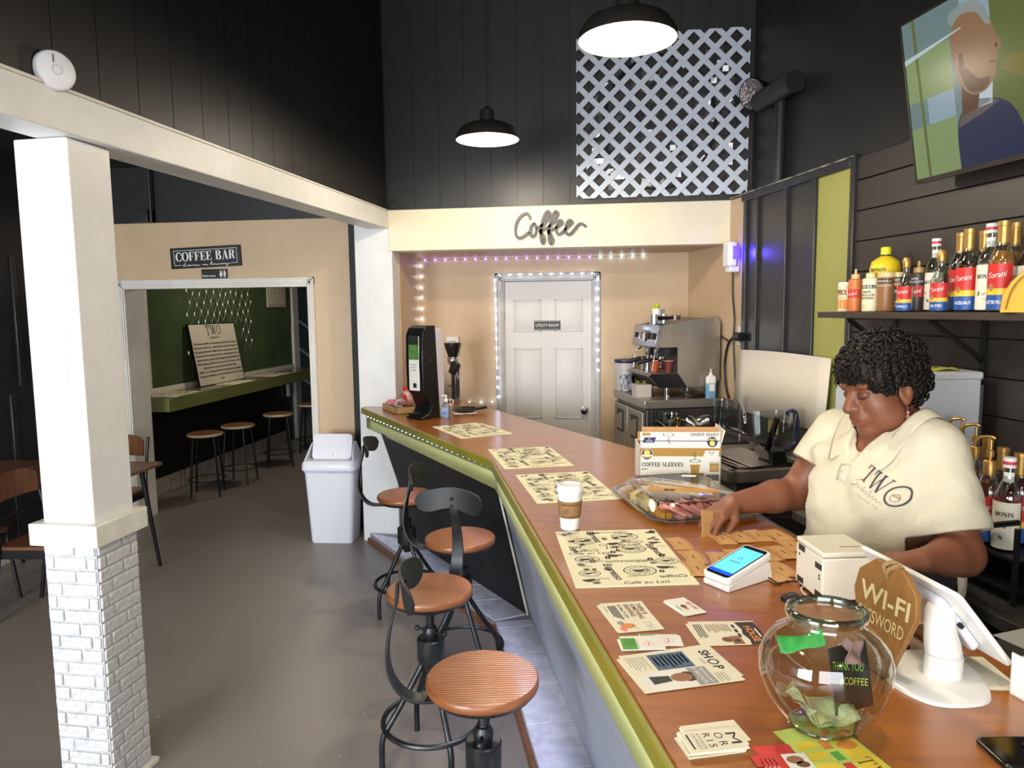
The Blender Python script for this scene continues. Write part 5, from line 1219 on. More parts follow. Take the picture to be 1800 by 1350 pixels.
# ================================================================== FAR END OF THE BAR
nd = thing('napkin_dispenser', 'tall black napkin dispenser on the far end of the bar', 'napkin dispenser', (-1.19, 4.70, TOP), R(-38 + 7)); nd.scale = (1.05, 1.05, 1.24)
# local -y faces the customer side
Pf = [(-.11, 0), (-.13, .004), (-.13, .014), (-.07, .03), (-.045, .06), (-.075, .12), (-.115, .16), (-.12, .30), (-.115, .45), (-.095, .485), (-.06, .50), (.0, .50), (.03, .0)]
b = B(); b.prism(Pf, -.075, .075); b.v = [(v[2], v[0], v[1]) for v in b.v]; b.build('cover', M('smoke_black_plastic', (24, 24, 25), .22), nd, bevel=.012, seg=3)
Pb = [(.03, 0), (.0, .48), (.055, .485), (.075, .46), (.085, 0)]
b = B(); b.prism(Pb, -.07, .07); b.v = [(v[2], v[0], v[1]) for v in b.v]; b.build('back_shell', M('lilac_grey_plastic', (196, 188, 196), .35), nd, bevel=.008)
b = B(); b.T = Matrix.Translation((0, -.119, .30)) @ Euler((R(90), 0, 0)).to_matrix().to_4x4()
b.prism(rrect(.045, .145, .006), -.002, .002); ad = b.build('ad_card', m_white_p, nd)
b = B(); b.T = Matrix.Translation((0, -.122, .30)) @ Euler((R(90), 0, 0)).to_matrix().to_4x4(); b.rect(-.045, .045, .02, .145, 0, 0); b.rect(-.045, .045, .10, .145, .0003, 1)
for i in range(3): b.rect(-.03, .02, -.01 - i * .014, -.006 - i * .014, .0003, 2)
b.rect(-.01, .02, -.13, -.105, .0003, 1); b.build('ad_print', [M('leaf_green', (60, 110, 50), .5, noise=(40, (110, 160, 80), .4)), M('print_dark', (40, 40, 42), .6), M('ink_grey', (150, 152, 150), .6)], ad, flat=True)
B().box(.0755, .077, -.05, -.04, .315, .318).build('latch', M('steel_dot', (220, 220, 220), .2, .8), nd)
B().box(-.055, .055, -.125, -.03, .014, .03).build('napkin_tongue', m_bmet, nd)
sn = thing('sanitizer_bottle', 'clear pump bottle of hand sanitizer beside the napkin dispenser', 'bottle', (-1.045, 4.60, TOP), R(-20))
b = B(); loft(b, [(rrect(.024, .017, .009), 0), (rrect(.026, .019, .01), .01), (rrect(.026, .019, .01), .09), (rrect(.018, .014, .009), .108), (rrect(.011, .011, .0105), .115), (rrect(.011, .011, .0105), .122)]); b.build('bottle', M('sanitizer_gel', (220, 232, 240), .06, trans=.9, ior=1.3), sn)
B().box(-.022, .022, -.0205, -.0195, .02, .085).build('label', M('sanitizer_label', (70, 120, 190), .5, noise=(30, (190, 210, 235), .5)), sn)
b = B(); b.lathe([(.012, .12), (.013, .135), (.006, .138), (.005, .155), (.008, .156), (.008, .162), (0, .163)], 16); b.tube([(0, 0, .16), (-.028, -.012, .157)], .0035, 8); b.build('pump', m_white_p, sn)
wt = thing('condiment_tray', 'shallow pale wooden tray beside the napkin dispenser', 'tray', (-1.47, 4.985, TOP), R(-55))
b = B(); b.box(-.16, .16, -.085, .085, 0, .006).box(-.16, .16, -.085, -.077, 0, .045).box(-.16, .16, .077, .085, 0, .045).box(-.16, -.152, -.085, .085, 0, .045).box(.152, .16, -.085, .085, 0, .045).box(.02, .026, -.08, .08, 0, .03); b.build('body', woodmat('pale_tray_wood', (206, 164, 104), (184, 140, 82), 5, (8, 1, 1), .5, .1), wt, bevel=.0015)
rr = random.Random(8); sp0 = None
Rw = Matrix.Rotation(R(-55), 3, 'Z')
for i in range(26):
    c = Vector((-.1 + rr.uniform(-.035, .035), rr.uniform(-.05, .05), .03 + i * .0012)); col = i % 3
    key = ('sugar_packet', 'pink_sugar_packet', 'red_sugar_packet')[col]; m = (m_white_p, M('packet_pink', (226, 130, 140), .6), M('packet_red', (196, 60, 66), .6))[col]
    b = B(); b.box(-.03, .03, -.019, .019, -.0015, .0015)
    if key not in cube0: o = b.build(key, m); cube0[key] = o
    else: o = share(cube0[key], (0, 0, 0))
    tag(o, 'loose sugar packet of %s paper heaped in the wooden tray' % ('white', 'pink', 'red')[col], 'packet', ('white', 'pink', 'red')[col] + ' sugar packets in the wooden tray'); o.location = wt.location + Rw @ c; o.rotation_euler = (rr.uniform(-.9, .9), rr.uniform(-.6, .6), rr.uniform(0, 6))
bt = thing('tea_bag_pile', 'brown paper pouch lying in the wooden tray', 'pouch', wt.location + Rw @ Vector((.09, 0, .012)), R(-50))
b = B(); b.sphere((0, 0, .02), (.055, .05, .022), 16, 8); b.build('pouch', M('brown_pouch', (110, 84, 66), .7, bump=(40, .8, .006)), bt); B().at((.03, -.05, .03), (R(50), 0, R(20))).box(-.04, .04, -.001, .001, -.03, .03).build('flap', M('pouch_flap', (206, 196, 170), .7), bt)
rj = thing('red_lid_jar', 'clear shaker jar with a red lid behind the wooden tray', 'jar', (-1.50, 5.30, TOP), 0)
b = B(); b.lathe([(0, 0), (.035, 0), (.037, .01), (.037, .10), (.03, .115)], 24); b.build('glass', M('jar_white_fill', (226, 214, 204), .3, noise=(30, (210, 120, 110), .6)), rj)
b = B(); b.lathe([(.032, .113), (.04, .116), (.041, .135), (.034, .142), (0, .143)], 24); b.build('lid', M('red_lid', (206, 40, 46), .4), rj); B().box(-.038, .0, -.039, -.0365, .03, .085).build('label', M('ink_red', (200, 50, 44), .6), rj)
bo = thing('black_shaker', 'small black topped shaker behind the red lid jar', 'shaker', (-1.40, 5.42, TOP)); b = B(); b.lathe([(0, 0), (.03, 0), (.028, .1), (.02, .12)], 20); b.build('body', m_white_p, bo); b = B(); b.lathe([(.022, .12), (.022, .165), (.012, .175), (0, .176)], 18); b.build('lid', m_bmet, bo)
# coffee grinder
gr = thing('coffee_grinder', 'tall black and chrome coffee grinder behind the napkin dispenser', 'grinder', (-1.205, 5.52, TOP), R(-30)); gr.scale = (.85, .85, .86)
m_chr = M('chrome', (205, 205, 208), .12, 1)
b = B(); b.lathe([(0, 0), (.085, 0), (.088, .008), (.088, .03), (.08, .034), (0, .034)], 32); b.build('base', m_chr, gr)
b = B(); b.box(-.03, .03, .02, .08, .03, .36); b.build('column', M('brushed_dark', (96, 94, 92), .3, .9), gr, bevel=.01)
b = B(); b.lathe([(.03, .33), (.05, .36), (.05, .40), (.045, .41)], 24, c=(0, .02, 0)); b.build('collar', m_chr, gr)
b = B(); b.lathe([(.045, .41), (.05, .43), (.075, .50), (.08, .53), (.08, .54), (0, .545)], 28, c=(0, .02, 0)); b.build('hopper', M('smoke_black_plastic', (24, 24, 25), .22), gr)
b = B(); b.at((.055, -.02, .31), (0, R(25), 0)); b.box(-.035, .035, -.035, .035, -.055, .055); b.build('doser', M('smoke_black_plastic', (24, 24, 25), .22), gr, bevel=.01)
B().tube([(.075, -.02, .27), (.1, -.02, .22)], .014, 12).build('chute', m_chr, gr); B().tube([(-.02, -.03, .15), (.03, -.04, .15)], .012, 10).build('fork', m_chr, gr)
bk = thing('black_dish', 'flat black dish on a white napkin behind the pump bottle', 'dish', (-.985, 4.95, TOP + .004), R(10))
b = B(); b.lathe([(0, 0), (.06, 0), (.085, .02), (.087, .026), (.08, .024), (.055, .008), (0, .006)], 28); b.build('dish', M('smoke_black_plastic', (24, 24, 25), .22), bk); b = B(); b.tube([(.07, 0, .02), (.15, .01, .03)], .008, 8, flat=(1.6, .6)); b.build('handle', m_bmet, bk)
npk = thing('paper_napkin', 'crumpled white napkin under the black dish', 'napkin', (-.985, 4.90, TOP), R(25))
b = B(); vs = []; fs = []
for i in range(9):
    for j in range(9): vs.append(((i / 8 - .5) * .16, (j / 8 - .5) * .15, .002 + .0018 * math.sin(i * 2.1 + j) * math.cos(j * 1.7)))
for i in range(8):
    for j in range(8): a = i * 9 + j; fs.append((a, a + 9, a + 10, a + 1))
b.add(vs, fs).build('tissue', m_white_p, npk)
kp = thing('alarm_keypad', 'white wall keypad left of the utility door', 'keypad', onY(797, 607, 5.895), 0)
b = B(); b.box(-.055, .05, -.03, 0, -.085, .075); b.build('case', M('keypad_white', (226, 220, 208), .45), kp, bevel=.006)
k0 = None
for i in range(4):
    for j in range(4):
        loc = (-.036 + i * .02, -.031, .035 - j * .028)
        if k0 is None: k0 = B().lathe([(0, 0), (.006, 0), (.006, .003), (0, .004)], 10).build('key', M('keypad_grey', (150, 148, 144), .5), kp, loc, (R(90), 0, 0))
        else: share(k0, loc, kp)
ol = thing('wall_outlet', 'white outlet on the alcove left wall', 'outlet', (-1.56, 5.62, 1.18), R(90)); B().box(-.035, .035, -.006, 0, -.057, .057).build('plate', M('keypad_white', (226, 220, 208), .45), ol, bevel=.003); B().box(-.016, .016, -.008, 0, -.04, -.01).build('socket', M('keypad_grey', (150, 148, 144), .5), ol)

# ================================================================== BACK BAR, ALCOVE RIGHT
m_ss = M('stainless_steel', (182, 174, 160), .36, .75, noise=(5, (160, 152, 140), .35, (1, 1, .3)), bump=(160, .05, .001, (1, .02, 1)))
m_ssd = M('dark_stainless', (112, 106, 104), .34, .8, noise=(4, (92, 88, 86), .4))
def T(v, u, z): return W(v, u, z)
uf = thing('undercounter_fridge', 'stainless undercounter fridge with two doors in the alcove corner', 'fridge', (0, 0, 0), BA)
B().box(1.66, 2.235, 4.76, 5.47, .08, 1.065).build('cabinet', m_ssd, uf, bevel=.005)
B().box(1.635, 2.242, 4.74, 5.48, 1.07, 1.13).build('worktop', m_ss, uf, bevel=.006)
for u0, u1 in ((4.79, 5.125), (5.14, 5.45)):
    d = B().box(1.635, 1.66, u0, u1, .15, 1.04).build('door', m_ss, uf, bevel=.006)
    h = B(); um = (u0 + u1) / 2; h.box(1.63, 1.637, um - .075, um + .075, .83, 1.0); h.build('handle_recess', M('recess_black', (28, 27, 27), .4), d)
    g = B(); g.prism([(um - .065, .85), (um + .065, .85), (um + .065, .95), (um - .065, .985)], 0, .004); g.v = [(1.626 + v[2], v[0], v[1]) for v in g.v]; g.build('handle_plate', m_ss, d)
B().box(1.70, 1.735, 4.752, 4.762, .1, 1.05).build('corner_post', M('polished_edge', (190, 186, 190), .15, 1), uf)
pl = B(); pl.box(1.80, 1.875, 4.755, 4.76, .965, 1.02); pp = pl.build('badge', m_bmet, uf); B().box(1.807, 1.868, 4.752, 4.756, .972, .99).build('badge_text', m_white_p, pp)
for v in (1.72, 2.18):
    for u in (4.82, 5.44): B().cyl((v, u, 0), (v, u, .09), .02, n=10).build('foot', m_bmet, uf)

# ---- espresso machine (profile in v,z extruded along u)
em = thing('espresso_machine', 'large stainless espresso machine on the undercounter fridge', 'espresso machine', (0, 0, 0), BA)
def ext(prof, u0, u1): b = B(); b.prism(prof, u0, u1); b.v = [(v[0], v[2], v[1]) for v in b.v]; return b
U0, U1 = 4.83, 5.33
side = [(1.755, 1.49), (1.91, 1.49), (1.91, 1.30), (1.98, 1.205), (2.14, 1.205), (2.225, 1.25), (2.225, 1.66), (2.20, 1.70), (2.0, 1.685), (1.77, 1.642)]
ext(side, U0, U0 + .02).build('side_panel', m_ss, em, bevel=.003); ext(side, U1 - .02, U1).build('side_panel', m_ss, em, bevel=.003)
ext([(1.92, 1.22), (2.22, 1.22), (2.22, 1.655), (2.19, 1.69), (2.0, 1.675), (1.92, 1.665)], U0 + .02, U1 - .02).build('boiler_case', m_ssd, em)
ext([(1.775, 1.49), (1.93, 1.49), (1.93, 1.665), (1.785, 1.638)], U0 + .018, U1 - .018).build('head_case', m_ssd, em)
ext([(1.735, 1.495), (1.765, 1.48), (1.79, 1.645), (1.765, 1.65)], U0 - .005, U1 + .005).build('control_panel', M('panel_mirror', (172, 176, 190), .18, .95), em, bevel=.003)
B().box(1.915, 1.925, U0 + .02, U1 - .02, 1.30, 1.50).build('backsplash', m_ssd, em)
g = B()
def on_panel(b, u, s, r0, r1, mi): 
    c = Vector((1.748, u, 1.57)); ax = Vector((-.165, 0, .03)).normalized(); e1 = Vector((0, 1, 0)); e2 = Vector((.03, 0, .165)).normalized()
    vs = []; n = 20
    for k in range(n): a = 2 * math.pi * k / n; vs.append(c + ax * .006 + e1 * (math.cos(a) * r1) + e2 * (math.sin(a) * r1 + s))
    b.add(vs, [tuple(range(n))], mi)
on_panel(g, 5.06, .0, 0, .04, 0); gg = g.build('gauge', M('gauge_face', (226, 220, 200), .3), em, flat=True)
g = B(); c0 = Vector((1.742, 5.06, 1.571)); g.tube([c0 + Vector((-.004, math.cos(a) * .042, math.sin(a) * .041)) for a in [2 * math.pi * k / 24 for k in range(24)]], .004, 6, closed=True); g.build('gauge_rim', m_chr, gg)
for u, h in ((4.87, .045), (4.90, .045), (5.12, .05), (4.985, .05), (5.26, .04)):
    g = B(); g.at((1.745, u, 1.57), (0, R(10), 0)); g.box(-.008, .003, -.013, .013, -h / 2, h / 2); g.build('button', m_bmet, em, bevel=.003)
for u in (4.95, 5.14):
    g = B(); g.box(1.79, 1.88, u - .05, u + .05, 1.42, 1.50); hd_g = g.build('group_head', M('group_blackblue', (34, 36, 44), .3), em, bevel=.006)
    B().box(1.786, 1.791, u - .012, u + .012, 1.445, 1.47).build('group_light', M('group_label', (230, 230, 235), .4), hd_g)
    g = B(); g.lathe([(.0, 1.375), (.03, 1.375), (.036, 1.39), (.036, 1.42), (0, 1.42)], 20, c=(1.83, u, 0)); g.tube([(1.83, u - .008, 1.375), (1.825, u - .014, 1.34)], .006, 8); g.tube([(1.83, u + .008, 1.375), (1.825, u + .014, 1.34)], .006, 8); pf_ = g.build('portafilter', m_chr, em)
    g = B(); g.tube(catmull([(1.80, u, 1.40), (1.74, u + .01, 1.395), (1.66, u + .03, 1.375)], 4), [.010, .012, .013, .014, .015, .015, .015, .015, .014], 10); g.build('handle', m_bmet, pf_)
for u in (4.87, 5.29):
    B().tube(catmull([(1.80, u, 1.47), (1.76, u, 1.45), (1.745, u, 1.40), (1.735, u, 1.32)], 5), .005, 8).build('steam_wand', m_chr, em)
ext([(1.70, 1.29), (1.72, 1.305), (1.92, 1.305), (1.98, 1.205), (1.775, 1.205)], U0, U0 + .015).build('tray_cheek', M('smoke_black_plastic', (24, 24, 25), .22), em)
ext([(1.69, 1.292), (1.71, 1.305), (1.92, 1.305), (1.92, 1.28), (1.73, 1.27)], U0 + .015, U1).build('drip_tray', m_ss, em, bevel=.002)
ext([(1.73, 1.27), (1.92, 1.28), (1.97, 1.205), (1.79, 1.205)], U0 + .015, U1).build('tray_front', m_ssd, em)
gb = B()
for k in range(9): gb.box(1.72 + k * .022, 1.726 + k * .022, U0 + .03, U1 - .02, 1.305, 1.309)
gb.build('drip_grid', m_chr, em)
for v, u in ((1.86, 4.90), (2.16, 4.90), (1.86, 5.26), (2.16, 5.26)): B().cyl((v, u, 1.13), (v, u, 1.207), .022, n=16).build('foot', m_chr, em)
# top of the machine
def lbl_thing(name, label, cat, v, u, z, rz=0): return thing(name, label, cat, W(v, u, z), BA + R(rz))
for i, (v, u, h, r, lb) in enumerate(((1.80, 5.02, .075, .033, 'left clear glass on top of the espresso machine'), (1.85, 4.96, .07, .03, 'middle clear glass on top of the espresso machine'), (1.88, 5.10, .1, .032, 'tall clear glass at the back on the espresso machine'))):
    t = lbl_thing('drinking_glass', lb, 'glass', v, u, 1.645 + (v - 1.78) * .16); b = B(); b.lathe([(0, 0), (r * .9, 0), (r, h), (r - .002, h), (r * .88, .004), (0, .004)], 20); b.build('glass', thin('tumbler_glass', (235, 240, 240), .5), t)
t = lbl_thing('flower_pot', 'tiny white pot with yellow green flower on the espresso machine', 'plant', 1.84, 5.08, 1.655); b = B(); b.lathe([(0, 0), (.03, 0), (.034, .11), (.03, .112), (0, .1)], 18); b.build('pot', m_white_p, t)
b = B(); rr = random.Random(2)
for i in range(9): b.sphere((rr.uniform(-.02, .02), rr.uniform(-.02, .02), .125 + rr.uniform(-.01, .02)), (.013, .013, .009), 8, 5)
b.build('flower', M('lime_flower', (206, 214, 60), .6), t)
t = lbl_thing('portafilter', 'spare black handled portafilter lying on the espresso machine', 'portafilter', 1.93, 4.93, 1.685, 20); b = B(); b.lathe([(0, 0), (.032, 0), (.036, .03), (.03, .032), (0, .02)], 20); b.build('basket', m_chr, t); B().tube([(-.03, 0, .015), (-.17, -.02, .012)], [.009, .016], 10).build('handle', m_bmet, t)
b = None
for v, u, m, lb in ((1.79, 4.965, 'orange', 'small orange cup on the drip tray'), (1.87, 4.90, 'brown', 'small dark red cup deeper on the drip tray')):
    t = lbl_thing('espresso_cup', lb, 'cup', v, u, 1.309); col = (206, 92, 44) if m == 'orange' else (124, 50, 36); b = B(); b.lathe([(0, 0), (.026, 0), (.036, .085), (.034, .085), (.024, .004), (0, .004)], 22); b.build('cup', M('cup_' + m, col, .45, noise=(25, tuple(int(c * .7) for c in col), .5)), t); B().lathe([(.0352, .081), (.0365, .083), (.0352, .0855)], 22, capb=False, capt=False).build('rim', m_white_p, t)
t = lbl_thing('glass_mug', 'clear glass jar beside the orange cup under the group head', 'glass', 1.76, 5.06, 1.309); b = B(); b.lathe([(0, 0), (.04, 0), (.042, .1), (.039, .1), (.037, .004), (0, .004)], 22); b.build('glass', thin('tumbler_glass', (235, 240, 240), .5), t)
t = lbl_thing('knock_box', 'tall frosted bin with dark lid left of the espresso machine', 'bin', 1.72, 5.44, 1.13); b = B(); b.lathe([(0, 0), (.075, 0), (.085, .22), (.08, .225)], 28); b.build('body', M('frosted_grey', (190, 184, 184), .35), t); b = B(); b.lathe([(.087, .215), (.09, .22), (.088, .24), (0, .245)], 28); b.build('lid', M('navy_lid', (40, 44, 66), .4), t)
t = lbl_thing('concrete_planter', 'small square concrete planter with succulents on the stainless top', 'planter', 1.70, 4.99, 1.13, 0); b = B(); loft(b, [(rrect(.056, .056, .004), 0), (rrect(.058, .058, .004), .09)]); b.build('pot', M('pale_concrete', (196, 188, 180), .8, bump=(80, .3, .003)), t)
b = B(); rr = random.Random(6)
for i in range(14):
    x, y = rr.uniform(-.04, .04), rr.uniform(-.04, .04); b.tube([(x, y, .088), (x + rr.uniform(-.02, .02), y + rr.uniform(-.02, .02), .115)], [.006, .001], 5)
b.build('succulent', M('succulent_olive', (120, 120, 60), .6), t)
t = lbl_thing('snack_pack', 'small black and white printed packet on the stainless top', 'packet', 1.71, 5.32, 1.13, 30); B().at((0, 0, 0), (R(-12), 0, 0)).box(-.055, .055, -.03, .03, 0, .13).build('pack', M('pack_print', (214, 216, 226), .5, noise=(28, (60, 62, 90), .55)), t, bevel=.008); B().at((0, 0, 0), (R(-12), 0, 0)).box(.02, .056, -.031, .031, .01, .12).build('dark_side', m_bmet, t)
t = lbl_thing('soap_bottle', 'blue soap pump bottle on the edge of the stainless top', 'bottle', 2.14, 4.79, 1.13, 0); b = B(); loft(b, [(rrect(.032, .02, .012), 0), (rrect(.034, .022, .012), .02), (rrect(.034, .022, .012), .105)]); b.build('body', M('soap_blue', (120, 168, 200), .25), t); b = B(); loft(b, [(rrect(.034, .022, .012), .105), (rrect(.033, .021, .012), .15), (rrect(.012, .012, .011), .165)]); b.build('shoulder', m_white_p, t); B().box(-.02, .02, -.0235, -.022, .05, .1).build('label', m_white_p, t)
b = B(); b.lathe([(.012, .165), (.012, .18), (.005, .182), (.005, .2), (.01, .202), (0, .208)], 14); b.build('pump', m_white_p, t)
# hoses and cords
def cable(name, label, pts, r, mat, loc):
    t = thing(name, label, 'cable', loc); B().tube(catmull([tuple(Vector(p) - Vector(loc)) for p in pts], 6), r, 8).build('cord', mat, t); return t
m_hose = M('black_hose', (22, 21, 22), .35)
cable('water_hose', 'black hose lying behind the soap bottle under the machine', [W(1.95, 4.80, 1.16), W(2.02, 4.775, 1.145), W(2.1, 4.83, 1.14), W(2.2, 4.84, 1.14)], .009, m_hose, W(1.95, 4.80, 1.14))
cable('water_hose', 'second black hose curling below the espresso machine', [W(1.93, 4.86, 1.19), W(2.03, 4.82, 1.15), W(2.12, 4.86, 1.142), W(2.2, 4.9, 1.142)], .009, m_hose, W(1.93, 4.86, 1.14))
def rwp(px, py, v=2.235): return onV(px, py, v)
cable('machine_cord', 'thick black cord from the round plug down to the counter', [rwp(1290, 592), rwp(1280, 605), rwp(1274, 640), rwp(1276, 680), rwp(1281, 700)], .009, m_hose, rwp(1290, 592))
cable('machine_cord', 'looping black cord hanging beside the machine side panel', [rwp(1281, 600, 2.23), rwp(1259, 590, 2.232), rwp(1256, 625, 2.232), rwp(1263, 660, 2.232)], .007, m_hose, rwp(1281, 600))
cable('hanging_cable', 'long thin black cord hanging down the beige wall strip', [rwp(1288, 468), rwp(1288, 520), rwp(1291, 560), rwp(1289, 600), rwp(1291, 650), rwp(1293, 702)], .006, m_hose, rwp(1288, 468))
p = rwp(1300, 592, 2.22); t = thing('round_plug', 'large round black plug in the wall outlet', 'plug', p, BA)
b = B(); b.tube([(-.005, -.045, 0), (.0, .05, 0)], .03, 18); b.tube([(-.006, -.06, 0), (-.005, -.045, 0)], .024, 14); b.build('plug', m_bmet, t)
for px, py, lb in ((1302, 590, 'white outlet plate behind the round black plug'), (1295, 462, 'white outlet plate under the glowing plug in box')):
    p = rwp(px, py, 2.248); t = thing('wall_outlet', lb, 'outlet', p, BA - R(90)); B().box(-.04, .04, -.006, 0, -.065, .065).build('plate', M('keypad_white', (226, 220, 208), .45), t, bevel=.003); B().box(-.016, .016, -.008, 0, -.05, -.02).build('socket', M('keypad_grey', (150, 148, 144), .5), t)
p = rwp(1284, 447, 2.19); ai = thing('plug_in_box', 'white plug in box with a glowing blue edge beside the header', 'plug', p, BA - R(90))
B().box(-.05, .045, -.035, .03, -.085, .085).build('case', m_gloss, ai, bevel=.014, seg=3); B().at((0, 0, 0)).box(-.035, .035, -.02, .05, -.12, -.08).build('prong_block', m_gloss, ai, bevel=.006)
B().box(.05, .066, -.01, .035, -.035, .05).build('glow_strip', M('blue_glow', (40, 40, 255), .4, emis=((30, 20, 255), 14)), ai, bevel=.004)
l = bpy.data.lights.new('blue_glow_light', 'POINT'); l.energy = 1.6; l.color = (.12, .08, 1); l.shadow_soft_size = .03
lo = bpy.data.objects.new('blue_glow_light', l); COL.objects.link(lo); lo.parent = ai; lo.location = (.095, -.02, .0)

# ---- sink unit along the right wall
sk = thing('sink_unit', 'stainless sink unit against the right wall', 'sink', (0, 0, 0), BA)
b = B(); b.box(1.64, 2.22, 3.42, 3.46, .86, .93).box(1.64, 2.22, 4.64, 4.68, .86, .93).box(1.64, 1.69, 3.42, 4.68, .86, .93).box(2.12, 2.22, 3.42, 4.68, .86, .93).box(1.64, 2.22, 3.98, 4.10, .89, .93); b.build('rim', m_ss, sk, bevel=.008)
b = B()
for u0, u1 in ((3.46, 3.98), (4.10, 4.64)): b.box(1.69, 2.12, u0, u1, .66, .67).box(1.685, 1.69, u0, u1, .66, .9).box(2.12, 2.125, u0, u1, .66, .9).box(1.69, 2.12, u0 - .004, u0, .66, .9).box(1.69, 2.12, u1, u1 + .004, .66, .9)
b.build('basin', m_ssd, sk)
B().box(2.205, 2.225, 3.42, 4.70, .9, 1.13).build('backsplash', m_ssd, sk, bevel=.004)
B().box(1.66, 2.2, 3.44, 4.66, .1, .66).build('cabinet', M('cabinet_dark', (38, 36, 36), .45), sk)
for v in (1.68, 2.18):
    for u in (3.46, 4.64): B().cyl((v, u, 0), (v, u, .86), .018, n=10).build('leg', m_ss, sk)
ft = B(); ft.tube(catmull([(2.10, 4.25, .94), (2.10, 4.25, 1.02), (2.09, 4.25, 1.17), (2.05, 4.18, 1.20), (1.95, 3.9, 1.16), (1.93, 3.84, 1.10)], 6), .009, 10)
ft.tube([(2.10, 4.15, .98), (2.10, 4.35, .98)], .014, 10); ft.tube([(2.1, 4.15, .98), (2.06, 4.13, 1.02)], .006, 8); ft.tube([(2.1, 4.35, .98), (2.06, 4.37, 1.02)], .006, 8); ft.build('faucet', m_chr, sk)
wbz = thing('white_board', 'large blank white sheet leaning on the wall behind the sink', 'board', W(2.19, 4.0, 1.09), BA)
b = B(); vs = []; fs = []; n = 10
for i in range(n + 1):
    s = i / n; u_ = -.53 + 1.06 * s; bow = .025 * math.sin(math.pi * s)
    vs += [(.0 - bow * .3 + .0, u_, .0 + .01 * (1 - s)), (.03 - bow, u_ * 1.0, .405 - .01 * s + .012 * math.sin(math.pi * s))]
for i in range(n): fs.append((2 * i, 2 * i + 2, 2 * i + 3, 2 * i + 1))
o = b.add(vs, fs).build('sheet', M('board_white', (236, 226, 206), .45), wbz); s = o.modifiers.new('t', 'SOLIDIFY'); s.thickness = .006
# things standing in and by the sink
t = lbl_thing('blender_jar', 'clear blender jar with black blade stem upside down in the sink', 'blender jar', 1.93, 3.52, .94, 10)
b = B(); loft(b, [(rrect(.07, .07, .02), .03), (rrect(.085, .085, .02), .27)], capb=False, capt=False); b.build('jar', thin('tumbler_glass', (235, 240, 240), .5), t)
b = B(); b.at((-.01, 0, .15), (R(14), R(8), 0)); b.box(-.012, .012, -.012, .012, -.09, .1).box(-.03, .03, -.006, .006, -.09, -.08); b.build('blade_stem', m_bmet, t, bevel=.004)
b = B(); b.tube(catmull([(.085, 0, .26), (.13, 0, .27), (.15, 0, .2), (.14, 0, .10), (.085, 0, .06)], 5), .013, 8, flat=(1, 1.4)); b.build('handle', M('clear_navy', (50, 50, 80), .3), t)
b = B(); loft(b, [(rrect(.06, .06, .02), 0), (rrect(.05, .05, .02), .07)]); b.build('collar', m_bmet, t)
t = lbl_thing('sheet_pans', 'flat metal pans lying on the near end of the sink', 'pans', 1.80, 3.62, .932, 8)
for k in range(3): B().at((.01 * k, -.012 * k, 0), (R(3 * k), 0, R(4 * k))).box(-.11, .11, -.15, .15, .012 * k, .012 * k + .006).build('pan', m_ss, t, bevel=.003)
jar_specs = [(1.78, 4.62, .12, .05, 'clear plastic pitcher at the left of the sink clutter', 1), (2.02, 4.36, .24, .045, 'tall clear measuring cup beside the faucet', 1)]
for v, u, h, r, lb, k in jar_specs:
    t = lbl_thing('clear_pitcher', lb, 'pitcher', v, u, .935); b = B(); b.lathe([(0, 0), (r * .8, 0), (r * .86, h * .5), (r, h * .52), (r * 1.05, h), (r * 1.0, h), (r * .8, .006), (0, .006)], 22); b.build('glass', thin('tumbler_glass', (235, 240, 240), .5), t)
    b = B()
    for i in range(5): b.tube([(r * (.86 + .03 * i) * math.cos(a), r * (.86 + .03 * i) * math.sin(a), h * (.3 + .14 * i)) for a in [-2.2 + .12 * q for q in range(8)]], .0015, 5)
    b.build('scale_marks', thin('ridge_plastic', (205, 210, 215), .6, .05), t)
t = lbl_thing('milk_pitcher', 'chrome milk pitcher lying among the sink clutter', 'pitcher', 1.92, 4.50, 1.0, 30); b = B(); b.at((0, 0, 0), (R(70), 0, R(30))); b.lathe([(0, 0), (.04, 0), (.045, .05), (.035, .09), (.034, .09), (.042, .05), (.038, .004), (0, .004)], 22); b.build('pitcher', m_chr, t); B().tube(catmull([(.03, -.03, .03), (.08, -.04, .05), (.08, -.05, -.01), (.04, -.05, -.01)], 5), .006, 8).build('handle', m_chr, t)
t = lbl_thing('milk_pitcher', 'second chrome pitcher tilted towards the faucet', 'pitcher', 1.86, 4.38, 1.0, 80); b = B(); b.at((0, 0, 0), (R(-50), R(20), 0)); b.lathe([(0, 0), (.036, 0), (.04, .05), (.032, .08), (.031, .08), (.036, .05), (.03, .004), (0, .004)], 22); b.build('pitcher', m_chr, t); B().tube(catmull([(.0, .05, .03), (.04, .09, .04), (.03, .1, -.02), (.0, .06, -.01)], 5), .006, 8).build('handle', m_chr, t)
t = lbl_thing('jigger', 'small brass jigger behind the carton', 'jigger', 1.74, 4.40, .98); b = B(); b.lathe([(.018, 0), (.008, .03), (.008, .034), (.022, .075), (.02, .075), (0, .04)], 18); b.build('cup', M('brass', (186, 140, 70), .25, 1), t)
t = lbl_thing('dish_brush', 'black scrubber block leaning behind the carton', 'brush', 1.70, 4.60, .99, 20); B().at((0, 0, 0), (0, R(35), 0)).box(-.05, .05, -.02, .02, -.018, .018).build('block', m_bmet, t, bevel=.004); B().at((0, 0, 0), (0, R(35), 0)).box(-.045, .045, -.022, -.019, -.004, .004).build('stripe', M('keypad_grey', (150, 148, 144), .5), t)
B().box(1.72, 2.1, 4.12, 4.62, .925, .94).build('drain_board', m_ssd, sk, rot=None)
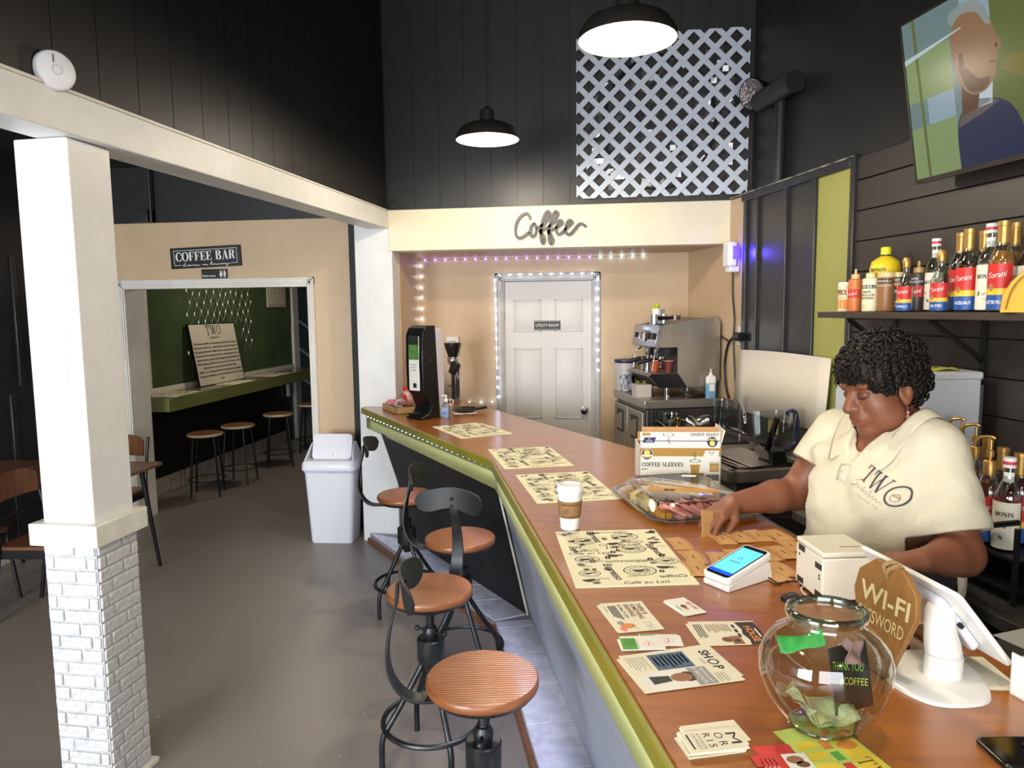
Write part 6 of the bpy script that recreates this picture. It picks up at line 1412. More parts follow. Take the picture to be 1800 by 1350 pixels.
p = rwp(1361, 748, 2.2); t = thing('sponge', 'yellow sponge stuck on the sink backsplash', 'sponge', p, BA); B().box(-.012, .0, -.06, .06, -.05, .04).build('foam', M('sponge_tan', (196, 166, 104), .9, bump=(120, .8, .004)), t, bevel=.006)

# ================================================================== SHELF WITH BOTTLES
shf = thing('wall_shelf', 'long dark wooden shelf on the shiplap wall', 'shelf', (0, 0, 0), BA)
SZ = 1.742
B().box(1.985, 2.243, .4, 3.235, SZ - .028, SZ).build('board', M('dark_shelf_wood', (52, 44, 38), .5, noise=(9, (66, 56, 48), .4, (6, 1, 1)), bump=(30, .25, .003)), shf, bevel=.003)
for u in (3.02, 2.50, 1.6):
    b = B(); b.box(2.236, 2.246, u - .014, u + .014, SZ - .24, SZ - .03); br = b.build('bracket', m_bmet, shf)
    B().tube([(2.01, u, SZ - .034), (2.235, u, SZ - .19)], .011, 6).build('brace', m_bmet, br); B().box(2.0, 2.24, u - .013, u + .013, SZ - .034, SZ - .029).build('top_arm', m_bmet, br)
m_bg = thin('bottle_glass', (226, 232, 228), .5, .03)
m_goldcap = M('gold_foil', (190, 150, 84), .35, .7); m_wcap = M('white_cap', (232, 226, 220), .4)
def liquid(name, c): return M('liquid_' + name, c, .08, coat=.6)
LIQ = {'amber': (120, 62, 18), 'brown': (60, 32, 14), 'gold': (176, 116, 38), 'clear': (206, 196, 172), 'red': (96, 20, 20), 'rose': (170, 80, 84), 'dark': (40, 22, 14)}
m_lred = M('label_red', (200, 44, 40), .45); m_lyel = M('label_yellow', (240, 196, 50), .45); m_lblu = M('label_blue', (36, 84, 160), .45); m_lcr = M('label_cream', (232, 226, 206), .5)
def wrapfn(r, z0, a0): return lambda q: (r * math.cos(a0 + q[0] / r), r * math.sin(a0 + q[0] / r), z0 + q[1])
def bottle(name, label, loc, rz, kind, liq, brand, flavour='', scale=1.0, group='syrup bottles', cap=None, fill=.72):
    t = thing(name, label, 'bottle', loc, rz, group); s = scale
    r = .0385 * s; H = .20 * s; nk = .0145 * s; HT = .285 * s
    if kind == 'pump': HT = .27 * s
    prof = [(0, .003), (r * .9, .003), (r, .01), (r, H * .82), (r * .97, H * .88), (r * .7, H * 1.0), (nk * 1.15, H * 1.13), (nk, H * 1.2), (nk, HT)]
    if kind == 'small': prof = [(0, .003), (r * .9, .003), (r, .01), (r, H * .68), (r * .9, H * .76), (nk * 1.2, H * .92), (nk, H * 1.0), (nk, H * 1.15)]
    B().lathe(prof, 26).build('glass', m_bg, t, angle=60)
    lt = H * fill; k = .955
    lp = [(0, .006), (r * k * .92, .006), (r * k, .012), (r * k, min(lt, H * (.80 if kind != 'small' else .66)))]
    if lt > H * .82 and kind != 'small': lp += [(r * .66, H * .99), (nk * .95, H * 1.12)]; lp = [q for q in lp if q[1] <= max(lt, H * .8) + .02]
    lp.append((0, lp[-1][1])); B().lathe(lp, 26).build('liquid', liquid(liq, LIQ[liq]), t)
    if kind == 'foil':
        B().lathe([(nk * 1.2, HT * .76), (nk * 1.22, HT * .97), (nk * 1.32, HT * .975), (nk * 1.32, HT * 1.03), (0, HT * 1.035)], 20).build('cap', m_goldcap, t)
    elif kind == 'white':
        c_ = B().lathe([(nk * 1.25, HT * .92), (nk * 1.25, HT * 1.03), (0, HT * 1.035)], 20).build('cap', m_wcap, t); B().lathe([(nk * 1.27, HT * .955), (nk * 1.27, HT * .99)], 20, capb=False, capt=False).build('cap_band', M('cap_red_band', (196, 60, 70), .4), c_)
        b = B(); f = wrapfn(nk * 1.05, 0, -math.pi / 2); vs = [f((x, y)) for y in (HT * .76, HT * .87) for x in [(-.02 + .04 * i / 8) * s for i in range(9)]]; b.add(vs, [(i, i + 1, i + 10, i + 9) for i in range(8)]); b.build('neck_label', m_white_p, t)
    elif kind == 'small':
        HS = H * 1.15; B().lathe([(nk * 1.15, HS * .93), (nk * 1.3, HS * .95), (nk * 1.32, HS * 1.1), (nk * .9, HS * 1.16), (0, HS * 1.17)], 18).build('cap', m_goldcap, t)
    elif kind == 'pump':
        B().lathe([(nk * 1.3, HT * .82), (nk * 1.35, HT * .98), (nk * 1.1, HT * 1.0), (0, HT * 1.0)], 18).build('cap', m_goldcap, t)
        b = B(); b.tube([(0, 0, HT), (0, 0, HT + .065 * s)], .005 * s, 8); b.lathe([(.012 * s, HT + .012), (.012 * s, HT + .03), (.007 * s, HT + .034), (0, HT + .034)], 12); b.tube(catmull([(.012, 0, HT + .07 * s), (0, 0, HT + .075 * s), (-.03, 0, HT + .07 * s), (-.045, 0, HT + .05 * s)], 4), .0055 * s, 8, flat=(1, 1.3)); b.build('pump', m_goldcap, t)
    # wrapped label
    rl = r + .0006; hs = H * (.80 if kind != 'small' else .64)
    def band(b, y0, y1, mi, half=1.25):
        f = wrapfn(rl, 0, -math.pi / 2); n = 14; vs = [f((rl * (-half + 2 * half * i / n), y)) for y in (y0, y1) for i in range(n + 1)]; b.add(vs, [(i, i + 1, i + n + 2, i + n + 1) for i in range(n)], mi)
    b = B(); f2 = wrapfn(rl + .0004, 0, -math.pi / 2)
    if brand == 'T':
        band(b, hs * .48, hs * .98, 0); band(b, hs * .35, hs * .48, 1); band(b, hs * .05, hs * .35, 2)
        lo_ = b.build('label', [m_lred, m_lyel, m_lblu], t)
        b = B(); b.text('Torani', .004 * s, hs * .70, .019 * s, 0, 0, rot=R(8), shear=.35, fn=f2, wmax=-.058 * s); b.text(flavour, 0, hs * .17, .011 * s, 0, 0, fn=f2, wmax=.06 * s, bold=.02)
        o = b.build('lettering', m_wink, lo_, flat=True)
        b = B(); n0 = [f2(q) for q in [(-.014 * s + .01 * s * math.cos(a), hs * .5 + .012 * s * math.sin(a)) for a in [math.pi * 2 * k / 14 for k in range(14)]]]; b.add(n0, [tuple(range(14))]); b.build('emblem', M('label_emblem', (214, 160, 110), .5, noise=(160, (120, 60, 40), .5)), lo_, flat=True)
    elif brand == 'M':
        band(b, hs * .05, hs * .98, 0, 1.3); lo_ = b.build('label', m_lcr, t)
        b = B(); serif(b, 'MONIN', 0, hs * .70, .014 * s, 0, 0, thick=.2, thin=.08, align='C', sx=.9, gap=.08); b.v = [f2((v[0], v[1])) for v in b.v]; b.build('lettering', m_ink, lo_, flat=True)
        b = B(); rr = random.Random(len(label))
        for i in range(5):
            x, y, a = rr.uniform(-.02, .02) * s, hs * rr.uniform(.2, .5), rr.uniform(0, 3); l_ = .018 * s
            b.add([f2(q) for q in [(x, y), (x + .5 * l_ * math.cos(a + .4), y + .5 * l_ * math.sin(a + .4)), (x + l_ * math.cos(a), y + l_ * math.sin(a)), (x + .5 * l_ * math.cos(a - .4), y + .5 * l_ * math.sin(a - .4))]], [(0, 1, 2, 3)])
        b.build('leaf_print', M('label_leaf', (70, 96, 60), .6), lo_, flat=True)
        
    return t
FRONT = BA - R(66)                                    # labels look into the room
def shelf_pos(px, v): p = onV(px, 548, v); return Vector((p.x, p.y, SZ + .0005))
g = 'syrup bottles on the wall shelf'
bottle('syrup_bottle', 'small clear vanilla syrup bottle with red yellow blue label', shelf_pos(1590, 2.05), FRONT, 'small', 'clear', 'T', 'VANILLA', .83, g, fill=.6)
bottle('syrup_bottle', 'small half empty clear syrup bottle with gold cap on the shelf', shelf_pos(1651, 2.04), FRONT, 'small', 'clear', 'T', 'SALTED', .88, g, fill=.35)
bottle('syrup_bottle', 'tall clear bottle with white cap behind the small syrup bottles', shelf_pos(1641, 2.14), FRONT, 'white', 'dark', 'M', '', 1.0, g, fill=.5)
bottle('syrup_bottle', 'dark hazelnut syrup bottle in the front row of the shelf', shelf_pos(1698, 2.06), FRONT, 'foil', 'brown', 'T', 'HAZELNUT', 1.03, g, fill=.95)
bottle('syrup_bottle', 'dark syrup bottle just left behind the hazelnut bottle', shelf_pos(1684, 2.14), FRONT, 'foil', 'dark', 'T', '', 1.03, g, fill=.95)
bottle('syrup_bottle', 'clear bottle with white cap and cream label between two syrups', shelf_pos(1736, 2.07), FRONT, 'white', 'clear', 'M', '', 1.06, g, fill=.85)
bottle('syrup_bottle', 'gold capped bottle mostly hidden behind the white capped one', shelf_pos(1724, 2.17), FRONT, 'foil', 'amber', 'T', '', 1.03, g, fill=.9)
bottle('syrup_bottle', 'amber butter pecan syrup bottle beside the yellow object', shelf_pos(1757, 2.05), FRONT, 'foil', 'gold', 'T', 'BUTTER PECAN', 1.06, g, fill=.9)
bottle('syrup_bottle', 'golden syrup bottle at the back right of the shelf', shelf_pos(1777, 2.14), FRONT, 'foil', 'gold', 'T', '', 1.06, g, fill=.9)
bottle('syrup_bottle', 'cream labelled bottle cut off by the right picture edge', shelf_pos(1806, 2.12), FRONT, 'white', 'brown', 'M', '', 1.0, g, fill=.9)
def squeeze(label, px, v, col, h, r, capc, tip=True, name='sauce_bottle', draw=None, group='sauce bottles on the wall shelf', lid=False):
    t = thing(name, label, 'bottle', shelf_pos(px, v), FRONT, group)
    b = B(); b.lathe([(0, .002), (r * .94, .002), (r, .008), (r, h * .92), (r * .96, h * .97), (r * .6, h)], 24); b.build('body', M('sauce_%d_%d_%d' % col, col, .4), t)
    mc = M('cap_%d_%d_%d' % capc, capc, .4)
    if lid: B().lathe([(r * 1.0, h * .9), (r * 1.02, h * 1.02), (0, h * 1.03)], 24).build('cap', mc, t)
    else:
        B().lathe([(r * .62, h * .985), (r * .62, h * 1.12), (r * .5, h * 1.14), (0, h * 1.14)], 18).build('cap', mc, t)
        if tip: B().lathe([(r * .2, h * 1.13), (r * .16, h * 1.28), (r * .08, h * 1.3), (0, h * 1.3)], 10).build('nozzle', mc, t)
    f = wrapfn(r + .0005, 0, -math.pi / 2)
    if draw: 
        b = B(); draw(b, h, r); b.v = [f((v[0], v[1])) if abs(v[2]) < .9 else v for v in b.v]; 
        for mi_ in sorted(set(b.m)):
            c_ = B(); keep = [f_ for f_, m_ in zip(b.f, b.m) if m_ == mi_]; c_.v = b.v; c_.f = keep; c_.m = [0] * len(keep); o_ = c_.build('label_print', INK[mi_], t, flat=True); bm_ = bmesh.new(); bm_.from_mesh(o_.data); bmesh.ops.delete(bm_, geom=[v_ for v_ in bm_.verts if not v_.link_faces], context='VERTS'); bm_.to_mesh(o_.data); bm_.free()
    return t
def brect(b, x0, x1, y0, y1, mi, n=6):
    for i in range(n): b.rect(x0 + (x1 - x0) * i / n, x0 + (x1 - x0) * (i + 1) / n, y0, y1, 0, mi)
def L1(b, h, r): brect(b, -r * 1.3, r * 1.3, h * .1, h * .42, 8); b.text('PB2', 0, h * .58, h * .17, 0, 7, bold=.04, wmax=r * 2); b.text('original', 0, h * .47, h * .05, 0, 7); lines(b, -r * .8, r * .8, h * .35, 3, h * .09, h * .03, 3, sd=1)
def L2(b, h, r): brect(b, -r * 1.3, r * 1.3, h * .42, h * .68, 1); b.text('Torani', 0, h * .50, h * .10, .0, 3, shear=.35, rot=R(8)); lines(b, -r * .6, r * .6, h * .14, 2, h * .05, h * .02, 7, sd=2)
def L3(b, h, r): brect(b, -r * 1.2, r * 1.2, h * .68, h * .78, 0); b.text('GHIRARDELLI', 0, h * .705, h * .05, 0, 3); b.text('WHITE', 0, h * .55, h * .06, 0, 0, bold=.03); b.text('CHOCOLATE', 0, h * .46, h * .06, 0, 0, bold=.03, wmax=r * 1.9); b.text('FLAVORED', 0, h * .37, h * .06, 0, 0, bold=.03, wmax=r * 1.9); b.ring(-r * .3, h * .15, h * .035, h * .045, 0, 4, 12)
def L4(b, h, r): brect(b, -r * 1.2, r * 1.2, h * .74, h * .86, 0); b.text('GHIRARDELLI', 0, h * .775, h * .05, 0, 3); b.text('CHOCOLATE MIX', 0, h * .66, h * .04, 0, 3); lines(b, -r * .8, r * .4, h * .45, 3, h * .14, h * .04, 3, sd=4)
def L5(b, h, r): b.text('GHIRARDELLI', 0, h * .8, h * .05, 0, 3); b.text('CHOCOLATE', 0, h * .5, h * .06, 0, 3, wmax=r * 2); b.ring(0, h * .2, h * .06, h * .08, 0, 4, 14); brect(b, -r, r, h * .68, h * .74, 8)
def L6(b, h, r): brect(b, -r * 1.3, r * 1.3, h * .38, h * .66, 1); b.text('Torani', 0, h * .47, h * .1, 0, 3, shear=.35, rot=R(8)); b.text('DARK', 0, h * .82, h * .05, 0, 3); b.text('CHOCOLATE', 0, h * .74, h * .05, 0, 3, wmax=r * 2)
squeeze('white and orange powder jar at the left end of the shelf', 1484, 2.06, (232, 214, 176), .135, .031, (236, 230, 220), False, 'powder_jar', L1, lid=True)
squeeze('caramel orange squeeze bottle next to the powder jar', 1502, 2.05, (206, 120, 66), .15, .03, (214, 184, 130), True, 'sauce_bottle', L2)
squeeze('cream white chocolate sauce bottle with pale cap', 1529, 2.05, (232, 222, 186), .15, .035, (222, 204, 150), False, 'sauce_bottle', L3)
squeeze('brown cocoa tub with pale lid on the shelf', 1557, 2.08, (146, 102, 62), .165, .038, (220, 196, 140), False, 'sauce_bottle', L4, lid=True)
squeeze('black chocolate sauce bottle behind the small vanilla bottle', 1577, 2.12, (38, 32, 32), .165, .034, (214, 190, 130), False, 'sauce_bottle', L5, lid=True)
squeeze('dark chocolate squeeze bottle with gold nozzle cap', 1612, 2.10, (46, 36, 36), .16, .033, (170, 140, 90), True, 'sauce_bottle', L6)
lj = thing('lemon_juice_bottle', 'round yellow lemon juice bottle behind the cocoa tub', 'bottle', shelf_pos(1553, 2.17), FRONT)
b = B(); b.lathe([(0, .002), (.04, .002), (.048, .02), (.05, .12), (.062, .15), (.066, .19), (.058, .225), (.03, .245), (.02, .25)], 28); b.build('body', M('lemon_yellow', (240, 206, 40), .35), lj, angle=60)
b = B(); b.lathe([(.021, .248), (.021, .256)], 16, capb=False, capt=False); b.build('neck_band', M('deep_green', (30, 60, 30), .4), lj); B().lathe([(.022, .256), (.022, .285), (.018, .29), (0, .29)], 16).build('cap', M('cap_yellow', (246, 222, 40), .4), lj)
b = B(); f = wrapfn(.0665, 0, -math.pi / 2); b.text('lemon', 0, .18, .02, 0, 0, bold=.02, shear=.2, fn=f, wmax=-.075); b.text('100% JUICE', 0, .165, .008, 0, 1, fn=f, wmax=-.07); b.build('lettering', [M('ink_green_d', (40, 70, 30), .6), M('ink_red', (200, 50, 44), .6)], lj, flat=True)
yw = thing('yellow_squeeze_pouch', 'yellow curved plastic object at the right end of the shelf', 'ornament', shelf_pos(1793, 2.01), FRONT)
b = B(); loft(b, [(rrect(.055, .03, .02), 0), (rrect(.05, .028, .02), .06), ([(x + .015, y) for x, y in rrect(.042, .026, .018)], .10), ([(x + .035, y) for x, y in rrect(.03, .022, .016)], .135), ([(x + .05, y) for x, y in rrect(.015, .015, .012)], .15)]); b.build('body', M('banana_yellow', (222, 180, 70), .4), yw)
B().tube(catmull([(-.03, -.031, .01), (-.02, -.03, .06), (.0, -.03, .10), (.03, -.02, .135)], 5), .003, 6).build('seam', M('banana_brown', (160, 110, 44), .5), yw)

# ================================================================== TELEVISION
tv = thing('television', 'wall mounted television tilted above the shelf', 'television', W(2.13, 2.771, 2.268), (0, 0, BA))
tiltv = math.atan2(.107, .623); tw, thh = 1.14, .64
TV = Euler((0, -tiltv, 0)).to_matrix().to_4x4()
b = B(); b.T = TV; b.box(-.002, .045, -tw, 0, 0, thh); b.build('case', M('tv_black', (18, 18, 19), .35), tv, bevel=.004)
b = B(); b.T = TV; b.box(-.006, -.002, -tw, 0, 0, .018).box(-.006, -.002, -tw, 0, thh - .008, thh).box(-.006, -.002, -.008, 0, 0, thh).box(-.006, -.002, -tw, -tw + .008, 0, thh); b.build('bezel', M('tv_bezel', (48, 44, 42), .35, .4), tv)
def smat(n, c, e=.55): return M('tv_' + n, (10, 10, 10), .22, emis=(c, e), spec=.12)
pal = [smat('wall', (118, 140, 140)), smat('pale', (150, 176, 190)), smat('olive', (104, 116, 62)), smat('window', (176, 200, 228)), smat('skin', (150, 116, 86)), smat('skin_dark', (98, 66, 48)), smat('hair', (150, 160, 158)), smat('navy', (52, 56, 84)), smat('grey', (104, 96, 92)), smat('plant', (84, 124, 40)), smat('wood', (128, 120, 60)), smat('sage', (140, 160, 110)), smat('dark', (40, 48, 40)), smat('white', (196, 214, 222))]
b = B()                                                 # picture coordinates: x right 0..1.124, y up 0..0.612
def R_(x0, x1, y0, y1, mi, z=0): b.rect(x0, x1, y0, y1, z, mi)
R_(0, 1.124, 0, .612, 2); R_(0, .30, 0, .612, 0, .0001); R_(.30, .43, .28, .612, 1, .0001); R_(0, .24, .30, .48, 11, .00015); R_(0, .24, 0, .2, 11, .00015); b.poly([(.055, .612), (.07, .612), (.085, 0), (.07, 0)], .0002, 2); R_(.10, .24, .2, .3, 1, .0002)
b.poly([(.56, .20), (.62, .22), (.61, .52), (.57, .56)], .0002, 10); R_(.60, .74, .30, .46, 11, .00025); b.poly([(.74, .27), (1.124, .30), (1.124, .55), (.75, .50)], .0003, 3); R_(.86, .95, .30, .38, 12, .0004); R_(.78, .84, .32, .44, 13, .0004); R_(.98, 1.06, .42, .5, 13, .0004)
b.poly([(.46, .3), (.62, .2), (.74, .24), (.72, .28), (.5, .34)], .0003, 10); b.poly([(.60, 0), (.80, 0), (.74, .2), (.66, .2)], .0004, 13); b.poly([(.80, 0), (.98, 0), (.95, .22), (.84, .26)], .0004, 9); R_(.98, 1.124, 0, .14, 12, .0004); R_(.84, 1.124, .0, .03, 11, .00045)
for i in range(10): a = R(50 + i * 9); b.ribbon([(.86, .05), (.86 + .16 * math.cos(a), .05 + .22 * math.sin(a)), (.86 + .26 * math.cos(a), .05 + .24 * math.sin(a))], [.012, .01, .002], .0005, None, 9)
for i in range(7): a = R(60 + i * 10); b.ribbon([(.60, .16), (.60 + .1 * math.cos(a), .16 + .16 * math.sin(a)), (.60 + .2 * math.cos(a), .16 + .2 * math.sin(a))], [.008, .006, .002], .0005, None, 10)
b.poly(catmull([(.24, 0, 0), (.24, .14, 0), (.27, .205, 0), (.33, .235, 0), (.40, .22, 0), (.47, .19, 0), (.52, .12, 0), (.55, 0, 0)], 4), .0006, 7); b.poly([(.245, .15), (.27, .205), (.33, .235), (.40, .22), (.44, .20), (.36, .175)], .0007, 8); b.poly([(.34, .2), (.41, .2), (.42, .28), (.35, .27)], .0007, 13)
b.poly([(.27, .19), (.345, .2), (.37, .3), (.28, .34)], .0008, 5)
b.poly(catmull([(.245, .48, 0), (.25, .40, 0), (.27, .31, 0), (.32, .255, 0), (.385, .25, 0), (.435, .29, 0), (.44, .325, 0), (.452, .345, 0), (.446, .36, 0), (.47, .385, 0), (.446, .43, 0), (.42, .50, 0), (.34, .545, 0), (.27, .54, 0)], 4), .0009, 4)
b.poly(catmull([(.24, .54, 0), (.255, .565, 0), (.33, .575, 0), (.40, .545, 0), (.43, .47, 0), (.41, .47, 0), (.37, .525, 0), (.30, .54, 0), (.26, .515, 0)], 4), .001, 6)
b.poly(catmull([(.27, .36, 0), (.31, .27, 0), (.38, .255, 0), (.41, .29, 0), (.36, .30, 0), (.31, .35, 0)], 4), .001, 5); b.poly([(.275, .36), (.30, .355), (.295, .41), (.278, .41)], .0011, 5); b.disc(.447, .385, .008, .0011, 5, 10); b.poly([(.415, .335), (.44, .332), (.44, .338), (.415, .342)], .0011, 5)
b.poly([(0, .455), (0, .475), (.30, .50), (.30, .496)], .0012, 13)  # reflected streak painted over the picture in a pale colour
b.v = [tuple(TV @ Vector((-.0021 - v[2], -.008 - v[0], .019 + v[1]))) for v in b.v]
b.build('screen', pal, tv, flat=True)
b = B(); b.tube([(.01, -.55, .0), (.0, -.55, -.04)], .008, 8); b.build('bracket', m_bmet, tv)
b = B(); b.T = TV; b.box(.045, .12, -.72, -.42, .2, .45); b.build('wall_mount', m_bmet, tv)
cable('tv_cable', 'black cable end hanging below the television', [W(2.2, 2.2, 2.33), W(2.21, 2.2, 2.26), W(2.2, 2.16, 2.24)], .006, m_hose, W(2.2, 2.2, 2.33))

# ================================================================== LATTICE, FLOOD LIGHT, SMOKE ALARM, BOXES
lat = thing('lattice_panel', 'white diagonal lattice panel on the black wall', 'lattice', (.375, 5.215, 2.545))
m_lat = M('white_lattice', (214, 222, 232), .45); LW, LH = .585, 1.10; pitch = .1417; sw = .037
def clipseg(c, d):
    # centre line x*d + y = c clipped to the panel rectangle
    pts = []
    for x in (-LW, LW):
        y = c - d * x
        if 0 <= y <= LH: pts.append((x, y))
    for y in (0, LH):
        x = (c - y) / d
        if -LW < x < LW: pts.append((x, y))
    return sorted(set(pts))
def clip_rect(P):
    for ax, sg, lim in ((0, 1, LW), (0, -1, LW), (1, 1, LH), (1, -1, 0)):
        out = []
        for i in range(len(P)):
            p_, q_ = P[i], P[(i + 1) % len(P)]; dp = lim - sg * p_[ax]; dq = lim - sg * q_[ax]
            if dp >= 0: out.append(p_)
            if (dp >= 0) != (dq >= 0): out.append(p_.lerp(q_, dp / (dp - dq)))
        P = out
        if len(P) < 3: return []
    return P
for d, yy in ((1, 0), (-1, -.006)):
    c = -LW + pitch * .5
    while c < LH + LW:
        p = clipseg(c, d)
        if len(p) >= 2 and (Vector(p[0]) - Vector(p[-1])).length > .05:
            a, e = Vector(p[0]), Vector(p[-1]); t_ = (e - a).normalized(); n_ = Vector((-t_.y, t_.x)) * sw / 2
            a = a - t_ * .05; e = e + t_ * .05; ring = clip_rect([a + n_, a - n_, e - n_, e + n_]); b = B(); m_ = len(ring)
            if m_ < 3: c += pitch; continue
            b.add([(q.x, yy - .006, q.y) for q in ring] + [(q.x, yy, q.y) for q in ring], [tuple(range(m_)), tuple(range(2 * m_ - 1, m_ - 1, -1))] + [(k, m_ + k, m_ + (k + 1) % m_, (k + 1) % m_) for k in range(m_)]); b.build('slat', m_lat, lat)
        c += pitch
vn = thing('wrapped_vent', 'round wall vent wrapped in crinkled clear plastic behind the lattice', 'vent', (.36, 5.225, 3.0))
b = B(); vs = []; fs = []; rr = random.Random(9); n = 26
for i in range(n + 1):
    for j in range(n + 1): vs.append((-.5 + i / n, -.001 - .012 * rr.random(), -.4 + .95 * j / n))
for i in range(n):
    for j in range(n):
        a = i * (n + 1) + j; x, z = -.5 + i / n, -.4 + .95 * j / n
        if rr.random() < .55: fs.append((a, a + n + 1, a + n + 2, a + 1))
b.add(vs, fs).build('plastic_wrap', thin('crinkle_plastic', (235, 235, 238), .35, .12), vn, flat=True)
b = B(); b.tube([(.38 * math.cos(R(8 * k)), -.008, .05 + .45 * math.sin(R(8 * k))) for k in range(45)], .008, 6, closed=True); b.build('ring', m_bmet, vn)
fl_ = onV(1322, 165, 2.28); fo = thing('flood_lamp', 'round silver faced lamp head beside the lattice', 'lamp', fl_, 0)
dirv = (CAM - fl_).normalized(); q = Vector((-.75, -.62, -.25)).normalized().to_track_quat('Z', 'Y')
b = B(); b.T = q.to_matrix().to_4x4(); b.lathe([(0, -.16), (.05, -.15), (.075, -.08), (.098, -.01), (.1, .005), (.094, .01)], 28, capt=False); b.build('housing', m_bmet, fo)
b = B(); b.T = q.to_matrix().to_4x4(); b.lathe([(.094, .004), (.06, -.012), (0, -.02)], 28, capb=False); b.build('reflector', M('hammered_silver', (190, 182, 180), .15, 1, bump=(45, 1.0, .02)), fo, angle=10)
dp_ = onV(1372, 158, 2.33); du = dp_.dot(U)
t = thing('conduit_box', 'black painted round duct on the wall right of the lamp', 'duct', dp_, BA)
b = B(); b.tube([(0, .26, 0), (0, -.17, 0)], .065, 20); b.build('duct', m_black, t); B().tube([(.03, .05, -.02), (.03, .05, 2.51 - dp_.z)], .035, 12).build('pipe', m_black, t)
sa_p = onX(107, 126, -1.735); sa = thing('smoke_alarm', 'round white smoke alarm above the beam', 'smoke alarm', (BX(sa_p.y) - .015, sa_p.y, sa_p.z), (0, R(90), R(-28)))
b = B(); b.lathe([(.06, 0), (.062, .01), (.062, .03), (.058, .038), (.05, .043), (0, .045)], 36); b.build('case', M('alarm_white', (232, 234, 238), .4), sa, angle=30)
b = B(); b.lathe([(.0625, .014), (.0615, .017), (.0625, .020)], 36, capb=False, capt=False); b.build('groove', M('alarm_grey', (160, 164, 170), .5), sa); b = B(); b.ring(0, 0, .014, .0155, .0456, 0, 20); b.build('button_ring', M('alarm_grey', (160, 164, 170), .5), sa); b = B(); b.at((0, 0, 0), (0, 0, 0)); b.box(-.045, -.02, -.012, -.009, .0445, .046); b.build('indicator', M('alarm_slot', (90, 92, 96), .5), sa)
jb = thing('junction_box', 'black junction box and conduit above the beige wall', 'box', (-3.72, 5.49, 2.555)); B().box(-.06, .06, -.05, .03, -.05, .05).build('box', m_black2, jb, bevel=.004); B().cyl((.07, -.01, -.05), (.07, -.01, .39), .012, n=10).build('conduit', m_black2, jb)
t = thing('loose_wires', 'thin loose wires sticking up at the beam corner', 'wires', (-1.60, 5.1, 2.50)); B().tube(catmull([(-.09, -.15, 0), (-.10, -.15, .05), (-.08, -.15, .06), (-.095, -.15, .08)], 4), .003, 5).build('wire', m_hose, t); B().tube(catmull([(.0, .09, 0), (.02, .09, .05), (.06, .085, .06), (.12, .085, .01)], 4), .002, 5).build('wire', m_hose, t)

# ================================================================== BACK COUNTER AT THE RIGHT: fridge, rack, bottles
bc = thing('back_counter', 'dark back counter behind the barista at the right', 'counter', (0, 0, 0), BA)
B().box(1.70, 2.245, 1.66, 2.92, .82, .86).box(1.50, 2.245, .2, 1.66, .82, .86).build('worktop', M('grey_weathered_wood', (84, 80, 74), .5, noise=(6, (52, 50, 46), .35, (6, 1, 1)), bump=(20, .2, .003)), bc, bevel=.003); B().box(1.76, 2.24, .2, 2.92, 0, .82).build('cabinet', M('cabinet_dark', (38, 36, 36), .45), bc)
mf = thing('mini_fridge', 'light grey mini fridge with a yellow green towel behind the barista', 'fridge', W(2.03, 2.665, .861), BA + R(-8))
B().box(-.19, .19, -.2, .2, 0, .635).build('body', M('fridge_grey', (198, 202, 208), .4), mf, bevel=.008); B().box(-.195, .195, -.205, .205, .62, .652).build('top', M('fridge_top', (206, 208, 210), .4), mf, bevel=.008); B().box(.192, .205, -.19, .19, .02, .6).build('side_trim', M('fridge_dark', (70, 72, 78), .4), mf)
tw_ = thing('green_towel', 'yellow green folded towel lying on the mini fridge', 'towel', W(2.0, 2.66, 1.5135), BA + R(-8))
b = B(); vs = []; fs = []; rr = random.Random(12)
for i in range(11):
    for j in range(11): vs.append(((i / 10 - .5) * .30, (j / 10 - .5) * .32, .004 + .006 * rr.random() + .006 * math.sin(i * .9) * math.cos(j * .8)))
for i in range(10):
    for j in range(10): a = i * 11 + j; fs.append((a, a + 11, a + 12, a + 1))
o = b.add(vs, fs).build('cloth', M('towel_lime', (184, 186, 66), .9, bump=(200, .8, .004)), tw_); s = o.modifiers.new('t', 'SOLIDIFY'); s.thickness = .006
rk = thing('bottle_rack', 'black wire bottle rack on the back counter', 'rack', W(0, 0, 0), BA)
RZ_ = 1.0
B().box(1.80, 2.16, 1.84, 2.30, RZ_ - .006, RZ_).build('tier', m_bmet, rk); B().box(1.80, 2.16, 1.84, 2.30, .905, .911).build('tier', m_bmet, rk)
for v_ in (1.80, 2.16):
    for u_ in (1.84, 2.07, 2.30): B().tube([(v_, u_, .861), (v_, u_, RZ_ + (.10 if u_ < 1.9 else .03))], .009, 6).build('post', m_bmet, rk)
    B().tube([(v_, 2.07, RZ_ + .03), (v_, 1.84, RZ_ + .12)], .009, 6).build('rail', m_bmet, rk); B().tube([(v_, 1.84, RZ_ - .003), (v_, 2.30, RZ_ - .003)], .008, 6).build('rail', m_bmet, rk); B().tube([(v_, 1.84, .90), (v_, 2.30, .90)], .008, 6).build('rail', m_bmet, rk)
for u_ in (1.84, 2.30): B().tube([(1.80, u_, .90), (2.16, u_, .90)], .008, 6).build('rail', m_bmet, rk)
g2 = 'syrup bottles on the back counter rack'
def rb(px, py_top, v, H): p = onV(px, py_top, v); return Vector((p.x, p.y, RZ_ + .0005))
FR2 = BA - R(55)
def rackb(label, px, py, v, kind, liq, brand, fl_, sc=1.0, tot=.30, **k): 
    loc = rb(px, py, v, tot * sc); bottle('syrup_bottle', label, loc, FR2, kind, liq, brand, fl_, sc, g2, **k)
rackb('clear bottle with cream label and pink liquid in the lower rack', 1776, 804, 1.86, 'white', 'brown', 'M', '', 1.0, .295, fill=.42)
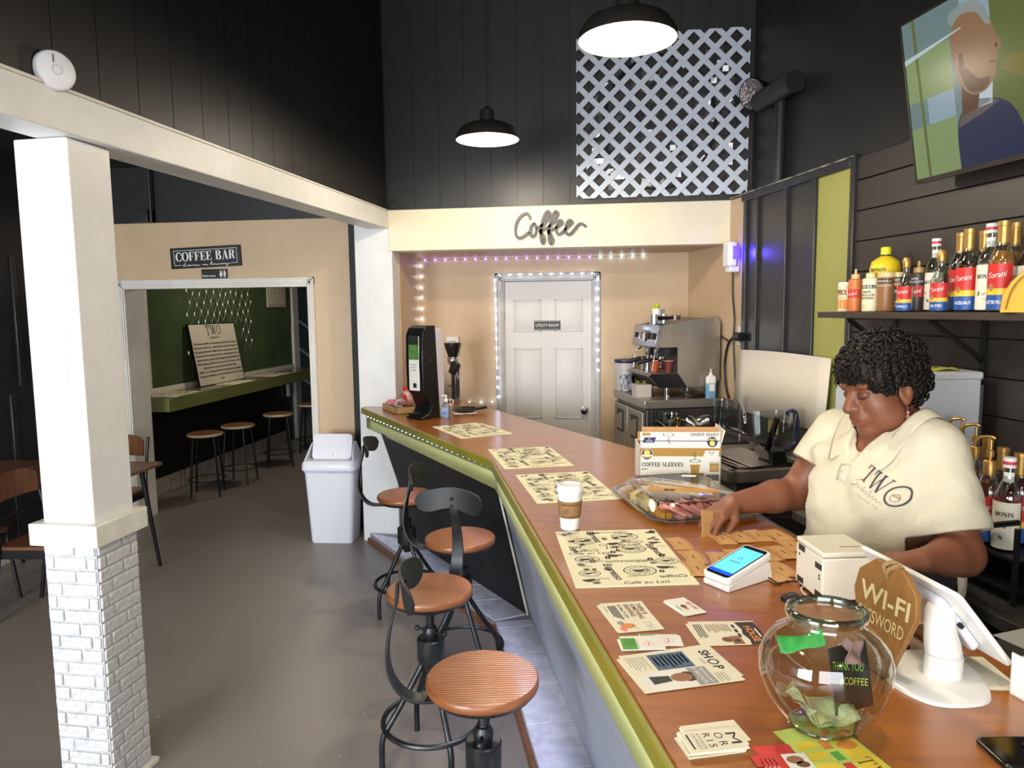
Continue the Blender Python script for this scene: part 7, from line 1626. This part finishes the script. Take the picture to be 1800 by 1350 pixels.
rackb('gold pump bottle with red label beside the white sleeve', 1743, 765, 1.86, 'pump', 'red', 'T', '', 1.0, .345, fill=.95)
rackb('gold capped bottle with red label behind the pump bottle', 1766, 768, 1.97, 'foil', 'dark', 'T', '', 1.0, .295, fill=.9)
rackb('gold capped dark bottle cut by the right picture edge', 1797, 776, 1.95, 'foil', 'red', 'T', '', 1.0, .295, fill=.9)
rackb('gold pump bottle just behind the barista shoulder', 1716, 757, 2.0, 'pump', 'amber', 'T', '', 1.0, .345, fill=.9)
rackb('gold pump bottle half hidden behind the white collar', 1690, 748, 2.05, 'pump', 'clear', 'T', '', 1.0, .345, fill=.9)
rackb('gold capped bottle at the back beside the mini fridge', 1738, 764, 2.06, 'foil', 'dark', 'T', '', 1.0, .295, fill=.9)
t = thing('paper_towel', 'white paper sheet on the grey back counter', 'paper', W(1.72, 1.60, .8615), BA + R(10)); B().box(-.12, .2, -.16, .1, 0, .002).build('sheet', m_white_p, t)
t = thing('black_canister', 'black cylindrical canister at the right edge of the picture', 'canister', W(1.79, 1.575, .862), BA); b = B(); b.lathe([(0, 0), (.05, 0), (.052, .006), (.052, .15), (.048, .155), (0, .156)], 30); b.build('body', M('canister_black', (22, 22, 23), .3), t); b = B(); b.lathe([(.0525, .012), (.0525, .016)], 30, capb=False, capt=False); b.build('stripe', m_wink, t)

# ================================================================== THE BARISTA
class Field:
    def __init__(self, lo, hi, h):
        self.lo = np.array(lo, np.float32); self.h = h; self.n = tuple(int(math.ceil((b - a) / h)) + 1 for a, b in zip(lo, hi))
        self.F = np.full(self.n, .5, np.float32)
    def sub(self, lo, hi, pad):
        i0 = [max(0, int((l - pad - o) / self.h)) for l, o in zip(lo, self.lo)]; i1 = [min(n, int((u_ + pad - o) / self.h) + 2) for u_, o, n in zip(hi, self.lo, self.n)]
        if any(a >= b for a, b in zip(i0, i1)): return None
        ax = [self.lo[k] + self.h * np.arange(i0[k], i1[k], dtype=np.float32) for k in range(3)]
        return tuple(slice(a, b) for a, b in zip(i0, i1)), ax[0][:, None, None], ax[1][None, :, None], ax[2][None, None, :]
    def comb(self, s, d, k, cut=False):
        a = self.F[s]
        if cut: d = -d; hh = np.clip(.5 - .5 * (d - a) / k, 0, 1); self.F[s] = d * (1 - hh) + a * hh + k * hh * (1 - hh) if k > 1e-5 else np.maximum(a, d)
        else: hh = np.clip(.5 + .5 * (a - d) / k, 0, 1); self.F[s] = a * (1 - hh) + d * hh - k * hh * (1 - hh)
    def cone(self, a, b, ra, rb, k=.02, cut=False, flat=None):
        a = np.array(a, np.float32); b = np.array(b, np.float32); m = max(ra, rb); r = self.sub(np.minimum(a, b) - m, np.maximum(a, b) + m, k * 2 + .03)
        if r is None: return
        s, X, Y, Z = r; ab = b - a; L = float(ab @ ab)
        t = np.clip(((X - a[0]) * ab[0] + (Y - a[1]) * ab[1] + (Z - a[2]) * ab[2]) / max(L, 1e-9), 0, 1)
        d = np.sqrt((X - a[0] - t * ab[0]) ** 2 + (Y - a[1] - t * ab[1]) ** 2 + (Z - a[2] - t * ab[2]) ** 2) - (ra + (rb - ra) * t)
        self.comb(s, d, k, cut)
    def ell(self, c, rad, k=.02, cut=False, rot=None):
        c = np.array(c, np.float32); m = max(rad); r = self.sub(c - m, c + m, k * 2 + .03)
        if r is None: return
        s, X, Y, Z = r; P = [X - c[0], Y - c[1], Z - c[2]]
        if rot is not None: P = [rot[0][i] * P[0] + rot[1][i] * P[1] + rot[2][i] * P[2] for i in range(3)]
        k0 = np.sqrt((P[0] / rad[0]) ** 2 + (P[1] / rad[1]) ** 2 + (P[2] / rad[2]) ** 2) + 1e-6; k1 = np.sqrt((P[0] / rad[0] ** 2) ** 2 + (P[1] / rad[1] ** 2) ** 2 + (P[2] / rad[2] ** 2) ** 2) + 1e-6
        self.comb(s, k0 * (k0 - 1) / k1, k, cut)
    def mesh(self):
        F = self.F; I = F < 0
        c = [I[a:(a - 1) or None, b:(b - 1) or None, d:(d - 1) or None] for a in (0, 1) for b in (0, 1) for d in (0, 1)]
        anyi = np.zeros_like(c[0]); alli = np.ones_like(c[0])
        for q in c: anyi |= q; alli &= q
        act = anyi & ~alli; idx = np.argwhere(act); ids = np.full(act.shape, -1, np.int32); ids[act] = np.arange(len(idx))
        acc = np.zeros((len(idx), 3)); cnt = np.zeros(len(idx))
        for ax in range(3):
            for a in (0, 1):
                for b in (0, 1):
                    o0 = [0, 0, 0]; o = [k for k in range(3) if k != ax]; o0[o[0]] = a; o0[o[1]] = b; o1 = list(o0); o1[ax] = 1
                    f0 = F[tuple((idx + o0).T)]; f1 = F[tuple((idx + o1).T)]; m = (f0 < 0) != (f1 < 0); t = np.where(m, f0 / (f0 - f1 + 1e-12), 0)
                    p = idx + np.array(o0); p = p.astype(float); p[:, ax] += t; acc[m] += p[m]; cnt += m
        V_ = acc / cnt[:, None] * self.h + self.lo; Q = []
        for ax in range(3):
            sl0 = [slice(1, -1)] * 3; sl1 = [slice(1, -1)] * 3; sl0[ax] = slice(0, -1); sl1[ax] = slice(1, None)
            A = I[tuple(sl0)]; Bm = I[tuple(sl1)]; e = np.argwhere(A != Bm); flip = A[A != Bm]; base = e.copy(); o = [k for k in range(3) if k != ax]; base[:, o[0]] += 1; base[:, o[1]] += 1
            def g(da, db): q = base.copy(); q[:, o[0]] += da; q[:, o[1]] += db; return ids[tuple(q.T)]
            q = np.stack([g(-1, -1), g(0, -1), g(0, 0), g(-1, 0)], 1)
            if ax == 1: flip = ~flip
            q[~flip] = q[~flip][:, ::-1]; Q.append(q)
        Q = np.concatenate(Q); Q = Q[(Q >= 0).all(1)]; return V_, Q
def field_obj(name, V_, Q, mat, parent, smooth=2, col=None):
    me = bpy.data.meshes.new(name); me.from_pydata(V_.tolist(), [], Q.tolist()); me.materials.append(mat); me.polygons.foreach_set('use_smooth', [True] * len(me.polygons))
    if col is not None:
        a = me.color_attributes.new('Col', 'FLOAT_COLOR', 'POINT'); a.data.foreach_set('color', np.concatenate([col, np.ones((len(col), 1))], 1).astype(np.float32).ravel())
    me.update(); o = obj(name, me, parent)
    if smooth: s = o.modifiers.new('s', 'SMOOTH'); s.factor = .5; s.iterations = smooth
    return o

PO = Vector((.885, 2.36, 0)); PR = R(122); PRi = Matrix.Rotation(-PR, 3, 'Z')
person = thing('person', 'woman in a cream polo shirt laying out cup sleeves behind the bar', 'person', PO, PR)
def Lp(x, y, z): return PRi @ (Vector((x, y, z)) - PO)
Rs, Re, Rw_ = Lp(.785, 2.525, 1.34), Lp(.645, 2.505, 1.135), Lp(.415, 2.385, 1.125)
Ls, Le, Lw = Lp(.956, 2.222, 1.345), Lp(.992, 2.10, 1.07), Lp(.85, 2.0, 1.085)
HC = Vector((.004, .044, 1.528)); HR = (Matrix.Rotation(R(-14), 3, 'Z') @ Matrix.Rotation(R(4), 3, 'Y') @ Matrix.Rotation(R(-15), 3, 'X')); HS = 1.10
def hd(x, y, z): return HC + HR @ Vector((x * HS, y * HS, z * HS))
HRl = [list(r_) for r_ in HR]
def hr(*r_): return tuple(q * HS for q in r_)
fd = Field((-.50, -.30, 0.0), (.42, .70, 1.74), .0037)
# torso, legs
fd.ell((0, -.01, .95), (.20, .16, .17), .05); fd.ell((0, .03, 1.08), (.205, .17, .17), .06); fd.ell((0, 0, 1.24), (.185, .13, .17), .06)
for s in (-1, 1):
    fd.ell((s * .085, .10, 1.19), (.08, .08, .08), .04); fd.cone((s * .10, 0, .90), (s * .10, .01, .5), .115, .075, .05); fd.cone((s * .10, .01, .5), (s * .10, -.02, .09), .07, .045, .03); fd.cone((s * .10, -.03, .05), (s * .10, .13, .035), .042, .035, .03)
fd.cone(tuple(Rs * .92), tuple(Ls * .92 + Vector((0, 0, .10))), .065, .065, .05)
for Sx in (Rs, Ls): fd.cone((-.005, -.045, 1.395), (Sx.x * .9, Sx.y * .9, Sx.z + .005), .055, .05, .05)
fd.cone((-.005, -.04, 1.35), tuple(hd(0, -.034, -.045)), .066, .056, .025)
# arms
fd.cone(Rs, Re, .072, .055, .03); fd.cone(Re, Re.lerp(Rw_, .35), .055, .053, .02); fd.cone(Re.lerp(Rw_, .35), Rw_, .053, .033, .02)
fd.cone(Ls, Le, .074, .058, .03); fd.cone(Le, Le.lerp(Lw, .35), .056, .052, .02); fd.cone(Le.lerp(Lw, .35), Lw, .052, .033, .02)
# hands
nails = []
def hand(wr, d, up, side, curl, thumb_dir):
    d = d.normalized(); up = (up - d * up.dot(d)).normalized(); l = up.cross(d) * side       # l points to the thumb side
    for o, rr_ in ((-.028, .017), (-.010, .018), (.010, .018), (.027, .017)): fd.cone(wr + d * .012 + l * o * .55, wr + d * .088 + l * o, .021, rr_, .012)
    for i, (o, L_, c) in enumerate(((.031, (.040, .024, .021), 1.0), (.0105, (.044, .027, .022), 1.06), (-.0105, (.041, .026, .021), 1.12), (-.030, (.032, .020, .018), 1.2))):
        p = wr + d * .088 + l * o; a = .25 * curl * c; r_ = [.0102, .0092, .0085, .0072]
        for j in range(3):
            a += (.35 + .25 * j) * curl * c * (.8 if j else 1); q = p + (d * math.cos(a) - up * math.sin(a)) * L_[j] + l * o * .05
            fd.cone(p, q, r_[j], r_[j + 1], .004); p0, p = p, q
        nails.append((p, (p - p0).normalized(), (up * math.cos(a) + d * math.sin(a))))
    t0 = wr + d * .025 + l * .024 - up * .006; t1 = t0 + (l * .6 + d * .75 - up * .35).normalized() * .042; t2 = t1 + (thumb_dir).normalized() * .034; t3 = t2 + (thumb_dir - up * .15).normalized() * .026
    fd.cone(t0, t1, .017, .0125, .01); fd.cone(t1, t2, .0125, .0105, .005); fd.cone(t2, t3, .0105, .0085, .004); nails.append((t3, (t3 - t2).normalized(), l))
tip = Lp(.285, 2.262, 1.075); dv_ = tip - Rw_
hand(Rw_, dv_, Vector((0, 0, 1)), 1, .62, (dv_.normalized() * .9 - Vector((0, 0, .55))))
dl = Lp(.74, 1.985, 1.08) - Lw
hand(Lw, dl, Vector((0, 0, 1)), -1, .45, dl.normalized())
# head
H_ = lambda c, r_, k=.012, cut=False: fd.ell(hd(*c), hr(*r_), k * HS, cut, HRl)
H_((0, -.012, .03), (.076, .098, .088), .02); H_((0, .03, -.03), (.066, .066, .095), .03); H_((0, .066, -.110), (.036, .032, .027), .024)
for s in (-1, 1):
    H_((s * .040, .052, -.048), (.032, .032, .036), .025); H_((s * .044, .028, -.086), (.034, .046, .034), .026)
    H_((s * .031, .083, .020), (.028, .016, .010), .012)
    H_((s * .033, .103, -.004), (.018, .014, .011), .012, True); H_((s * .032, .081, -.006), (.0185, .0135, .0125), .004)
    H_((s * .080, -.008, -.022), (.010, .022, .034), .006); H_((s * .090, -.004, -.016), (.007, .012, .020), .006, True); H_((s * .080, -.004, -.050), (.008, .010, .010), .006)
fd.cone(hd(0, .085, .012), hd(0, .116, -.038), .011 * HS, .0155 * HS, .014)
for s in (-1, 1): H_((s * .0145, .102, -.041), (.0115, .013, .010), .006); H_((s * .008, .112, -.0495), (.0045, .006, .004), .003, True)
H_((0, .090, -.070), (.034, .018, .026), .015); H_((0, .0975, -.0715), (.028, .013, .008), .005); H_((0, .0965, -.0860), (.025, .0135, .0095), .005); H_((0, .1095, -.0785), (.026, .005, .0015), .002, True)
V1, Q1 = fd.mesh()
# skin colour: lips slightly redder, eyelids slightly darker, knuckles as they are
cols = np.tile(np.array(lin((126, 78, 54))[:3]), (len(V1), 1)); HRm = np.array(HRl); loc_ = (V1 - np.array(HC)) @ HRm / HS
lip = (np.abs(loc_[:, 0]) < .025) & (loc_[:, 2] < -.066) & (loc_[:, 2] > -.094) & (loc_[:, 1] > .098 - .45 * np.abs(loc_[:, 0])); cols[lip] = np.array(lin((128, 70, 60))[:3])
lid_ = ((np.abs(loc_[:, 0]) - .032) ** 2 / .018 ** 2 + (loc_[:, 2] + .004) ** 2 / .013 ** 2 < 1) & (loc_[:, 1] > .07); cols[lid_] = np.array(lin((112, 68, 48))[:3])
m_skin = M('brown_skin', (150, 96, 66), .48, sub=.08, bump=(150, .06, .001)); nt = m_skin.node_tree; at_ = nt.nodes.new('ShaderNodeAttribute'); at_.attribute_name = 'Col'; nt.links.new(at_.outputs['Color'], nt.nodes['Principled BSDF'].inputs['Base Color'])
body = field_obj('body', V1, Q1, m_skin, person, 2, cols)
bvh = BVHTree.FromPolygons([tuple(v) for v in V1.tolist()], Q1.tolist())
def face_pt(x, z, off=.001):
    h = bvh.ray_cast(hd(x, .3, z), HR @ Vector((0, -1, 0)), .6); return (h[0] + h[1] * off) if h[0] is not None else hd(x, .09, z)
m_hairc = M('black_hair', (24, 18, 15), .5, spec=.28)
for s in (-1, 1):
    B().tube([face_pt(s * x, z, .0006) for x, z in ((.012, .0265), (.022, .031), (.034, .0325), (.046, .0285), (.054, .022))], [.0016, .0026, .0026, .002, .0008], 6).build('eyebrow', M('brow_brown', (52, 34, 26), .6), person)
    B().tube([face_pt(s * x, z, .0006) for x, z in ((.0165, -.0115), (.024, -.0155), (.033, -.017), (.042, -.0145), (.050, -.009))], [.0006, .0013, .0016, .0016, .001], 6).build('eyelash', M('lash_black', (16, 12, 12), .5), person)
for p, d, n in nails:
    b = B(); q = Matrix((d.cross(n).normalized(), d, n)).transposed().to_4x4(); b.T = Matrix.Translation(p + n * .0062 - d * .001) @ q; b.sphere((0, 0, 0), (.0055, .007, .0018), 10, 6); b.build('fingernail', M('nail_pale', (214, 176, 150), .3), person)

# ---- shirt: looser shell around the torso and upper arms
sf_ = Field((-.50, -.30, .74), (.42, .50, 1.50), .0042)
sf_.ell((0, .0, .93), (.235, .195, .19), .06); sf_.ell((0, .035, 1.08), (.243, .205, .19), .07); sf_.ell((0, .005, 1.24), (.222, .165, .18), .07)
for s in (-1, 1): sf_.ell((s * .085, .105, 1.185), (.105, .10, .10), .05)
sf_.cone(tuple(Rs * .92), tuple(Ls * .92 + Vector((0, 0, .10))), .078, .078, .06)
for Sx in (Rs, Ls): sf_.cone((-.005, -.045, 1.385), (Sx.x * .9, Sx.y * .9, Sx.z + .0), .072, .066, .05)
Rse = Rs.lerp(Re, .56); Lse = Ls.lerp(Le, .80)
sf_.cone(Rs, Rs.lerp(Re, .75), .086, .086, .035); sf_.cone(Ls, Ls.lerp(Le, 1.0), .088, .096, .035)
# soft folds
for a, b_, r_ in (((.16, .12, 1.30), (.05, .20, 1.12), .012), ((.20, .08, 1.22), (.13, .19, 1.0), .013), ((-.16, .10, 1.30), (-.06, .20, 1.10), .012), ((-.19, .12, 1.15), (-.1, .21, .98), .014), ((-.27, .05, 1.25), (-.2, .14, 1.14), .012), ((.0, .215, 1.1), (-.1, .20, .95), .012)):
    sf_.cone(a, b_, r_, r_ * .6, .04)
ax_ = [sf_.lo[k] + sf_.h * np.arange(sf_.n[k], dtype=np.float32) for k in range(3)]; X_, Y_, Z_ = ax_[0][:, None, None], ax_[1][None, :, None], ax_[2][None, None, :]
ang_ = np.arctan2(X_, Y_ + .05); msk = np.clip(.5 + .8 * np.sin(9 * X_ + 5 * Z_ + 1.0), 0, 1)
wrk = np.sin(62 * (Z_ + .55 * np.abs(X_) - .25 * Y_) + 4.0 * np.sin(7 * X_ + 3 * Z_)) * msk + .7 * np.sin(75 * (Z_ * .35 + X_ * .9 - .4 * Y_) + 3 * np.sin(11 * Z_)) * (1 - msk)
sf_.F += (.0034 * wrk * np.clip((1.40 - Z_) / .1, .25, 1)).astype(np.float32)
def plane_cut(f, p, n, lo, hi):
    s, X, Y, Z = f.sub(lo, hi, 0); d = (X - p[0]) * n[0] + (Y - p[1]) * n[1] + (Z - p[2]) * n[2]; return s, d
for S_, E_, t_ in ((Rs, Re, Rse), (Ls, Le, Lse)):
    n = (E_ - S_).normalized(); c = t_ + n * .06; lo = np.array(c) - .15; hi = np.array(c) + .15
    s, X, Y, Z = sf_.sub(lo, hi, 0); d = (X - t_.x) * n.x + (Y - t_.y) * n.y + (Z - t_.z) * n.z
    ax = E_ - S_; L2 = ax.dot(ax); tt_ = ((X - S_.x) * ax.x + (Y - S_.y) * ax.y + (Z - S_.z) * ax.z) / L2
    rad = np.sqrt((X - S_.x - tt_ * ax.x) ** 2 + (Y - S_.y - tt_ * ax.y) ** 2 + (Z - S_.z - tt_ * ax.z) ** 2)
    blk = (d > 0) & (rad < .14) & (np.abs(X) > .17 if S_ is Ls else (rad < .14)); Fv = sf_.F[s]; Fv[blk] = np.maximum(Fv[blk], (d + 0 * X)[blk]); sf_.F[s] = Fv
# neck opening and V
sf_.ell((-.008, -.01, 1.455), (.10, .112, .085), .006, True); sf_.cone((.0, .085, 1.415), (.012, .185, 1.285), .058, .008, .006, True)
# subtract the body (resampled) so the shirt is a shell
xi = (sf_.lo[0] + sf_.h * np.arange(sf_.n[0]) - fd.lo[0]) / fd.h; yi = (sf_.lo[1] + sf_.h * np.arange(sf_.n[1]) - fd.lo[1]) / fd.h; zi = (sf_.lo[2] + sf_.h * np.arange(sf_.n[2]) - fd.lo[2]) / fd.h
xi, yi, zi = [np.clip(np.round(q).astype(int), 0, n - 1) for q, n in zip((xi, yi, zi), fd.n)]
sf_.F = np.maximum(sf_.F, -(fd.F[np.ix_(xi, yi, zi)] - .0035))
V2, Q2 = sf_.mesh()
m_shirt = M('cream_pique_cotton', (218, 210, 184), .8, noise=(6, (210, 201, 174), .4), bump=(9, .45, .03))
shirt = field_obj('polo_shirt', V2, Q2, m_shirt, person, 3)
bvs = BVHTree.FromPolygons([tuple(v) for v in V2.tolist()], Q2.tolist())
def on_shirt(x, z, off=.003, y0=.6):
    h = bvs.ray_cast(Vector((x, y0, z)), Vector((0, -1, 0)), 1.0); return (h[0] + h[1] * off) if h[0] is not None else None
# collar: folded strip round the neck, open at the front
def shirt_z(x, y, df):
    h = bvs.ray_cast(Vector((x, y, 1.62)), Vector((0, 0, -1)), .6); return h[0].z if h[0] is not None else df
half = [((0, -.120), (0, -.156), .042), ((.058, -.105), (.085, -.135), .042), ((.096, -.05), (.138, -.062), .036), ((.104, .01), (.152, .018), .028), ((.088, .065), (.136, .088), .020), ((.062, .108), (.112, .140), .012), ((.040, .134), (.088, .176), .006)]
ctl = [((-a_[0] - .008, a_[1]), (-b_[0] - .008, b_[1]), h_) for a_, b_, h_ in half[:0:-1]] + [((a_[0] - .008, a_[1]), (b_[0] - .008, b_[1]), h_) for a_, b_, h_ in half]
tp = catmull([(a_[0], a_[1], h_) for a_, b_, h_ in ctl], 4); lw_ = catmull([(b_[0], b_[1], 0) for a_, b_, h_ in ctl], 4)
cv = []; cfs = []; n = len(tp) - 1; zt = []; zl = []
for t_, l_ in zip(tp, lw_):
    m_ = Vector((t_.x, t_.y)).lerp(Vector((l_.x, l_.y)), .45); zt.append(shirt_z(m_.x, m_.y, 1.38) + t_.z); zl.append(shirt_z(l_.x, l_.y, 1.33) + .007)
def sm(q): return [sum(q[max(0, min(len(q) - 1, i + k))] for k in (-2, -1, 0, 1, 2)) / 5 for i in range(len(q))]
zt = sm(sm(zt)); zl = sm(zl)
for i in range(n + 1):
    top = Vector((tp[i].x, tp[i].y, zt[i])); low = Vector((lw_[i].x, lw_[i].y, zl[i])); mid = top.lerp(low, .18) + Vector((0, 0, .006)); base = top + Vector((0, 0, -.035))
    cv += [base, top, mid, low]
for i in range(n):
    for k in range(3): a = 4 * i + k; cfs.append((a, a + 1, a + 5, a + 4))
co_ = B().add(cv, cfs).build('collar', m_shirt, person, angle=80); s = co_.modifiers.new('t', 'SOLIDIFY'); s.thickness = .003; s.offset = 0; s = co_.modifiers.new('s', 'SUBSURF'); s.levels = 1; s.render_levels = 1
# placket with buttons
pv = []; pfs = []
for i in range(9):
    z = 1.285 - i * .006
    for dx in (-.018, .018): p = on_shirt(.012 + dx, z, .0012); pv.append(p if p is not None else Vector((.012 + dx, .2, z)))
for i in range(8): pfs.append((2 * i, 2 * i + 1, 2 * i + 3, 2 * i + 2))
pk = B().add(pv, pfs).build('placket', m_shirt, person, angle=80); s = pk.modifiers.new('t', 'SOLIDIFY'); s.thickness = .0006
for z in (1.272, ):
    p = on_shirt(.012, z, .006); h = bvs.ray_cast(Vector((.012, .6, z)), Vector((0, -1, 0)), 1.0)
    if p is not None:
        b = B(); b.T = Matrix.Translation(p) @ h[1].to_track_quat('Z', 'Y').to_matrix().to_4x4(); b.lathe([(0, 0), (.0055, 0), (.006, .0012), (.004, .002), (.002, .0012), (0, .0012)], 14); b.build('button', M('button_pearl', (226, 220, 204), .3), person)
# sleeve hem bands
for S_, E_, t_, r_ in ((Rs, Re, Rse, .090), (Ls, Le, Lse, .105)):
    pass
# chest print: viewer reads from her right to her left
def shirt_print(draw, name, mat, cx=-.118, cz=1.225, rot=R(-25)):
    b = B(); draw(b); out = []; cs, sn = math.cos(rot), math.sin(rot)
    for v in b.v:
        X = v[0] * cs - v[1] * sn; Y = v[0] * sn + v[1] * cs; p = on_shirt(cx - X, cz + Y, .005); out.append(p if p is not None else Vector((cx - X, .2, cz + Y)))
    b.v = [tuple(q) for q in out]; return b.build(name, mat, person, flat=True)
def dl1(b):
    serif(b, 'TW', -.075, .0, .046, thick=.11, thin=.045, sx=1.0, gap=.0)
    P = [(.040 + .024 * math.cos(R(k * 12)), .018 + .026 * math.sin(R(k * 12))) for k in range(30)]; b.ribbon(P, .004, 0, None, 0, True)
shirt_print(dl1, 'print_two', M('shirt_ink', (58, 50, 58), .7))
def dl2(b):
    b.ribbon(catmull([(x * .001, y * .001, 0) for x, y in ((-78, -10), (-60, 2), (-72, -2), (-66, -16), (-80, -24), (-70, -22), (-58, -12), (-56, -20), (-48, -12), (-42, -18), (-38, -4), (-36, -20), (-28, -12), (-22, -20), (-16, 0), (-14, -20), (-6, -12), (0, -20), (8, -12), (12, -20), (22, -14), (28, -20))], 4), .0011)
    b.text('COFFEE CO', -.01, -.036, .006, spacing=1.8)
    b.ring(.040, .012, .009, .0105, 0, 0, 16); b.rect(.029, .051, .014, .017)
shirt_print(dl2, 'print_script', M('shirt_ink2', (170, 138, 116), .7))

# ---- trousers (behind the counter)
tr_ = B()
for s in (-1, 1): tr_.tube([(s * .10, 0, .92), (s * .10, .01, .5), (s * .10, -.02, .1)], [.132, .098, .085], 20)
tr_.lathe([(.0, .8), (.2, .8), (.222, .9), (.215, 1.0), (.0, 1.0)], 28); tr_.v = [(x, y * (.85 if z > .79 else 1), z) for x, y, z in tr_.v]; tr_.build('trousers', M('dark_trousers', (34, 34, 40), .8), person)
# ---- hair: short layered curls
hf = Field(tuple(HC + Vector((-.19, -.21, -.19))), tuple(HC + Vector((.19, .22, .23))), .0045)
Hh = lambda c, r_, k=.012, cut=False: hf.ell(hd(*c), hr(*r_), k * HS, cut, HRl)
Hh((0, -.018, .052), (.097, .117, .096), .02); Hh((0, -.055, -.01), (.088, .072, .075), .03); Hh((0, .040, .066), (.080, .056, .042), .02)
for s in (-1, 1): Hh((s * .070, .018, .02), (.022, .045, .045), .02); Hh((s * .066, .050, .028), (.024, .032, .030), .015)
Hh((-.02, .076, .052), (.060, .022, .022), .012); Hh((.03, .072, .054), (.048, .020, .020), .012)
Hh((0, .115, -.075), (.10, .085, .098), .006, True); 
for s in (-1, 1): Hh((s * .096, .004, -.032), (.03, .026, .036), .006, True)
Vh, Qh = hf.mesh()
rng = np.random.default_rng(5); hl_ = (Vh - np.array(HC)) @ HRm / HS
amp = .0035 * (np.sin(hl_[:, 0] * 190 + 3 * np.sin(hl_[:, 2] * 130)) * np.sin(hl_[:, 2] * 210 + 2 * np.sin(hl_[:, 1] * 120)) + .5 * np.sin(hl_[:, 1] * 260 + hl_[:, 0] * 150))
cen = np.array(HC) + HRm @ (np.array([0, -.015, .03]) * HS); nr = Vh - cen; nr /= np.linalg.norm(nr, axis=1)[:, None]; Vh2 = Vh + nr * amp[:, None]
hair = field_obj('hair', Vh2, Qh, m_hairc, person, 1)
bh = BVHTree.FromPolygons([tuple(v) for v in Vh2.tolist()], Qh.tolist()); rr = random.Random(21); cb_ = B(); cnt = 0
while cnt < 950:
    d = Vector((rr.gauss(0, 1), rr.gauss(0, 1), rr.gauss(.35, 1))).normalized(); o_ = Vector(cen.tolist()); h = bh.ray_cast(o_ + d * .4, -d, .6)
    if h[0] is None: continue
    lc = HR.transposed() @ (h[0] - HC) / HS
    if lc.z < -.06 and lc.y > -.02: continue
    fringe = lc.y > .05 and lc.z < .065
    n_ = h[1]; t_ = (HR @ Vector((lc.x * .4, .8, -.55)) if fringe else Vector((rr.gauss(0, 1), rr.gauss(0, 1), rr.gauss(0, 1)))); t_ = (t_ - n_ * t_.dot(n_)).normalized(); b_ = n_.cross(t_)
    if fringe: P = [h[0] + t_ * (k * .0075 - .02) + n_ * (.0035 * math.sin(math.pi * k / 5)) for k in range(6)]; rads = [.001, .0022, .0026, .0024, .0018, .0006]
    else:
        r0 = rr.uniform(.007, .012); P = []
        for k in range(7): a = -1.9 + 3.8 * k / 6; P.append(h[0] + t_ * (math.sin(a) * r0) + n_ * (math.cos(a) * r0 * .62 + .0015) + b_ * (k - 3) * .0012)
        rads = [.0012, .0026, .0032, .0034, .0032, .0026, .0012]
    cb_.tube(P, rads, 5); cnt += 1
cu_ = cb_.build('hair_curls', m_hairc, person, angle=80); cu_['kind'] = 'stuff'
# ---- earring on the visible ear
e0 = hd(-.084, -.002, -.058)
er = B(); er.tube(catmull([e0 + Vector((0, 0, .004)), e0 + Vector((-.004, .006, .0)), e0 + Vector((-.002, .004, -.012)), e0 + Vector((0, 0, -.016))], 4), .0009, 6); ear = er.build('earring', m_chr, person)
er = B(); er.sphere(tuple(e0 + Vector((-.002, 0, -.022))), (.005, .005, .006), 10, 6); er.lathe([(0, -.012), (.005, -.004), (.006, .002), (.002, .007), (0, .008)], 10, c=tuple(e0 + Vector((-.002, 0, -.034)))); er.build('bead', M('rose_bead', (190, 130, 128), .2, .3), ear)
# ---- sleeve held in the hand
hs_ = thing('cup_sleeve', 'kraft cup sleeve held in the fingers of the barista', 'cup sleeve', (0, 0, 0), 0, 'kraft cup sleeves spread on the bar')
pt_ = PO + Matrix.Rotation(PR, 3, 'Z') @ nails[1][0]
hs_.location = Vector((pt_.x, pt_.y, 1.072)); hs_.rotation_euler = (R(70), R(20), BA + R(20)); sleeve_mesh().build('paper', m_kraft, hs_)
